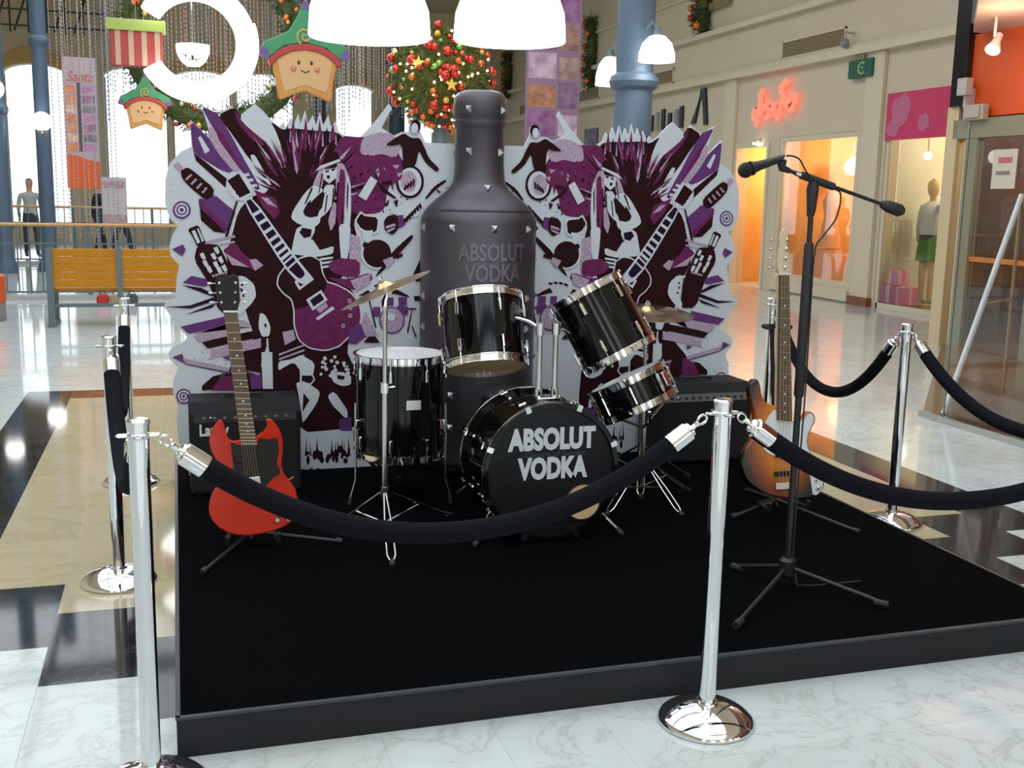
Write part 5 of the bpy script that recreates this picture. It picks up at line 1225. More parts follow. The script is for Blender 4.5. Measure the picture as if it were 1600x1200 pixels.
def head_text(s, size, x, z, m, sx, off, shear=0.0):
    me = textmesh(s, size, extrude=0.0006, offset=off, sx=sx, shear=shear)
    me.transform(Matrix.Translation((x, z, fz))); me.materials.append(m)
    return link('lettering', me, bs)
head_text('ABSOLUT', 0.122, 0.0, 0.142, LETTER, 0.72, 0.0065)
head_text('VODKA', 0.122, 0.004, 0.016, LETTER, 0.70, 0.0065)
head_text('Country of Sweden', 0.036, 0.01, 0.080, LETTERDIM, 0.95, 0.0, 0.35)
MB().lathe([(0.0, fz + .0012), (0.078, fz + .0012), (0.078, fz)], 32, Matrix.Translation((0.144, -0.136, 0))).build('port_cover', HEADB, bs)
MB().lathe([(0.076, fz), (0.076, fz + .003), (0.081, fz + .003), (0.081, fz)], 32, Matrix.Translation((0.144, -0.136, 0))).build('port_ring', RUBBER, bs)
cl_me = MB().box(-.011, .011, -.006, .022, -.008, .014).tube([(0, .020, .008), (0, .020, -.055)], 0.0034, 8).tube([(-.016, .020, -.058), (.016, .020, -.058)], 0.005, 8).mesh('claw', CHROME)
for i in range(8):
    a = R(22.5 + 45 * i)
    for z, fl in ((BD - 0.008, 0), (0.008, 1)):
        o = link('claw', cl_me, bs, ((BRAD + .006) * math.cos(a), (BRAD + .006) * math.sin(a), z), (0, 0, a - math.pi / 2))
        if fl: o.rotation_euler = (math.pi, 0, a + math.pi / 2)
        link('lug', lug_me, bs, ((BRAD + .013) * math.cos(a), (BRAD + .013) * math.sin(a), (BD * .70 if not fl else BD * .3)), (0, 0, a + math.pi))
for sg in (-1, 1):
    a = R(-90 + sg * 52)
    p0 = Vector(((BRAD) * math.cos(a), BRAD * math.sin(a), 0.27)); p1 = Vector((sg * 0.325, -0.285, 0.385))
    dd = (p1 - p0).normalized()
    MB().tube([p0 - dd * .02, p0 + dd * .03], 0.020, 14).build('spur_bracket', CHROME, bs)
    sp = MB().tube([p0, p1], 0.0075, 10).build('spur', CHROME, bs)
    MB().tube([p1 - dd * .02, p1 + dd * .012, p1 + dd * .022], [0.012, 0.012, 0.004], 10).build('spur_foot', RUBBER, sp)
# tom mount on top of the bass drum
tm = thing('tom_holder', 'chrome double tom holder standing on the bass drum', 'drum hardware', (1.515, 4.36, 0.708))
MB().box(-.055, .055, -.045, .045, -0.004, .012).build('mount_plate', CHROME, tm, bevel=.004)
for x in (-.036, .036):
    MB().tube([(x, 0, .01), (x, 0, .05), (x, 0, .052), (x, 0, .32)], [.017, .017, .0115, .0115], 16).build('tube', STEEL, tm)
    MB().tube([(x, 0, .28), (x, 0, .33)], .018, 16).build('clamp', CHROME, tm)
MB().tube([(-.036, 0, .305), (-.07, .05, .33), (-.11, .11, .34)], .009, 12).build('arm', CHROME, tm)
MB().tube([(.036, 0, .305), (.075, .03, .30), (.115, .05, .28)], .009, 12).build('arm', CHROME, tm)
# rack toms
a1 = Vector((0.0, 0.37, 0.93)).normalized(); b1 = Vector((1.305, 4.58, 0.818))
drum('tom_drum', 'black rack tom standing upright with its beige lower head showing, left of the two', Matrix.Translation(b1) @ Vector((0,0,1)).rotation_difference(a1).to_matrix().to_4x4() @ Matrix.Rotation(R(10), 4, 'Z'), 0.176, 0.315, HEADW, HEADB)
a2 = Vector((-0.42, 0.30, 0.86)).normalized(); b2 = Vector((1.922, 4.52, 0.862))
drum('tom_drum', 'black rack tom tilted to the left, above the snare drum', Matrix.Translation(b2) @ Vector((0,0,1)).rotation_difference(a2).to_matrix().to_4x4() @ Matrix.Rotation(R(25), 4, 'Z'), 0.172, 0.335, HEADW, HEADB)
# floor tom
ft = drum('floor_tom', 'black floor tom with white top head on three chrome legs', Matrix.Translation((1.0, 5.0, 0.345)), 0.207, 0.475, HEADW, HEADB, 8)
for a in (195, 325, 80):
    x, y = math.cos(R(a)), math.sin(R(a))
    MB().box(-.015, .020, -.016, .016, -.022, .022, Matrix.Translation((x * .215, y * .215, .16)) @ Matrix.Rotation(R(a), 4, 'Z')).build('leg_bracket', CHROME, ft, bevel=.003)
    lg = MB().tube([(x * .232, y * .232, .26), (x * .232, y * .232, -.10), (x * .235, y * .235, -.115), (x * .262, y * .262, -.205)], .0055, 10).build('leg', STEEL, ft)
    MB().tube([(x * .258, y * .258, -.19), (x * .265, y * .265, -.2245)], .011, 10).build('rubber_foot', RUBBER, lg)
MB().box(-.034, .034, -.004, .004, -.022, .022, Matrix.Translation((0.02, -.2095, .27))).build('badge', STEEL, ft, smooth=0)
# snare and its stand
a3 = Vector((-0.38, 0.26, 0.88)).normalized(); c3 = Vector((2.075, 4.62, 0.60))
sn = drum('snare_drum', 'shallow black snare drum tilted on a chrome stand right of the bass drum', Matrix.Translation(c3) @ Vector((0,0,1)).rotation_difference(a3).to_matrix().to_4x4(), 0.180, 0.15, HEADW, HEADB, 8, lug_in=.04)
MB().box(-.02, .02, -.012, .012, -.03, .04, Matrix.Translation((0.11, -.165, .075)) @ Matrix.Rotation(R(34), 4, 'Z')).build('strainer', CHROME, sn, bevel=.004)
def tripod(parent, hub_z, feet, tube_r=.010, strut=True, m=STEEL, double=True, collar_z=None):
    """feet: local xyz of each foot"""
    for (x, y, z) in feet:
        d = Vector((x, y, 0)); L = d.length; d.normalize(); s = Vector((-d.y, d.x, 0))
        top = Vector((0, 0, hub_z)) + d * .018; f = Vector((x, y, z + .012))
        if double:
            k = top.lerp(f, .88); mdl = top.lerp(f, .55)
            lg = MB().tube([top + s * .004, mdl + s * .016, k + s * .016, f], .0042, 8).tube([top - s * .004, mdl - s * .016, k - s * .016, f], .0042, 8).build('leg', m, parent)
        else:
            lg = MB().tube([top, f], tube_r, 8).build('leg', m, parent)
        MB().tube([top.lerp(f, .95), f + Vector((0, 0, -.002)) + d * .01], .012, 10).build('rubber_foot', RUBBER, lg)
        if strut:
            MB().tube([Vector((0, 0, hub_z - .13)) + d * .016, top.lerp(f, .5)], .004, 8).build('strut', m, parent)
    MB().tube([(0, 0, hub_z - .025), (0, 0, hub_z + .025)], .020, 16).build('collar', m, parent)
ss = thing('snare_stand', 'chrome tripod stand under the snare drum', 'drum stand', (2.10, 4.62, SZ))
tripod(ss, 0.22, [(0.32, .14, 0), (0.10, -.24, 0), (-.24, -.16, 0)])
MB().tube([(0, 0, .08), (0, 0, .40)], .012, 12).build('tube', STEEL, ss)
for a in (20, 140, 260):
    x, y = math.cos(R(a)), math.sin(R(a))
    zt = 0.478 + 0.40 * x * .16 - .02
    MB().tube([(0, 0, .38), (x * .10 - .01, y * .10, .43 + .3 * x * .1), (x * .185 - .02, y * .185, zt), (x * .20 - .03, y * .20, zt + .05)], .0065, 10).build('basket_arm', CHROME, ss)
# cymbals
def cymbal_prof(r): return [(0.008, .030), (.020, .028), (.034, .018), (.042, .012), (r * .55, .006), (r, -.006), (r, -.0075), (r * .55, .0045), (.042, .0105), (.034, .0165), (.020, .0265), (0.008, .0285)]
def cymbal(label_c, label_s, loc, z, r, nrm, feet, wing=True):
    s = thing('cymbal_stand', label_s, 'cymbal stand', loc, 0, 'cymbal stands')
    h = z - loc[2]
    MB().tube([(0, 0, .10), (0, 0, h * .62)], .0125, 14).build('lower_tube', STEEL, s)
    MB().tube([(0, 0, h * .62 - .02), (0, 0, h - .07)], .0095, 14).build('upper_tube', STEEL, s)
    cj = MB().tube([(0, 0, h * .62 - .03), (0, 0, h * .62 + .012)], .019, 14).build('height_clamp', CHROME, s)
    MB().tube([(.015, -.008, h * .62 - .01), (.040, -.016, h * .62 - .005)], .006, 8).build('wing_screw', CHROME, cj)
    n = Vector(nrm).normalized(); top = Vector((0, 0, h))
    MB().tube([(0, 0, h - .08), (0, 0, h - .05), top - n * .02, top + n * .055], [.014, .014, .008, .004], 12).build('tilter', CHROME, s)
    MB().tube([top + n * .030, top + n * .040], .014, 12).build('felt', mat('felt_grey', (0.4, 0.4, 0.4), .9), s)
    MB().tube([top + n * .041, top + n * .052], .009, 10).build('wing_nut', CHROME, s)
    tripod(s, 0.20, feet)
    c = thing('cymbal', label_c, 'cymbal', M=Matrix.Translation(Vector(loc) + top) @ Vector((0,0,1)).rotation_difference(n).to_matrix().to_4x4(), group='cymbals of the drum kit')
    MB().lathe(cymbal_prof(r)[:6] + cymbal_prof(r)[6:], 56).build('bow', BRASS, c, smooth=40)
    MB().lathe([(.008, .0305), (.020, .0287), (.034, .0187)], 32).build('bell', BRASS, c, smooth=60)
cymbal('brass cymbal tilted edge-on above the floor tom', 'chrome cymbal stand in front of the floor tom', (0.815, 4.40, SZ), 1.185, 0.20, (-.40, .09, .91), [(-.04, -.38, 0), (-.22, .14, 0), (.34, .22, 0)])
cymbal('flat brass cymbal half hidden behind the tilted tom', 'chrome cymbal stand behind the snare drum', (2.25, 4.97, SZ), 1.015, 0.235, (.02, -.10, 1), [(.30, .06, 0), (-.15, .28, 0), (-.12, -.28, 0)])
# drummer's stool
ts = thing('drum_stool', 'round black padded drum stool behind the bass drum', 'stool', (1.51, 4.88, SZ))
MB().lathe([(0.0, .44), (.135, .44), (.148, .452), (.150, .50), (.140, .525), (.11, .535), (0, .537)], 36).build('seat', mat('black_vinyl', (0.013, 0.013, 0.016), .4), ts, smooth=50)
MB().tube([(0, 0, .12), (0, 0, .45)], .013, 12).build('post', STEEL, ts)
tripod(ts, .24, [(.22, .10, 0), (-.22, .10, 0), (0, -.20, 0)])

# ------------------------------------------------------------------ amplifiers
def amp(label, x0, x1, y0, y1, z1, logo, rz, grey):
    cx, cy = (x0 + x1) / 2, (y0 + y1) / 2
    a = thing('guitar_amplifier', label, 'amplifier', (cx, cy, SZ), rz, 'guitar amplifiers')
    w, d, h = (x1 - x0) / 2, (y1 - y0) / 2, z1 - SZ
    prof = [(-d, 0.012), (d, 0.012), (d, h), (-d + .05, h), (-d, h - .05)]
    Mx = Matrix.Rotation(R(90), 4, 'Z')
    MB().prism([(y, z) for y, z in prof], -w, w, Matrix(((0, 1, 0, 0), (1, 0, 0, 0), (0, 0, 1, 0), (0, 0, 0, 1)))).build('cabinet', TOLEX, a, smooth=0, bevel=.008)
    MB().box(-w + .02, w - .02, -d - .004, -d + .002, .03, h - .10).build('grille_cloth', GRILLE, a, smooth=0)
    MB().box(-w + .02, w - .02, -d - .004, -d + .002, h - .095, h - .052).build('control_panel', PANELG if grey else PANEL, a, smooth=0)
    kn = MB().tube([(0, 0, 0), (0, -.010, 0), (0, -.012, 0)], [.009, .008, .005], 12).mesh('knob', mat('amp_knob', (.10, .10, .10), .3) if not grey else mat('amp_knob_dark', (.02, .02, .02), .3))
    for i in range(11 if grey else 9):
        link('knob', kn, a, (-w + .07 + i * (2 * w - .14) / (10 if grey else 8), -d - .004, h - .074))
    MB().lathe([(0, 0), (.006, 0), (.006, .008), (0, .009)], 12, Matrix.Translation((-w + .10, -d - .004, h - .070)) @ Matrix.Rotation(R(90), 4, 'X')).build('jack', CHROME, a)
    for sx in (-1, 1):
        for sy in (-1, 1): MB().lathe([(0, 0), (.016, 0), (.014, .013), (0, .013)], 12, Matrix.Translation((sx * (w - .04), sy * (d - .04), 0))).build('rubber_foot', RUBBER, a)
    MB().tube([(-.09, 0, h), (-.085, 0, h + .016), (.085, 0, h + .016), (.09, 0, h)], .008, 8).build('handle', RUBBER, a)
    if logo:
        text(logo, .078, LETTER, a, 'lettering', (-w + .112, -d - .006, h - .132), extrude=.001, offset=.0025, sx=.74)
    return a
amp('black guitar amplifier with white logo behind the red guitar', .032, .552, 5.22, 5.50, .575, 'Laney', 0, False)
amp('black bass amplifier with grey knob panel behind the sunburst bass', 2.50, 3.065, 5.30, 5.58, .570, None, 0, True)

# ------------------------------------------------------------------ guitars
def fretboard(parent, P, n, m, y0=-.030, y1=-.019, dots=True):
    MB().prism(P, y0, y1).build('fretboard', m, parent, smooth=0)
    (ax, az), (bx, bz), (cx, cz), (dx, dz) = P          # nut left, nut right, body right, body left
    for i in range(1, n + 1):
        t = (1 - 2 ** (-i / 12.0)) / (1 - 2 ** (-(n + .6) / 12.0))
        l = Vector((ax + (dx - ax) * t, y0, az + (dz - az) * t)); r = Vector((bx + (cx - bx) * t, y0, bz + (cz - bz) * t))
        MB().tube([l, r], .0016, 6).build('fret', FRETM, parent)
        if dots and i in (3, 5, 7, 9, 12, 15, 17, 19):
            q = (l + r) / 2; q.z += .012
            MB().lathe([(0, 0), (.0045, 0), (.0045, .0008), (0, .0008)], 10, Matrix.Translation((q.x, y0 + .0002, q.z)) @ Matrix.Rotation(R(90), 4, 'X')).build('fret_marker', WHITEPLASTIC, parent, smooth=0)
def strings(parent, a, b, n, wa, wb, r):
    a, b = Vector(a), Vector(b)
    s = (b - a).cross(Vector((0, 1, 0))).normalized()
    for i in range(n):
        t = (i / (n - 1) - .5)
        MB().tube([a + s * wa * t, b + s * wb * t], r, 5).build('string', FRETM, parent)
# red double-cutaway
g = thing('electric_guitar', 'cherry red electric guitar with two pointed horns on a stand', 'guitar', M=Matrix.Translation((.265, 4.36, .184)) @ Matrix.Rotation(R(-8), 4, 'X'))
SG = pts('-118,481 -136,462 -151,438 -160,412 -162,386 -154,350 -139,319 -130,292 -128,265 -132,235 -142,204 -158,178 -168,152 -172,125 -170,99 -156,68 -134,42 -100,20 -63,8 -20,3 26,6 74,14 117,27 148,42 170,62 181,88 183,111 180,150 172,185 150,220 126,251 119,283 124,318 128,350 128,384 123,412 108,444 86,472 70,476 63,471 67,455 65,442 54,426 39,416 21,404 -35,396 -62,390 -80,395 -90,408 -94,422 -102,457 -108,474')
MB().prism(SG, -.017, .019).build('body', REDWOOD, g, smooth=25, bevel=.009)
MB().prism(pts('-80,387 -38,372 23,369 34,398 70,392 105,397 112,351 101,293 115,256 106,240 90,239 56,203 20,198 -14,191 -64,216 -72,294'), -.0205, -.0172).build('pickguard', GTRBLACK, g, smooth=0)
nk = pts('-90,909 -38,908 23,369 -38,372')
MB().prism(nk, -.019, .004).build('neck', REDWOOD, g, smooth=0, bevel=.006)
fretboard(g, nk, 22, ROSEWOOD)
MB().prism(pts('-92,909 -36,908 -36,916 -92,917'), -.033, -.012).build('nut', WHITEPLASTIC, g, smooth=0)
MB().prism(pts('-90,914 -38,913 -26,956 -28,1048 -42,1062 -64,1054 -89,1064 -114,1058 -120,1040 -114,957'), -.024, -.008, Matrix.Translation((0, .0, .0))).build('headstock', GTRBLACK, g, smooth=0, bevel=.003)
for i in range(3):
    for sx, x in ((-1, -98 - i * 3), (1, -46 + i * 2)):
        z = (950 + 38 * i) * .001; X = x * .001
        tn = MB().lathe([(0, 0), (.006, 0), (.006, .010), (.003, .014), (0, .014)], 12, Matrix.Translation((X, -.024, z)) @ Matrix.Rotation(R(90), 4, 'X')).build('tuner_post', CHROME, g)
        MB().tube([(X + sx * .012, -.014, z), (X + sx * .030, -.014, z), (X + sx * .032, -.014, z), (X + sx * .046, -.014, z)], [.003, .003, .009, .008], 10, flat=.6).build('tuner_button', WHITEPLASTIC, tn)
for (x, z) in ((-20, 322), (-11, 222)):
    MB().box(-.044, .044, -.030, -.020, -.019, .019, Matrix.Translation((x * .001, 0, z * .001)) @ Matrix.Rotation(R(-5), 4, 'Y')).build('pickup', STEEL if z < 300 else GTRBLACK, g, smooth=0, bevel=.003)
MB().tube([(-.050, -.028, .158), (.062, -.028, .168)], .0075, 10).tube([(-.046, -.016, .1585), (-.046, -.028, .1585)], .006, 10).tube([(.058, -.016, .1675), (.058, -.028, .1675)], .006, 10).build('tailpiece', CHROME, g)
MB().box(-.046, .052, -.027, -.017, .183, .196, Matrix.Rotation(R(-3), 4, 'Y')).build('bridge', CHROME, g, smooth=0, bevel=.002)
for (x, z) in ((103, 92), (134, 98), (96, 60), (140, 62)):
    MB().lathe([(0, 0), (.013, 0), (.012, .010), (.009, .014), (0, .014)], 16, Matrix.Translation((x * .001, -.017, z * .001)) @ Matrix.Rotation(R(90), 4, 'X')).build('knob', GTRBLACK if z > 65 else FRETM, g)
MB().tube([(.150, -.010, .22), (.168, -.014, .232)], .004, 8).build('strap_button', FRETM, g)
strings(g, (-.064, -.036, .912), (.004, -.032, .19), 6, .036, .052, .0007)
# sunburst bass
def sunburst():
    m = bpy.data.materials.new('sunburst_lacquer'); m.use_nodes = True; nt = m.node_tree; b = nt.nodes['Principled BSDF']
    tc = nt.nodes.new('ShaderNodeTexCoord'); mp = nt.nodes.new('ShaderNodeMapping'); mp.vector_type = 'POINT'
    mp.inputs['Location'].default_value = (.03, 0, -.20); mp.inputs['Scale'].default_value = (1.0, 0.0, 0.62)
    ln = nt.nodes.new('ShaderNodeVectorMath'); ln.operation = 'LENGTH'
    nz = nt.nodes.new('ShaderNodeTexNoise'); nz.inputs['Scale'].default_value = 14
    ad = nt.nodes.new('ShaderNodeMath'); ad.operation = 'MULTIPLY_ADD'; ad.inputs[1].default_value = .02
    rp = nt.nodes.new('ShaderNodeValToRGB'); e = rp.color_ramp.elements
    e[0].position = .10; e[0].color = (.66, .20, .008, 1); e[1].position = .215; e[1].color = (.012, .005, .003, 1)
    k = rp.color_ramp.elements.new(.165); k.color = (.26, .05, .003, 1)
    L = nt.links.new
    L(tc.outputs['Object'], mp.inputs['Vector']); L(mp.outputs['Vector'], ln.inputs[0]); L(tc.outputs['Object'], nz.inputs['Vector'])
    L(nz.outputs['Fac'], ad.inputs[0]); L(ln.outputs['Value'], ad.inputs[2]); L(ad.outputs[0], rp.inputs['Fac']); L(rp.outputs['Color'], b.inputs['Base Color'])
    b.inputs['Roughness'].default_value = .15; b.inputs['Coat Weight'].default_value = .15
    return m
g2 = thing('bass_guitar', 'sunburst bass guitar with white pickguard on a stand', 'guitar', M=Matrix.Translation((2.673, 4.25, .197)) @ Matrix.Rotation(R(-8), 4, 'X'))
BG = pts('-173,580 -190,566 -200,544 -199,510 -192,476 -178,440 -171,402 -168,364 -172,327 -190,300 -211,279 -232,248 -243,212 -243,178 -235,145 -217,112 -189,88 -158,66 -120,48 -62,30 -1,20 60,14 118,17 154,28 180,51 188,74 183,97 168,140 145,185 122,220 106,254 103,282 109,309 124,340 141,368 145,388 138,404 124,418 107,421 96,414 88,400 76,386 63,377 29,375 -70,452 -84,460 -99,461 -118,474 -128,489 -138,516 -141,542 -148,566 -158,578')
MB().prism(BG, -.019, .021).build('body', sunburst(), g2, smooth=25, bevel=.010)
MB().prism(pts('-75,436 -98,412 -117,385 -134,356 -143,326 -145,298 -139,275 -126,252 -107,235 -72,222 -32,219 10,218 45,209 66,194 82,170 98,142 110,116 116,76 123,33 138,29 151,34 166,48 175,66 177,86 172,104 156,148 135,186 112,222 96,255 92,284 98,315 114,344 131,374 133,392 125,405 116,412 107,411 94,396 79,379 27,370'), -.0225, -.0192).build('pickguard', WHITEPLASTIC, g2, smooth=0)
nk = pts('-44,1050 5,1050 12,379 -65,388')
MB().prism(nk, -.021, .004).build('neck', MAPLE, g2, smooth=0, bevel=.006)
fretboard(g2, nk, 20, ROSEWOOD, -.032, -.021)
MB().prism(pts('-46,1050 7,1050 7,1058 -46,1058'), -.035, -.014).build('nut', WHITEPLASTIC, g2, smooth=0)
MB().prism(pts('-44,1056 5,1056 14,1090 12,1124 2,1170 0,1217 8,1240 4,1257 -12,1264 -27,1254 -36,1226 -37,1194 -44,1160 -52,1123 -52,1085'), -.025, -.010).build('headstock', MAPLE, g2, smooth=0, bevel=.003)
for i in range(4):
    X, z = (-.030 + .004 * i), 1.085 + .042 * i
    tn = MB().lathe([(0, 0), (.008, 0), (.008, .012), (.004, .016), (0, .016)], 12, Matrix.Translation((X + .012, -.025, z)) @ Matrix.Rotation(R(90), 4, 'X')).build('tuner_post', CHROME, g2)
    MB().tube([(X - .012, -.014, z), (X - .040, -.014, z)], .004, 8).build('tuner_shaft', CHROME, tn)
    MB().tube([(X - .038, -.014, z), (X - .042, -.014, z), (X - .060, -.014, z), (X - .064, -.014, z)], [.006, .014, .014, .006], 10, flat=.35).build('tuner_key', CHROME, tn)
MB().box(-.075, .015, -.034, -.022, .215, .235).build('pickup', GTRBLACK, g2, smooth=0, bevel=.004)
MB().box(-.080, .000, -.033, -.019, .128, .150).build('pickup', GTRBLACK, g2, smooth=0, bevel=.004)
MB().box(-.078, .008, -.036, -.019, .066, .100).build('bridge', CHROME, g2, smooth=0, bevel=.003)
for (x, z) in ((132, 150), (140, 105), (147, 65)):
    MB().lathe([(0, 0), (.012, 0), (.011, .014), (0, .016)], 16, Matrix.Translation((x * .001, -.0225, z * .001)) @ Matrix.Rotation(R(90), 4, 'X')).build('knob', CHROME, g2)
strings(g2, (-.020, -.038, 1.054), (-.036, -.038, .10), 4, .036, .056, .0012)
# guitar stands
def gstand(label, hub, feet, yoke):
    s = thing('guitar_stand', label, 'guitar stand', (hub[0], hub[1], SZ), 0, 'guitar stands')
    h = hub[2] - SZ
    for f in feet:
        x, y = f[0] - hub[0], f[1] - hub[1]
        lg = MB().tube([(0, 0, h), (x, y, .012)], .008, 10).build('leg', BLACKMETAL, s)
        d = Vector((x, y, 0)).normalized() * .02
        MB().tube([(x - d.x, y - d.y, .018), (x + d.x * .3, y + d.y * .3, .012)], .012, 10).build('rubber_foot', RUBBER, lg)
    yx, yy, yz = yoke[0] - hub[0], yoke[1] - hub[1], yoke[2] - SZ
    MB().tube([(0, 0, h - .03), (0, 0.02, h + .05), (yx, yy, yz)], .010, 12).build('upright', BLACKMETAL, s)
    MB().tube([(yx - .06, yy - .07, yz), (yx - .05, yy - .01, yz), (yx, yy, yz), (yx + .05, yy - .01, yz), (yx + .06, yy - .07, yz)], .010, 10).build('neck_yoke', RUBBER, s)
    for sx in (-1, 1):
        MB().tube([(0, .01, h), (sx * .09, .0, h - .012), (sx * .10, -.10, h - .016), (sx * .10, -.112, h + .02)], .010, 10).build('cradle_arm', RUBBER, s)
    return s
gstand('black tripod stand holding the red guitar', (.262, 4.43, .180), [(.06, 4.11), (.62, 4.36), (.22, 4.80)], (.222, 4.525, .83))
gstand('black tripod stand holding the sunburst bass', (2.66, 4.32, .192), [(2.86, 3.96), (2.42, 4.30), (2.72, 4.70)], (2.645, 4.435, 1.0))

# ------------------------------------------------------------------ microphone on boom stand
ms = thing('microphone_stand', 'black boom microphone stand at the right front of the stage', 'microphone stand', (2.178, 3.433, SZ))
for (x, y) in ((1.795, 3.125), (2.435, 3.160), (2.085, 3.68)):
    x, y = x - 2.178, y - 3.433; d = Vector((x, y, 0)).normalized()
    lg = MB().tube([d * .02 + Vector((0, 0, .085)), (x, y, .014)], .0085, 10).build('leg', BLACKMETAL, ms)
    MB().tube([Vector((x, y, .0165)) - d * .05, Vector((x, y, .0145))], [.014, .014], 10).build('rubber_foot', RUBBER, lg)
MB().tube([(0, 0, .05), (0, 0, .06), (0, 0, .115), (0, 0, .125)], [.02, .032, .032, .02], 18).build('hub', BLACKMETAL, ms)
MB().tube([(.02, -.02, .07), (.028, -.03, .02)], .004, 8).build('hub_screw', CHROME, ms)
MB().tube([(0, 0, .03), (0, 0, .76)], .0125, 14).build('lower_tube', BLACKMETAL, ms)
MB().tube([(0, 0, .74), (0, 0, .75), (0, 0, 1.30), (0, 0, 1.31)], [.012, .0185, .0175, .012], 16).build('grip_sleeve', RUBBER, ms)
MB().tube([(0, 0, 1.30), (0, 0, 1.50)], .0095, 12).build('upper_tube', BLACKMETAL, ms)
MB().tube([(-.004, 0, 1.40), (0, 0, 1.42), (0, 0, 1.50), (0, 0, 1.53)], [.012, .016, .022, .014], 14).build('boom_clutch', RUBBER, ms)
bm = [Vector((2.068, 3.43, 1.682)), Vector((2.517, 3.43, 1.557))]
bm = [b - Vector((2.178, 3.433, SZ)) for b in bm]
MB().tube([bm[0], bm[1]], .0068, 12).build('boom', BLACKMETAL, ms)
bd_ = (bm[1] - bm[0]).normalized()
MB().tube([bm[0] + bd_ * .055, bm[0] + bd_ * .06, bm[0] + bd_ * .20, bm[0] + bd_ * .205], [.007, .014, .014, .007], 12).build('boom_sleeve', RUBBER, ms)
MB().tube([bm[0] + bd_ * .035, bm[0] + bd_ * .055], .010, 12).build('chrome_band', CHROME, ms)
MB().tube([bm[1] - bd_ * .055, bm[1] - bd_ * .05, bm[1] - bd_ * .02, bm[1] + bd_ * .03, bm[1] + bd_ * .045, bm[1] + bd_ * .05], [.008, .014, .022, .024, .016, .004], 16).build('counterweight', RUBBER, ms, smooth=60)
MB().tube([bm[0] + bd_ * .01, bm[0] - bd_ * .02, Vector((2.045, 3.43, 1.712)) - Vector((2.178, 3.433, SZ))], [.010, .014, .018], 12).build('microphone_clip', RUBBER, ms)
mc = thing('microphone', 'black handheld microphone with round grille clipped to the boom', 'microphone', (1.904, 3.43, 1.677))
md = (Vector((2.045, 0, 1.722)) - Vector((1.904, 0, 1.677))).normalized()
MB().tube([md * q for q in (.024, .03, .05, .14, .158)], [.024, .021, .018, .012, .011], 16).build('handle', BLACKMETAL, mc)
MB().sphere((0, 0, 0), .0275, 18, 12).build('grille', mat('mic_mesh', (.03, .03, .03), .35, .6, bump=(900, .8)), mc)
MB().tube([md * .020, md * .028], .0255, 18).build('grille_band', BLACKMETAL, mc)
cb = [(2.055, 1.727), (2.062, 1.731), (2.105, 1.72), (2.15, 1.665), (2.25, 1.622), (2.283, 1.60), (2.272, 1.52), (2.225, 1.455), (2.196, 1.40), (2.194, 1.2), (2.196, .9), (2.192, .5), (2.196, .2), (2.24, .134), (2.5, .128)]
P = [Vector((x, 3.415 if i < 8 else 3.42, z)) for i, (x, z) in enumerate(cb)]
sp = []
for i in range(len(P) - 1):
    p0, p1, p2, p3 = P[max(i-1, 0)], P[i], P[i+1], P[min(i+2, len(P)-1)]
    for k in range(6):
        t = k / 6
        sp.append(.5 * ((2*p1) + (p2-p0)*t + (2*p0-5*p1+4*p2-p3)*t*t + (3*p1-p0-3*p2+p3)*t**3))
o_ = Vector(P[0])
mcab = thing('microphone_cable', 'thin black cable looping from the microphone along the boom', 'cable', o_)
MB().tube([q - o_ for q in sp] + [P[-1] - o_], .0032, 8).build('lead', RUBBER, mcab)
MB().tube([Vector((0, .012, -.004)), Vector((-.028, .015, -.012))], .0095, 12).build('plug', CHROME, mcab)

# ------------------------------------------------------------------ bench and railings on the left
bn = thing('bench', 'wooden bench with grey frame seen from behind, beyond the stage on the left', 'bench', (0, 13.2, 0))
for i in range(5):
    z0 = 0.45 + i * 0.087
    MB().box(-1.345, 1.30, -.012, .014, z0, z0 + .084).build('back_slat', WOOD, bn, smooth=0, bevel=.006)
for x in (-1.37, -.63, .10, .83, 1.30):
    MB().box(x - .030, x + .030, -.035, -.012, .22, .895).build('back_post', GREYPAINT, bn, smooth=0)
for x in (-1.37, 1.30):
    MB().box(x - .035, x + .035, -.04, .03, .02, .895).build('leg', GREYPAINT, bn, smooth=0)
    MB().box(x - .035, x + .035, .40, .46, .02, .42).build('leg', GREYPAINT, bn, smooth=0)
    MB().box(x - .045, x + .045, -.08, .50, 0, .03).build('foot', GREYPAINT, bn, smooth=0, bevel=.005)
for i in range(4):
    MB().box(-1.34, 1.28, .04 + i * .11, .14 + i * .11, .40, .43).build('seat_slat', WOOD, bn, smooth=0, bevel=.005)
MB().box(-1.34, 1.28, -.02, .02, .22, .26).build('lower_rail', GREYPAINT, bn, smooth=0)

def railing(label, y, x0, x1, ztop, step, m_post, zmid):
    r_ = thing('balustrade', label, 'railing', (0, y, 0), 0, 'wood topped railings')
    MB().tube([(x0, 0, ztop), (x1, 0, ztop)], .036, 12, flat=.7).build('handrail', RAILWOOD, r_)
    MB().box(x0, x1, -.012, .012, zmid - .012, zmid + .012).build('upper_rail', m_post, r_, smooth=0)
    MB().box(x0, x1, -.012, .012, .09, .115).build('lower_rail', m_post, r_, smooth=0)
    bme = MB().box(-.009, .009, -.009, .009, .11, ztop - .02).mesh('baluster', m_post, 0)
    pme = MB().box(-.028, .028, -.022, .022, 0, ztop - .02).mesh('post', m_post, 0)
    n = int((x1 - x0) / step)
    for i in range(n + 1):
        if i % 9 == 4: link('post', pme, r_, (x0 + i * step, 0, 0))
        else: link('baluster', bme, r_, (x0 + i * step, 0, 0))
    MB().box(x0, x1, -.14, .14, 0, .06).build('kerb', mat('grey_stone', (.40, .40, .39), .3, noise=(8, (.46, .46, .45), .3)), r_, smooth=0)
    return r_
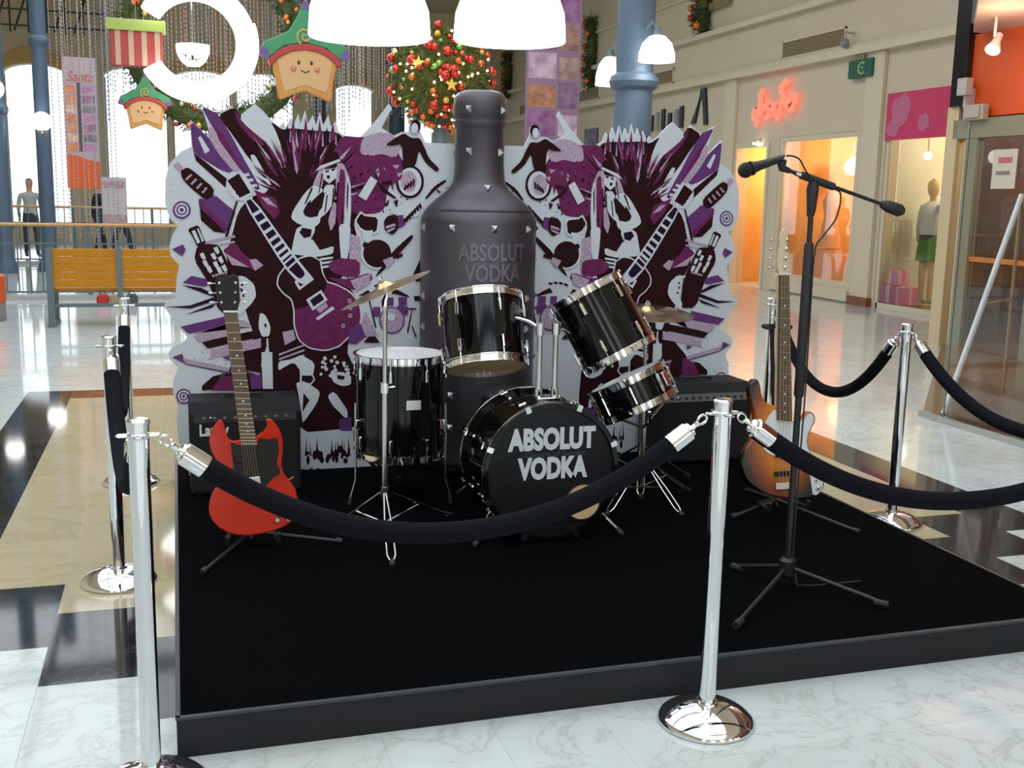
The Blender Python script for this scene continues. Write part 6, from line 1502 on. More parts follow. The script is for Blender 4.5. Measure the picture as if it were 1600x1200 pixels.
railing('blue-grey railing with wooden handrail just behind the bench', 16.5, -3.2, 3.0, 1.04, .155, GREYPAINT, .78)
railing('far railing with pale wooden handrail across the void', 24.0, -4.2, 3.4, 1.16, .17, GREYPAINT, .84)

# ------------------------------------------------------------------ columns
def column(label, x, y, r, cap_z, h=ZC):
    c = thing('column', label, 'column', (x, y, 0), 0, 'blue iron columns')
    MB().lathe([(r * 1.5, 0), (r * 1.5, .12), (r * 1.2, .2), (r, .28), (r, h)], 28).build('shaft', BLUEPAINT, c, smooth=30)
    MB().lathe([(r, cap_z - .1), (r * 1.25, cap_z - .06), (r * 1.35, cap_z), (r * 1.25, cap_z + .06), (r, cap_z + .1)], 28).build('collar', BLUEPAINT, c, smooth=30)
    return c
column('blue iron column rising behind the left railing, with a lit globe', -2.27, 22.0, .135, 4.15)
column('blue iron column at the far left edge of the photo', -2.98, 21.6, .15, 2.9)
column('thick blue column with two lit shades behind the right wing of the backdrop', 5.06, 11.8, .215, 2.88)
column('thin blue column beside the hanging gingerbread star, in front of the arched windows', 4.35, 34.5, .20, 5.6)
column('thin blue column left of the Christmas ball, in front of the arched windows', 6.75, 34.5, .26, 5.6)
def shade(label, x, y, z, r, h, arm, rod=None):
    l = thing('lamp', label, 'lamp', (x, y, z))
    MB().lathe([(r * .98, 0.0), (r, .02 * h), (r * .97, .35 * h), (r * .80, .70 * h), (r * .45, .95 * h), (0.04, h)], 28).build('shade', LAMPGLASS, l, smooth=60)
    MB().lathe([(.05, h * .94), (.055, h), (.03, h + .08), (0, h + .09)], 14).build('cap', GREYPAINT, l)
    if arm: MB().tube([(0, 0, h + .06), (arm[0] * .4, arm[1] * .4, h + .16), (arm[0], arm[1], h + .10)], .014, 8).build('arm', GREYPAINT, l)
    if rod: MB().tube([(0, 0, h + .05), (0, 0, rod - z)], .012, 8).build('rod', GREYPAINT, l)
    return l
shade('lit white lamp shade on the left of the thick blue column', 4.95, 12.27, 2.88, .17, .33, (.06, -.30))
shade('lit white lamp shade on the right of the thick blue column', 5.115, 11.33, 3.06, .20, .28, (-.03, .28))
shade('big lit pendant lamp at the top of the photo, left of the Christmas ball', 1.54, 9.0, 2.80, .49, .62, None, ZC)
shade('big lit pendant lamp at the top of the photo, right of the Christmas ball', 2.72, 9.0, 2.84, .47, .62, None, ZC)
gl = thing('globe_lamp', 'lit round lamp on the blue column behind the left railing', 'lamp', (-2.25, 21.66, 2.72))
MB().sphere((0, 0, 0), .17, 20, 14).build('globe', LAMPGLASS, gl)
MB().tube([(0, 0, -.2), (0, 0, -.15)], .07, 14).tube([(0, 0, -.19), (0, .215, -.19)], .025, 8).build('holder', STEEL, gl)
gl = thing('globe_lamp', 'lit round lamp at the extreme left edge of the photo', 'lamp', (-2.95, 21.22, 3.22))
MB().sphere((0, 0, 0), .17, 20, 14).build('globe', LAMPGLASS, gl)
MB().tube([(0, 0, -.2), (0, 0, -.15)], .07, 14).tube([(0, 0, -.19), (0, .24, -.19)], .025, 8).build('holder', STEEL, gl)

# iron roof lattice at the upper left, in front of the far wall
la = thing('iron_lattice', 'dark green iron lattice under the roof at the upper left', 'lattice', (-3.6, 33.0, 5.66))
LAT = mat('lattice_green', (.05, .075, .06), .5)
for i in range(9): MB().box(-1.9 + i * .46, -1.85 + i * .46, 0, .05, 0, ZC - 5.68).build('bar', LAT, la, smooth=0)
for i in range(4): MB().box(-2.0, 2.0, -.02, .03, .15 + i * .42, .20 + i * .42).build('cross_bar', LAT, la, smooth=0)
for i in range(7): MB().tube([(-1.9 + i * .5, .1, 0.05), (-1.4 + i * .5, .1, 1.5)], .03, 6).build('brace', LAT, la)

# ------------------------------------------------------------------ banners
b = thing('hanging_banner', 'long narrow Santa banner with photo columns and orange foot, hanging left', 'banner', (-1.46, 20.0, 1.54))
MB().box(-.26, .26, 0, .012, 0, 2.16).build('cloth', mat('banner_lilac', (.52, .40, .44), .7), b, smooth=0)
MB().prism([(-.26, 0), (.26, 0), (.26, .46), (.10, .48), (-.08, .55), (-.26, .58)], -.003, -.0005).build('orange_foot', mat('banner_orange', (.78, .13, .03), .7), b, smooth=0)
cs = [(.55, .16, .07), (.24, .12, .20), (.62, .34, .24), (.34, .16, .30), (.58, .22, .12), (.16, .13, .17)]
for i in range(7):
    for j, (x0, x1) in enumerate(((-.23, -.07), (.03, .23))):
        cc = cs[(i * 2 + j * 3) % 6]
        z = .62 + i * .158
        MB().box(x0, x1, -.002, -.0005, z, z + .13).build('photo_print', mat('banner_photo_%d' % ((i*2+j*3) % 6), cc, .7, noise=(9, tuple(min(1, q * 1.9 + .05) for q in cc), .18)), b, smooth=0)
MB().box(-.05, .01, -.002, -.0005, .62, 1.75).build('photo_print', mat('banner_dark', (.12, .09, .10), .7), b, smooth=0)
text('Santa', .24, mat('banner_red', (.62, .10, .07), .7), b, 'lettering', (0.0, -.004, 1.84), extrude=.0005, sx=.82, shear=.3)
for x in (-.2, .2): MB().tube([(x, .006, 2.16), (x, .006, ZC - 1.54)], .005, 6).build('cord', STEEL, b)
p_ = thing('poster_stand', 'pale standing poster board beyond the railing, right of the Santa banner', 'poster stand', (-.97, 19.6, 0))
MB().box(-.20, .20, 0, .02, .95, 1.74).build('poster', mat('poster_pale', (.52, .46, .48), .7, noise=(6, (.60, .54, .55), .3)), p_, smooth=0)
MB().box(-.17, .17, -.003, -.0005, 1.56, 1.68).build('poster_print', mat('poster_pink', (.50, .20, .22), .7, noise=(20, (.45, .40, .42), .1)), p_, smooth=0)
MB().box(-.20, .20, -.003, -.0005, .95, 1.12).build('poster_print', mat('poster_pink', (.50, .20, .22), .7), p_, smooth=0)
MB().tube([(0, .03, 0), (0, .03, .97)], .015, 8).tube([(-.2, .03, .012), (.2, .03, .012)], .012, 8).build('stand', STEEL, p_)
b = thing('hanging_banner', 'purple and brown photo collage banner hanging behind the backdrop, centre right', 'banner', (5.88, 17.0, 2.05))
MB().box(-.46, .46, 0, .012, 0, 2.75).build('cloth', mat('banner_mauve', (.34, .22, .32), .7), b, smooth=0)
cs = [(.28, .15, .12), (.20, .07, .20), (.34, .14, .07), (.42, .30, .40), (.16, .09, .18), (.30, .19, .17)]
for i in range(6):
    for j, (x0, x1) in enumerate(((-.42, .05), (.10, .43))):
        z = .04 + i * .45
        cc = cs[(i + j * 2) % 6]
        MB().box(x0, x1, -.002, -.0005, z, z + (.40 if (i + j) % 2 else .34)).build('photo_print', mat('collage_%d' % ((i + j * 2) % 6), cc, .7, noise=(5, tuple(min(1, q * 1.7 + .08) for q in cc), .15)), b, smooth=0)
for x in (-.4, .4): MB().tube([(x, .006, 2.75), (x, .006, ZC - 2.05)], .006, 6).build('cord', STEEL, b)

# ------------------------------------------------------------------ hanging Christmas pieces
rl = thing('ring_lamp', 'huge glowing white ring hanging at the upper left', 'lamp', (.30, 14.0, 3.31))
def arcband(r0, r1, a0, a1, y0, y1, n=40):
    P = [(r1 * math.cos(a0 + (a1 - a0) * i / n), r1 * math.sin(a0 + (a1 - a0) * i / n)) for i in range(n + 1)] + [(r0 * math.cos(a1 - (a1 - a0) * i / n), r0 * math.sin(a1 - (a1 - a0) * i / n)) for i in range(n + 1)]
    return MB().prism(P, y0, y1)
arcband(.47, .71, R(-150), R(150), -.05, .05).build('ring', LAMPGLASS, rl, smooth=30, bevel=.02)
arcband(.66, .735, R(-40), R(20), -.06, .0).build('ring_clip', LAMPGLASS, rl, smooth=30)
for x in (-.3, .3): MB().tube([(x, 0, .6), (x, 0, ZC - 3.31)], .006, 6).build('cord', STEEL, rl)
bl = thing('bowl_lamp', 'small glowing bowl lamp with greenery hanging inside the white ring', 'lamp', (.27, 14.3, 3.05))
MB().lathe([(0, 0), (.08, .01), (.15, .07), (.195, .17), (.20, .26), (.19, .26), (.14, .10), (0, .04)], 24).build('bowl', LAMPGLASS, bl, smooth=60)
MB().tube([(0, 0, .03), (0, 0, ZC - 3.05)], .008, 6).build('rod', STEEL, bl)
lf = MB()
for i in range(70):
    a, q = random.random() * 6.28, random.random()
    p0 = Vector((.12 * math.cos(a) * q, -.17 + .03 * random.random(), .06 + .07 * random.random())); d = Vector((random.uniform(-1, 1), random.uniform(-.6, .2), random.uniform(-.2, 1))).normalized() * .05
    s_ = d.orthogonal().normalized() * .012
    lf.add([p0 - s_, p0 + s_, p0 + d], [(0, 1, 2)])
o = lf.build('greenery', FOLIAGE, bl, smooth=0); o['kind'] = 'stuff'
def star_elf(label, x, y, z, k):
    e = thing('gingerbread_star', label, 'ornament', (x, y, z), 0, 'hanging gingerbread stars')
    S = lambda s: [(a * k, b * k) for a, b in pts(s)]
    MB().prism(S('-400,-60 -350,-290 -320,-520 -295,-545 -160,-480 0,-425 150,-490 290,-545 315,-520 345,-270 400,-50 300,60 0,120 -300,60'), -.03, .03).build('biscuit', mat('gingerbread', (.60, .25, .05), .6, noise=(4, (.66, .34, .10), .3)), e, smooth=25, bevel=.02 * k)
    MB().prism(S('-330,-80 -290,-300 -250,-440 -110,-400 0,-360 120,-400 250,-440 290,-280 330,-70 200,30 0,70 -200,30'), -.038, -.028).build('icing_face', mat('icing_tan', (.66, .40, .19), .6), e, smooth=25, bevel=.006)
    MB().prism(S('-545,-35 -480,120 -330,190 -190,260 -90,420 -10,600 40,600 90,420 200,250 330,190 480,110 545,-20 430,-60 250,80 0,130 -250,80 -430,-70'), -.05, .034).build('elf_hat', mat('elf_green', (.05, .27, .12), .55), e, smooth=25, bevel=.015 * k)
    MB().prism(S('-440,-90 -330,20 -180,95 0,125 180,100 330,30 440,-75 410,-150 300,-40 160,25 0,45 -160,20 -300,-50 -410,-160'), -.058, .036).build('hat_band', mat('elf_red', (.42, .04, .04), .55), e, smooth=25, bevel=.01 * k)
    for q in ('-545,-35 -500,70 -420,20 -430,-70', '545,-20 500,70 420,20 430,-60', '-40,520 -10,610 40,610 65,510'):
        MB().prism(S(q), -.056, .036).build('hat_tip', mat('elf_violet', (.16, .08, .28), .55), e, smooth=25)
    sp_ = [Vector(((.06 * k * t / 6) * math.cos(t), -.055, (.20 + .0) * k + (.06 * k * t / 6) * math.sin(t))) for t in [i * .5 for i in range(1, 22)]]
    MB().tube(sp_, .012 * k, 6).build('hat_swirl', mat('swirl_gold', (.55, .36, .12), .5), e)
    for sx in (-1, 1):
        MB().sphere((sx * .075 * k, -.036, -.10 * k), .018 * k, 10, 8, 1.4).build('eye', mat('icing_dark', (.05, .03, .03), .5), e)
        MB().sphere((sx * .14 * k, -.030, -.17 * k), .04 * k, 10, 8).build('cheek', mat('icing_rose', (.66, .26, .18), .6), e)
    MB().tube([(-.05 * k, -.04, -.19 * k), (0, -.04, -.215 * k), (.05 * k, -.04, -.19 * k)], .008 * k, 6).build('mouth', mat('icing_dark', (.05, .03, .03), .5), e)
    MB().tube([(.02 * k, 0, .55 * k), (.02 * k, 0, ZC - z)], .004, 6).build('cord', STEEL, e)
star_elf('large gingerbread star in a green elf hat hanging beside the pendant lamp', 1.545, 13.6, 3.19, 1.0)
star_elf('smaller gingerbread star in a green elf hat below the glowing ring', -.31, 14.62, 2.62, .60)
gf = thing('gift_ornament', 'red striped gift ornament with green lid hanging left of the glowing ring', 'ornament', (-.38, 14.30, 3.02))
MB().box(-.30, .30, -.12, .12, 0, .40).build('box', mat('gift_red', (.38, .05, .05), .6), gf, smooth=0, bevel=.01)
for i in range(4): MB().box(-.24 + i * .15, -.18 + i * .15, -.124, -.121, 0, .40).build('stripe', mat('gift_tan', (.50, .34, .22), .6), gf, smooth=0)
MB().box(-.34, .34, -.15, .15, .40, .53).build('lid', mat('gift_green', (.35, .45, .10), .6), gf, smooth=0, bevel=.01)
MB().tube([(0, 0, .53), (0, 0, ZC - 3.02)], .004, 6).build('cord', STEEL, gf)

baub = {}
def bauble_mesh(c, r, e=0):
    key = (c, r, e)
    if key not in baub:
        mm = mat('bauble_%d' % len(baub), c, .12, .5, coat=.6, emit=c if e else None, es=e)
        baub[key] = MB().sphere((0, 0, 0), r, 12, 8).lathe([(r * .25, r * .92), (r * .25, r * 1.15), (0, r * 1.18)], 8).mesh('bauble', mm)
    return baub[key]
def needles(mb, p, nrm, n, L, w):
    for _ in range(n):
        d = (nrm + Vector((random.gauss(0, .7), random.gauss(0, .7), random.gauss(0, .7)))).normalized() * L * random.uniform(.6, 1.2)
        s_ = d.cross(Vector((random.gauss(0, 1), random.gauss(0, 1), random.gauss(0, 1)))).normalized() * w
        q = p + Vector((random.gauss(0, .3), random.gauss(0, .3), random.gauss(0, .3))) * L
        mb.add([q - s_, q + s_, q + d], [(0, 1, 2)])
RED, GOLD, ORG, GRN = (.62, .03, .015), (.75, .42, .06), (.80, .17, .03), (.25, .5, .08)
# Christmas ball on its post
cb_ = thing('christmas_ball', 'large round Christmas tree ball covered in red and gold baubles above the backdrop', 'decoration', (2.84, 12.0, 0))
fo = MB()
BRd = .55
fo.sphere((0, 0, 2.83), BRd * .84, 20, 14)
for i in range(1500):
    v = Vector((random.gauss(0, 1), random.gauss(0, 1), random.gauss(0, 1))).normalized()
    needles(fo, Vector((0, 0, 2.83)) + v * BRd * .86, v, 3, .10, .010)
o = fo.build('foliage', mat('bright_fir', (.075, .105, .018), .7, noise=(14, (.17, .19, .04), .25)), cb_, smooth=0); o['kind'] = 'stuff'
MB().lathe([(.30, 0), (.30, .06), (.16, .12), (.10, .2), (.095, 2.4)], 24).build('post', GREYPAINT, cb_)
k = 0
while k < 200:
    v = Vector((random.gauss(0, 1), random.gauss(0, 1) - .8, random.gauss(0, 1))).normalized()
    cc = random.choice([RED, RED, RED, RED, GOLD, ORG, ORG, GRN])
    r = random.choice([.026, .032, .042, .055]) if cc == RED else random.choice([.022, .028, .036])
    lit = random.random() < .35
    link('bauble' if not lit else 'fairy_light', bauble_mesh((1.0, .55, .25) if lit else cc, .014 if lit else r, 6.0 if lit else 0), cb_, Vector((0, 0, 2.83)) + v * (BRd + .03), (random.random(), random.random(), 0))
    k += 1
stp = [(math.cos(R(90 + 36 * i)) * (.075 if i % 2 == 0 else .03), math.sin(R(90 + 36 * i)) * (.075 if i % 2 == 0 else .03)) for i in range(10)]
for (x, z) in ((.22, .40), (-.02, -.12), (-.35, .1)):
    y = -math.sqrt(max(BRd ** 2 - x * x - z * z, .01)) - .05
    MB().prism(stp, -.01, .01, Matrix.Translation((x, y, 2.83 + z))).build('star', mat('star_gold', (.75, .45, .08), .3, .5), cb_, smooth=0)
# wreath behind the glowing ring
wr = thing('christmas_wreath', 'big fir wreath with coloured baubles hanging behind the glowing ring', 'wreath', (.58, 15.15, 3.50))
fo = MB()
WR = 1.05
fo.tube([(WR * math.cos(q), 0, WR * math.sin(q)) for q in [2 * math.pi * i / 40 for i in range(40)]], .13, 8, closed=True)
for i in range(1100):
    q = random.random() * 6.283; q2 = random.random() * 6.283
    v = Vector((math.cos(q2) * math.cos(q), math.sin(q2), math.cos(q2) * math.sin(q)))
    needles(fo, Vector((WR * math.cos(q), 0, WR * math.sin(q))) + v * .13, v, 3, .12, .012)
o = fo.build('foliage', FOLIAGE, wr, smooth=0); o['kind'] = 'stuff'
for i in range(80):
    q = random.random() * 6.283; q2 = random.uniform(-2.6, -.5)
    v = Vector((math.cos(q2) * math.cos(q), math.sin(q2), math.cos(q2) * math.sin(q)))
    cc = random.choice([RED, ORG, GOLD, (.5, .12, .10), (.75, .68, .35)])
    link('bauble', bauble_mesh(cc, random.choice([.03, .04])), wr, Vector((WR * math.cos(q), 0, WR * math.sin(q))) + v * .20)
for x in (-.5, .5): MB().tube([(x, 0, .9), (x, 0, ZC - 3.45)], .006, 6).build('cord', STEEL, wr)
# strings of beads hanging from the roof
bs_ = MB()
rb = random.Random(3)
bmats = [mat('bead_silver', (.62, .62, .66), .25, .6), mat('bead_rose', (.55, .35, .38), .3), mat('bead_blue', (.28, .36, .46), .3)]
def bead_string(x, y, z0, z1):
    z = z0; mi = rb.choice([0, 0, 1, 2]); r = .010
    while z < z1:
        h = .06
        V = [(x, y, z), (x + r, y, z + h / 2), (x, y + r, z + h / 2), (x - r, y, z + h / 2), (x, y - r, z + h / 2), (x, y, z + h)]
        bs_.add(V, [(0, 2, 1), (0, 3, 2), (0, 4, 3), (0, 1, 4), (5, 1, 2), (5, 2, 3), (5, 3, 4), (5, 4, 1)], None, mi)
        z += h
for i in range(74): bead_string(-.85 + i * .047 + rb.uniform(-.015, .015), 15.75 + rb.uniform(-.12, .12), 2.25 + .5 * abs(math.sin(i * .37)) + rb.random() * .3, ZC - .02)
for i in range(16): bead_string(-1.75 + i * .06 + rb.uniform(-.03, .03), 18.6 + rb.uniform(-.3, .3), .35 + rb.random() * .5, ZC - .02)
for i in range(30): bead_string(2.6 + i * .055 + rb.uniform(-.02, .02), 20.5 + rb.uniform(-.3, .3), 2.9 + rb.random() * .6, ZC - .02)
o = bs_.build('bead_curtain', bmats, smooth=0); tag(o, 'long strings of silver and rose beads hanging from the roof on the left', 'bead strings', kind='stuff')

# garlands and wreath on the right wall
def garland(label, y, z0, z1, r=.16, ribbon=False):
    g_ = thing('wall_garland', label, 'garland', (XR, y, z0), 0, 'fir garlands on the right wall')
    f_ = MB(); h = z1 - z0
    f_.tube([(-.12, .05 * math.sin(i), h * i / 8) for i in range(9)], [r * .4] + [r * .8] * 7 + [r * .4], 7)
    for i in range(260):
        q = random.random() * 6.28; v = Vector((math.cos(q), math.sin(q), random.uniform(-.4, .4))).normalized()
        needles(f_, Vector((-.12, 0, h * random.random())) + v * r * .7, v, 3, .14, .016)
    o = f_.build('foliage', FOLIAGE, g_, smooth=0); o['kind'] = 'stuff'
    for i in range(6): link('bauble', bauble_mesh(RED if i % 2 else ORG, .07), g_, (-.12 - r, random.uniform(-.2, .2), h * (i + .5) / 6))
    MB().box(-.03, 0, -.03, .03, h - .05, h + .05).build('hook', STEEL, g_, smooth=0)
    if ribbon: MB().box(-.10, -.06, -1.0, -.1, h * .35, h * .48).build('ribbon', GRILLBROWN, g_, smooth=0)
garland('fir garland with red baubles on the cream wall above the neon sign', 20.2, 4.85, 5.9, .2, True)
garland('hanging fir garland on the right wall, beside the collage banner', 26.3, 4.3, 6.0)
garland('hanging fir garland furthest back on the right wall', 33.5, 4.6, 6.0)

# ------------------------------------------------------------------ things on the right wall
def on_wall(name, label, cat, y, z): return thing(name, label, cat, (XR, y, z))
ns = on_wall('neon_sign', 'glowing red handwritten neon sign over the amber shop window', 'sign', 17.0, 3.25)
# strokes given as (along the wall, height) in mm; the wall is read from -x, so y falls to the right
STROKES = ['-830,330 -980,210 -900,110 -960,-60 -1010,-260 -1060,-400', '-1130,-30 -1180,-140 -1160,-290', '-930,-30 -880,-190 -790,20 -770,-90 -740,0', '-640,60 -680,-70 -560,-70 -570,-200 -700,-250',
           '-430,30 -380,-190 -340,40 -300,-20', '110,370 30,430 -140,330 -160,230 -20,190 -120,10 -170,-200 -240,-330', '0,90 50,-90 170,100 190,-20', '430,150 360,-60 260,-170 190,-160']
for sk in STROKES:
    q = pts(sk)
    MB().tube([(-.09, -a * .88, b * .85) for a, b in q], .038, 8).build('neon_tube', NEON, ns)
MB().box(-.03, 0, -.22, 1.0, -.05, .0).build('mounting_rail', GREYPAINT, ns, smooth=0)
for y_ in (1.0, -.2): MB().tube([(-.09, y_, -.02), (0, y_, -.02)], .02, 6).build('bracket', GREYPAINT, ns)
gs = on_wall('exit_sign', 'small dark green sign with a pale emblem projecting from the cream wall', 'sign', 14.82, 3.47)
MB().box(-.12, -.02, -.30, .30, 0, .27).build('panel', GREEN, gs, smooth=0, bevel=.01)
MB().tube([(-.06, 0, .27), (-.06, 0, .36)], .01, 6).tube([(-.06, 0, .36), (0, 0, .36)], .01, 6).build('bracket', STEEL, gs)
MB().tube([(-.124, -.06 - .085 * math.cos(q), .135 + .085 * math.sin(q)) for q in [R(40 + 280 * i / 16) for i in range(17)]], .012, 6).build('emblem', mat('pale_yellow', (.55, .55, .25), .5), gs)
MB().tube([(-.124, -.03, .16), (-.124, -.07, .13), (-.124, -.10, .15)], .008, 6).build('emblem', mat('pale_yellow', (.55, .55, .25), .5), gs)
for lb, y0, y1 in (('brown ventilation grille above the green sign', 15.4, 17.3), ('brown ventilation grille right of the thick blue column', 21.65, 22.8), ('brown ventilation grille left of the thick blue column', 25.9, 27.4), ('brown ventilation grille left of the collage banner', 30.5, 32.5)):
    g_ = on_wall('ventilation_grille', lb, 'grille', (y0 + y1) / 2, 4.0); g_['group'] = 'ventilation grilles'
    hw = (y1 - y0) / 2
    f_ = MB(); f_.box(-.03, 0, -hw, hw, 0, .03); f_.box(-.03, 0, -hw, hw, .28, .31); f_.box(-.03, 0, -hw, -hw + .03, 0, .31); f_.box(-.03, 0, hw - .03, hw, 0, .31)
    f_.build('frame', CREAMTRIM, g_, smooth=0)
    MB().box(-.008, 0, -hw + .03, hw - .03, .03, .28).build('backing', GRILLBROWN, g_, smooth=0)
    for i in range(6): MB().box(-.022, -.008, -hw + .03, hw - .03, .045 + i * .04, .060 + i * .04).build('slat', GRILLBROWN, g_, smooth=0)
sc_ = on_wall('security_camera', 'small grey dome camera at the end of the brown grille', 'camera', 15.2, 4.02)
MB().tube([(0, 0, .16), (-.16, 0, .16), (-.16, 0, .06)], .02, 8).build('bracket', mat('grey_box', (.42, .42, .42), .5), sc_)
MB().sphere((-.16, 0, 0), .075, 14, 10).build('dome', mat('dome_grey', (.25, .25, .26), .2), sc_)
bl_ = on_wall('shop_sign', 'black shop lettering high on the cream wall behind the backdrop', 'sign', 21.3, 3.05)
INKB = mat('sign_black', (.02, .02, .03), .5); SG_ = mat('sign_grey', (.30, .30, .33), .5)
for i, y_ in enumerate((1.35, 1.05, .75, .42, .10, -.15)):
    MB().box(-.05, 0, y_ - .07, y_ + .07, 0, .34 + .05 * (i % 3)).build('letter_bar', INKB if i % 3 != 1 else SG_, bl_, smooth=0)
MB().prism([(.62, .05), (.80, .05), (1.02, .72), (1.20, .72), (1.34, .0), (1.20, 0), (1.10, .52), (.98, .52)], -.05, 0, RY).build('letter_a', INKB, bl_, smooth=0)
ps = on_wall('framed_poster', 'small dark poster with green foot on the cream wall behind the backdrop', 'poster', 26.35, 2.75)
MB().box(-.04, 0, -.45, .45, 0, .55).build('frame', mat('poster_navy', (.05, .05, .10), .5, noise=(6, (.20, .15, .25), .12)), ps, smooth=0)
MB().box(-.045, -.0405, -.45, .45, 0, .16).build('print_foot', mat('poster_green', (.06, .25, .06), .5), ps, smooth=0)
dl = on_wall('door_downlight', 'small lit downlight over the amber doorway', 'lamp', 17.85, 2.58)
MB().lathe([(0, 0), (.07, 0), (.08, .03), (0, .04)], 14, Matrix.Translation((-.10, 0, 0))).build('lens', LAMPGLASS, dl)
MB().tube([(-.10, 0, .03), (-.10, 0, .07), (0, 0, .09)], .025, 8).build('fitting', STEEL, dl)

# mannequin in the pink shop
mn = thing('mannequin', 'mannequin in green shorts and pale shirt in the shop window', 'mannequin', (11.0, 14.02, .10))
LIMB = mat('mannequin_tan', (.66, .46, .20), .5)
for sy in (-1, 1):
    MB().tube([(0, sy * .10, 0), (0, sy * .10, .08), (0, sy * .105, .42), (0, sy * .10, .72)], [.035, .04, .058, .075], 12).build('leg', LIMB, mn, smooth=60)
    MB().box(-.12, .05, sy * .10 - .04, sy * .10 + .04, -.02, .035).build('shoe', mat('shoe_grey', (.3, .28, .26), .6), mn, smooth=0, bevel=.015)
    MB().tube([(0, sy * .11, .62), (0, sy * .11, .70), (0, sy * .09, .92), (0, sy * .07, 1.0)], [.125, .12, .11, .09], 14).build('shorts_leg', mat('shorts_green', (.10, .26, .03), .8), mn, smooth=60)
    MB().tube([(0, sy * .17, 1.46), (0, sy * .24, 1.34), (0, sy * .27, 1.10), (0, sy * .26, .90)], [.06, .055, .045, .03], 10).build('arm', mat('shirt_pale', (.55, .56, .58), .8), mn, smooth=60)
MB().tube([(0, 0, .97), (0, 0, 1.02)], .155, 18).build('waistband', mat('band_black', (.02, .02, .03), .7), mn)
MB().tube([(0, 0, 1.0), (0, 0, 1.1), (0, 0, 1.3), (0, 0, 1.46), (0, 0, 1.52)], [.15, .16, .175, .17, .08], 18, flat=.7).build('shirt', mat('shirt_pale', (.55, .56, .58), .8), mn, smooth=60)
MB().tube([(0, 0, 1.50), (0, 0, 1.60), (0, 0, 1.62), (-.01, 0, 1.70), (-.01, 0, 1.80), (0, 0, 1.86)], [.05, .048, .07, .09, .085, .03], 14).build('head', LIMB, mn, smooth=60)
MB().box(-.30, .30, -.35, .35, -.10, -.02).build('plinth', mat('plinth_tan', (.45, .30, .14), .6), mn, smooth=0)
PK = [mat('gift_pink', (.70, .12, .26), .5), mat('gift_rose', (.75, .32, .45), .5)]
for i, (y_, x_, z_, sz, lb) in enumerate(((14.06, 10.42, 0.085, .27, 'pink wrapped gift box on the floor of the shop window, left one'), (13.74, 10.42, 0.085, .27, 'pink wrapped gift box on the floor of the shop window, right one'), (13.90, 10.42, .362, .22, 'pale pink wrapped gift box on top of the two others in the shop window'))):
    g_ = thing('gift_box', lb, 'gift box', (x_, y_, z_), 0, 'pink gift boxes')
    MB().box(-sz/2, sz/2, -sz/2, sz/2, 0, sz).build('box', PK[0 if i == 1 else 1], g_, smooth=0, bevel=.02)
    MB().box(-sz/2 - .004, sz/2 + .004, -.025, .025, -.0, sz + .004).build('ribbon', PK[1 if i == 1 else 0], g_, smooth=0)
    MB().box(-.025, .025, -sz/2 - .004, sz/2 + .004, -.0, sz + .005).build('ribbon', PK[1 if i == 1 else 0], g_, smooth=0)
sp_ = thing('window_spotlight', 'small lit spot at the top left of the pink shop window', 'lamp', (10.9, 14.1, 2.30))
MB().sphere((0, 0, 0), .06, 12, 8).build('bulb', LAMPGLASS, sp_)
MB().tube([(0, 0, .05), (0, 0, .95)], .012, 6).build('stem', STEEL, sp_)
tl = thing('tube_light', 'bright upright tube light at the right of the pink shop window', 'lamp', (11.6, 14.05, .95))
MB().tube([(0, 0, 0), (0, 0, 1.05)], .05, 10).build('tube', LAMPGLASS, tl)
MB().tube([(0, 0, -.95), (0, 0, .02)], .03, 10).tube([(0, 0, -.95), (0, 0, -.93)], .12, 12).build('foot', STEEL, tl)
# amber shop display
pl = thing('pendant_light', 'bright teardrop pendant glowing in the amber display window', 'lamp', (10.95, 15.35, 1.95))
MB().lathe([(0, 0), (.12, .03), (.19, .14), (.17, .30), (.08, .48), (.03, .58)], 20).build('shade', LAMPGLASS, pl, smooth=60)
MB().tube([(0, 0, .57), (0, 0, 1.0)], .01, 6).build('cord', STEEL, pl)
pl = thing('pendant_light', 'small warm pendant at the upper left of the amber display window', 'lamp', (11.4, 16.75, 2.05))
MB().lathe([(0, 0), (.10, .02), (.15, .12), (.10, .26), (.03, .32)], 20).build('shade', mat('amber_lit', (.9, .6, .3), .4, emit=(1, .62, .25), es=4), pl, smooth=60)
MB().tube([(0, 0, .31), (0, 0, .90)], .01, 6).build('cord', STEEL, pl)
def bust(label, x, y, h, c):
    q = thing('dress_form', label, 'mannequin', (x, y, 0), 0, 'dress forms in the amber window')
    MB().tube([(0, 0, h * .42), (0, 0, h * .55), (0, 0, h * .70), (0, 0, h * .84), (0, 0, h * .90), (0, 0, h)], [.22, .17, .12, .17, .10, .05], 16, flat=.75).build('torso', c, q, smooth=60)
    MB().tube([(0, 0, .02), (0, 0, h * .45)], .02, 8).build('pole', STEEL, q)
    MB().lathe([(0, 0), (.2, 0), (.18, .03), (0, .04)], 18).build('foot', STEEL, q)
    MB().tube([(0, 0, h * .40), (0, 0, h * .30), (0, 0, h * .12)], [.22, .26, .30], 16).build('skirt', c, q, smooth=60)
bust('pale dress form in the middle of the amber display window', 10.95, 15.62, 1.75, mat('dress_cream', (.70, .56, .36), .8))
bust('rose dress form at the left of the amber display window', 11.0, 16.7, 1.9, mat('dress_rose', (.75, .42, .25), .8))
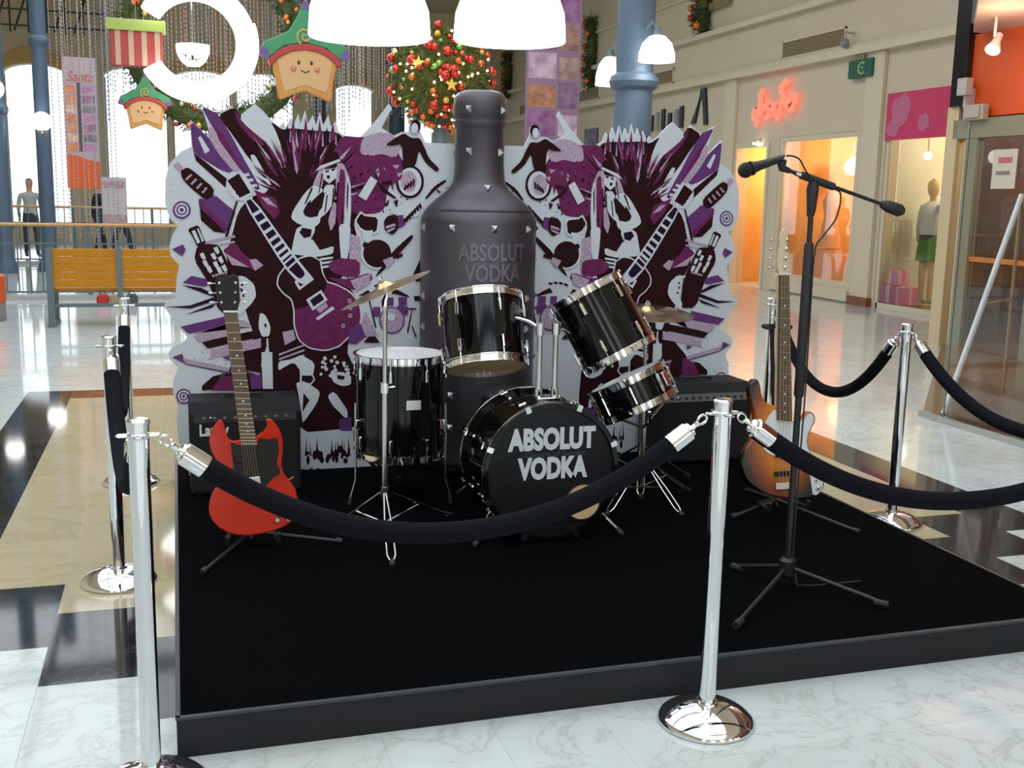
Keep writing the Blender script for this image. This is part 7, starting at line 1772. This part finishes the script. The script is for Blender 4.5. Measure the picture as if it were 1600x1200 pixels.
for i, (y_, x_, w_, h_, c) in enumerate(((15.08, 11.35, .4, .7, (.70, .24, .03)), (16.15, 11.7, .7, .9, (.55, .28, .05)))):
    cr = thing('display_cube', ['orange display block at the right of the amber window', 'brown display block between the dress forms'][i], 'display block', (x_, y_, 0), 0, 'display blocks')
    MB().box(-w_/2, w_/2, -w_/2, w_/2, 0, h_).build('block', mat('block_%d' % i, c, .5), cr, smooth=0, bevel=.01)
    MB().box(-w_/2 - .01, w_/2 + .01, -w_/2 - .01, w_/2 + .01, h_, h_ + .03).build('top', mat('block_top', (.6, .5, .35), .4), cr, smooth=0)
dp = thing('door_panel', 'tall pale yellow panel standing inside the amber doorway', 'panel', (11.3, 17.62, 0))
MB().box(-.35, .35, -.04, .04, 0, 1.6).build('panel', mat('pale_yellow_panel', (.85, .62, .25), .5), dp, smooth=0, bevel=.01)
MB().box(-.36, .36, -.05, .05, 1.6, 1.63).build('top_edge', mat('amber_trim', (.45, .25, .08), .5), dp, smooth=0)

# ------------------------------------------------------------------ people in the distance
def person_mesh(top, legs, hair, stride=.12, arm=.1):
    me = bpy.data.meshes.new('p')
    J = {'pelvis': (0, 0, .92), 'waist': (0, 0, 1.08), 'chest': (0, 0, 1.30), 'neck': (0, 0, 1.46), 'head0': (0, -.01, 1.56), 'head1': (0, -.02, 1.66), 'head2': (0, -.01, 1.74)}
    R_ = {'pelvis': .14, 'waist': .125, 'chest': .15, 'neck': .052, 'head0': .07, 'head1': .092, 'head2': .06}
    E_ = [('pelvis', 'waist'), ('waist', 'chest'), ('chest', 'neck'), ('neck', 'head0'), ('head0', 'head1'), ('head1', 'head2')]
    for s in (-1, 1):
        n = 'l' if s < 0 else 'r'
        J.update({n + 'hip': (s * .095, 0, .86), n + 'knee': (s * .10, -s * stride * .5 - .02, .48), n + 'ank': (s * .10, -s * stride + .02, .09), n + 'toe': (s * .11, -s * stride - .12, .04),
                  n + 'sh': (s * .19, 0, 1.38), n + 'elb': (s * .24, .03 + s * arm * .3, 1.10), n + 'wri': (s * .25, -.06 + s * arm, .88), n + 'hand': (s * .25, -.10 + s * arm, .80)})
        R_.update({n + 'hip': .095, n + 'knee': .062, n + 'ank': .042, n + 'toe': .035, n + 'sh': .062, n + 'elb': .045, n + 'wri': .032, n + 'hand': .036})
        E_ += [('pelvis', n + 'hip'), (n + 'hip', n + 'knee'), (n + 'knee', n + 'ank'), (n + 'ank', n + 'toe'), ('chest', n + 'sh'), (n + 'sh', n + 'elb'), (n + 'elb', n + 'wri'), (n + 'wri', n + 'hand')]
    ks = list(J); ix = {q: i for i, q in enumerate(ks)}
    me.from_pydata([J[q] for q in ks], [(ix[a], ix[b]) for a, b in E_], [])
    ob = bpy.data.objects.new('p', me); col.objects.link(ob)
    ob.modifiers.new('s', 'SKIN')
    for q in ks: me.skin_vertices[0].data[ix[q]].radius = (R_[q] * (1.15 if q in ('pelvis', 'waist', 'chest') else 1), R_[q] * (.75 if q in ('pelvis', 'waist', 'chest') else 1))
    me.skin_vertices[0].data[ix['pelvis']].use_root = True
    sb = ob.modifiers.new('d', 'SUBSURF'); sb.levels = 1
    dg = bpy.context.evaluated_depsgraph_get()
    out = bpy.data.meshes.new_from_object(ob.evaluated_get(dg))
    bpy.data.objects.remove(ob)
    out.materials.clear()
    for mm in (mat('hair_%s' % (hair,), hair, .7), SKINM, mat('top_%s' % (top,), top, .8), mat('legs_%s' % (legs,), legs, .8)): out.materials.append(mm)
    for f in out.polygons:
        z = f.center.z; x = abs(f.center.x)
        f.material_index = 0 if (z > 1.70 or (z > 1.56 and f.center.y > .02)) else 1 if (z > 1.45 or (x > .2 and z < .90)) else 3 if z < .98 else 2
        f.use_smooth = True
    return out
PEOPLE = [(-3.05, 26.2, 0.3, (.45, .46, .44), (.05, .05, .07), 'person in a pale grey top standing at the far left railing'),
          (-1.55, 25.0, 2.0, (.03, .03, .04), (.03, .03, .05), 'person in dark clothes standing below the Santa banner'),
          (-1.15, 25.6, 1.2, (.25, .24, .26), (.04, .04, .06), 'person in a grey top walking right of the one in dark clothes'),
          (-4.1, 27.5, 0.8, (.30, .14, .40), (.08, .08, .16), 'person in a violet top far behind the left railing'),
          (0.35, 29.0, 3.0, (.55, .30, .16), (.10, .10, .12), 'person in an orange brown top far behind the railing, leftmost of the distant group'),
          (0.75, 29.4, 2.2, (.62, .62, .60), (.15, .15, .18), 'person in a white top in the middle of the distant group'),
          (1.15, 28.8, 1.2, (.10, .12, .16), (.12, .11, .10), 'person in a navy top, rightmost of the distant group')]
for i, (x, y, rz, tp, lg, lb) in enumerate(PEOPLE):
    o = bpy.data.objects.new('person', person_mesh(tp, lg, random.choice([(.02, .015, .01), (.05, .03, .02)]), .12 + .05 * (i % 3), .08))
    col.objects.link(o); o.location = (x, y, 0); o.rotation_euler = (0, 0, rz); tag(o, lb, 'person', 'people in the distance')
# litter bin on the far left
bn_ = thing('litter_bin', 'orange topped grey litter bin cut by the left edge of the photo', 'litter bin', (-2.12, 13.9, 0))
MB().lathe([(0, 0), (.17, 0), (.18, .02), (.18, .22)], 20).build('base', mat('bin_grey', (.25, .24, .23), .5), bn_)
MB().lathe([(.18, .22), (.19, .23), (.19, .52), (.15, .55), (0, .56)], 20).build('body', mat('bin_orange', (.65, .10, .02), .5), bn_)
# bags on the floor under the bench
for x, c, lb in ((-.97, (.45, .03, .02), 'small red bag on the floor behind the bench'), (-.80, (.35, .30, .18), 'small tan bag on the floor behind the bench'), (-.60, (.06, .08, .09), 'small dark bag on the floor behind the bench')):
    g_ = thing('bag', lb, 'bag', (x, 15.6, 0))
    MB().prism([(-.07, 0), (.07, 0), (.085, .10), (.05, .15), (-.05, .15), (-.085, .10)], -.06, .06).build('body', mat('bag_%s' % lb[6:9], c, .7), g_, smooth=25, bevel=.02)
    MB().tube([(-.04, 0, .14), (-.03, 0, .19), (.03, 0, .19), (.04, 0, .14)], .007, 6).build('handle', RUBBER, g_)
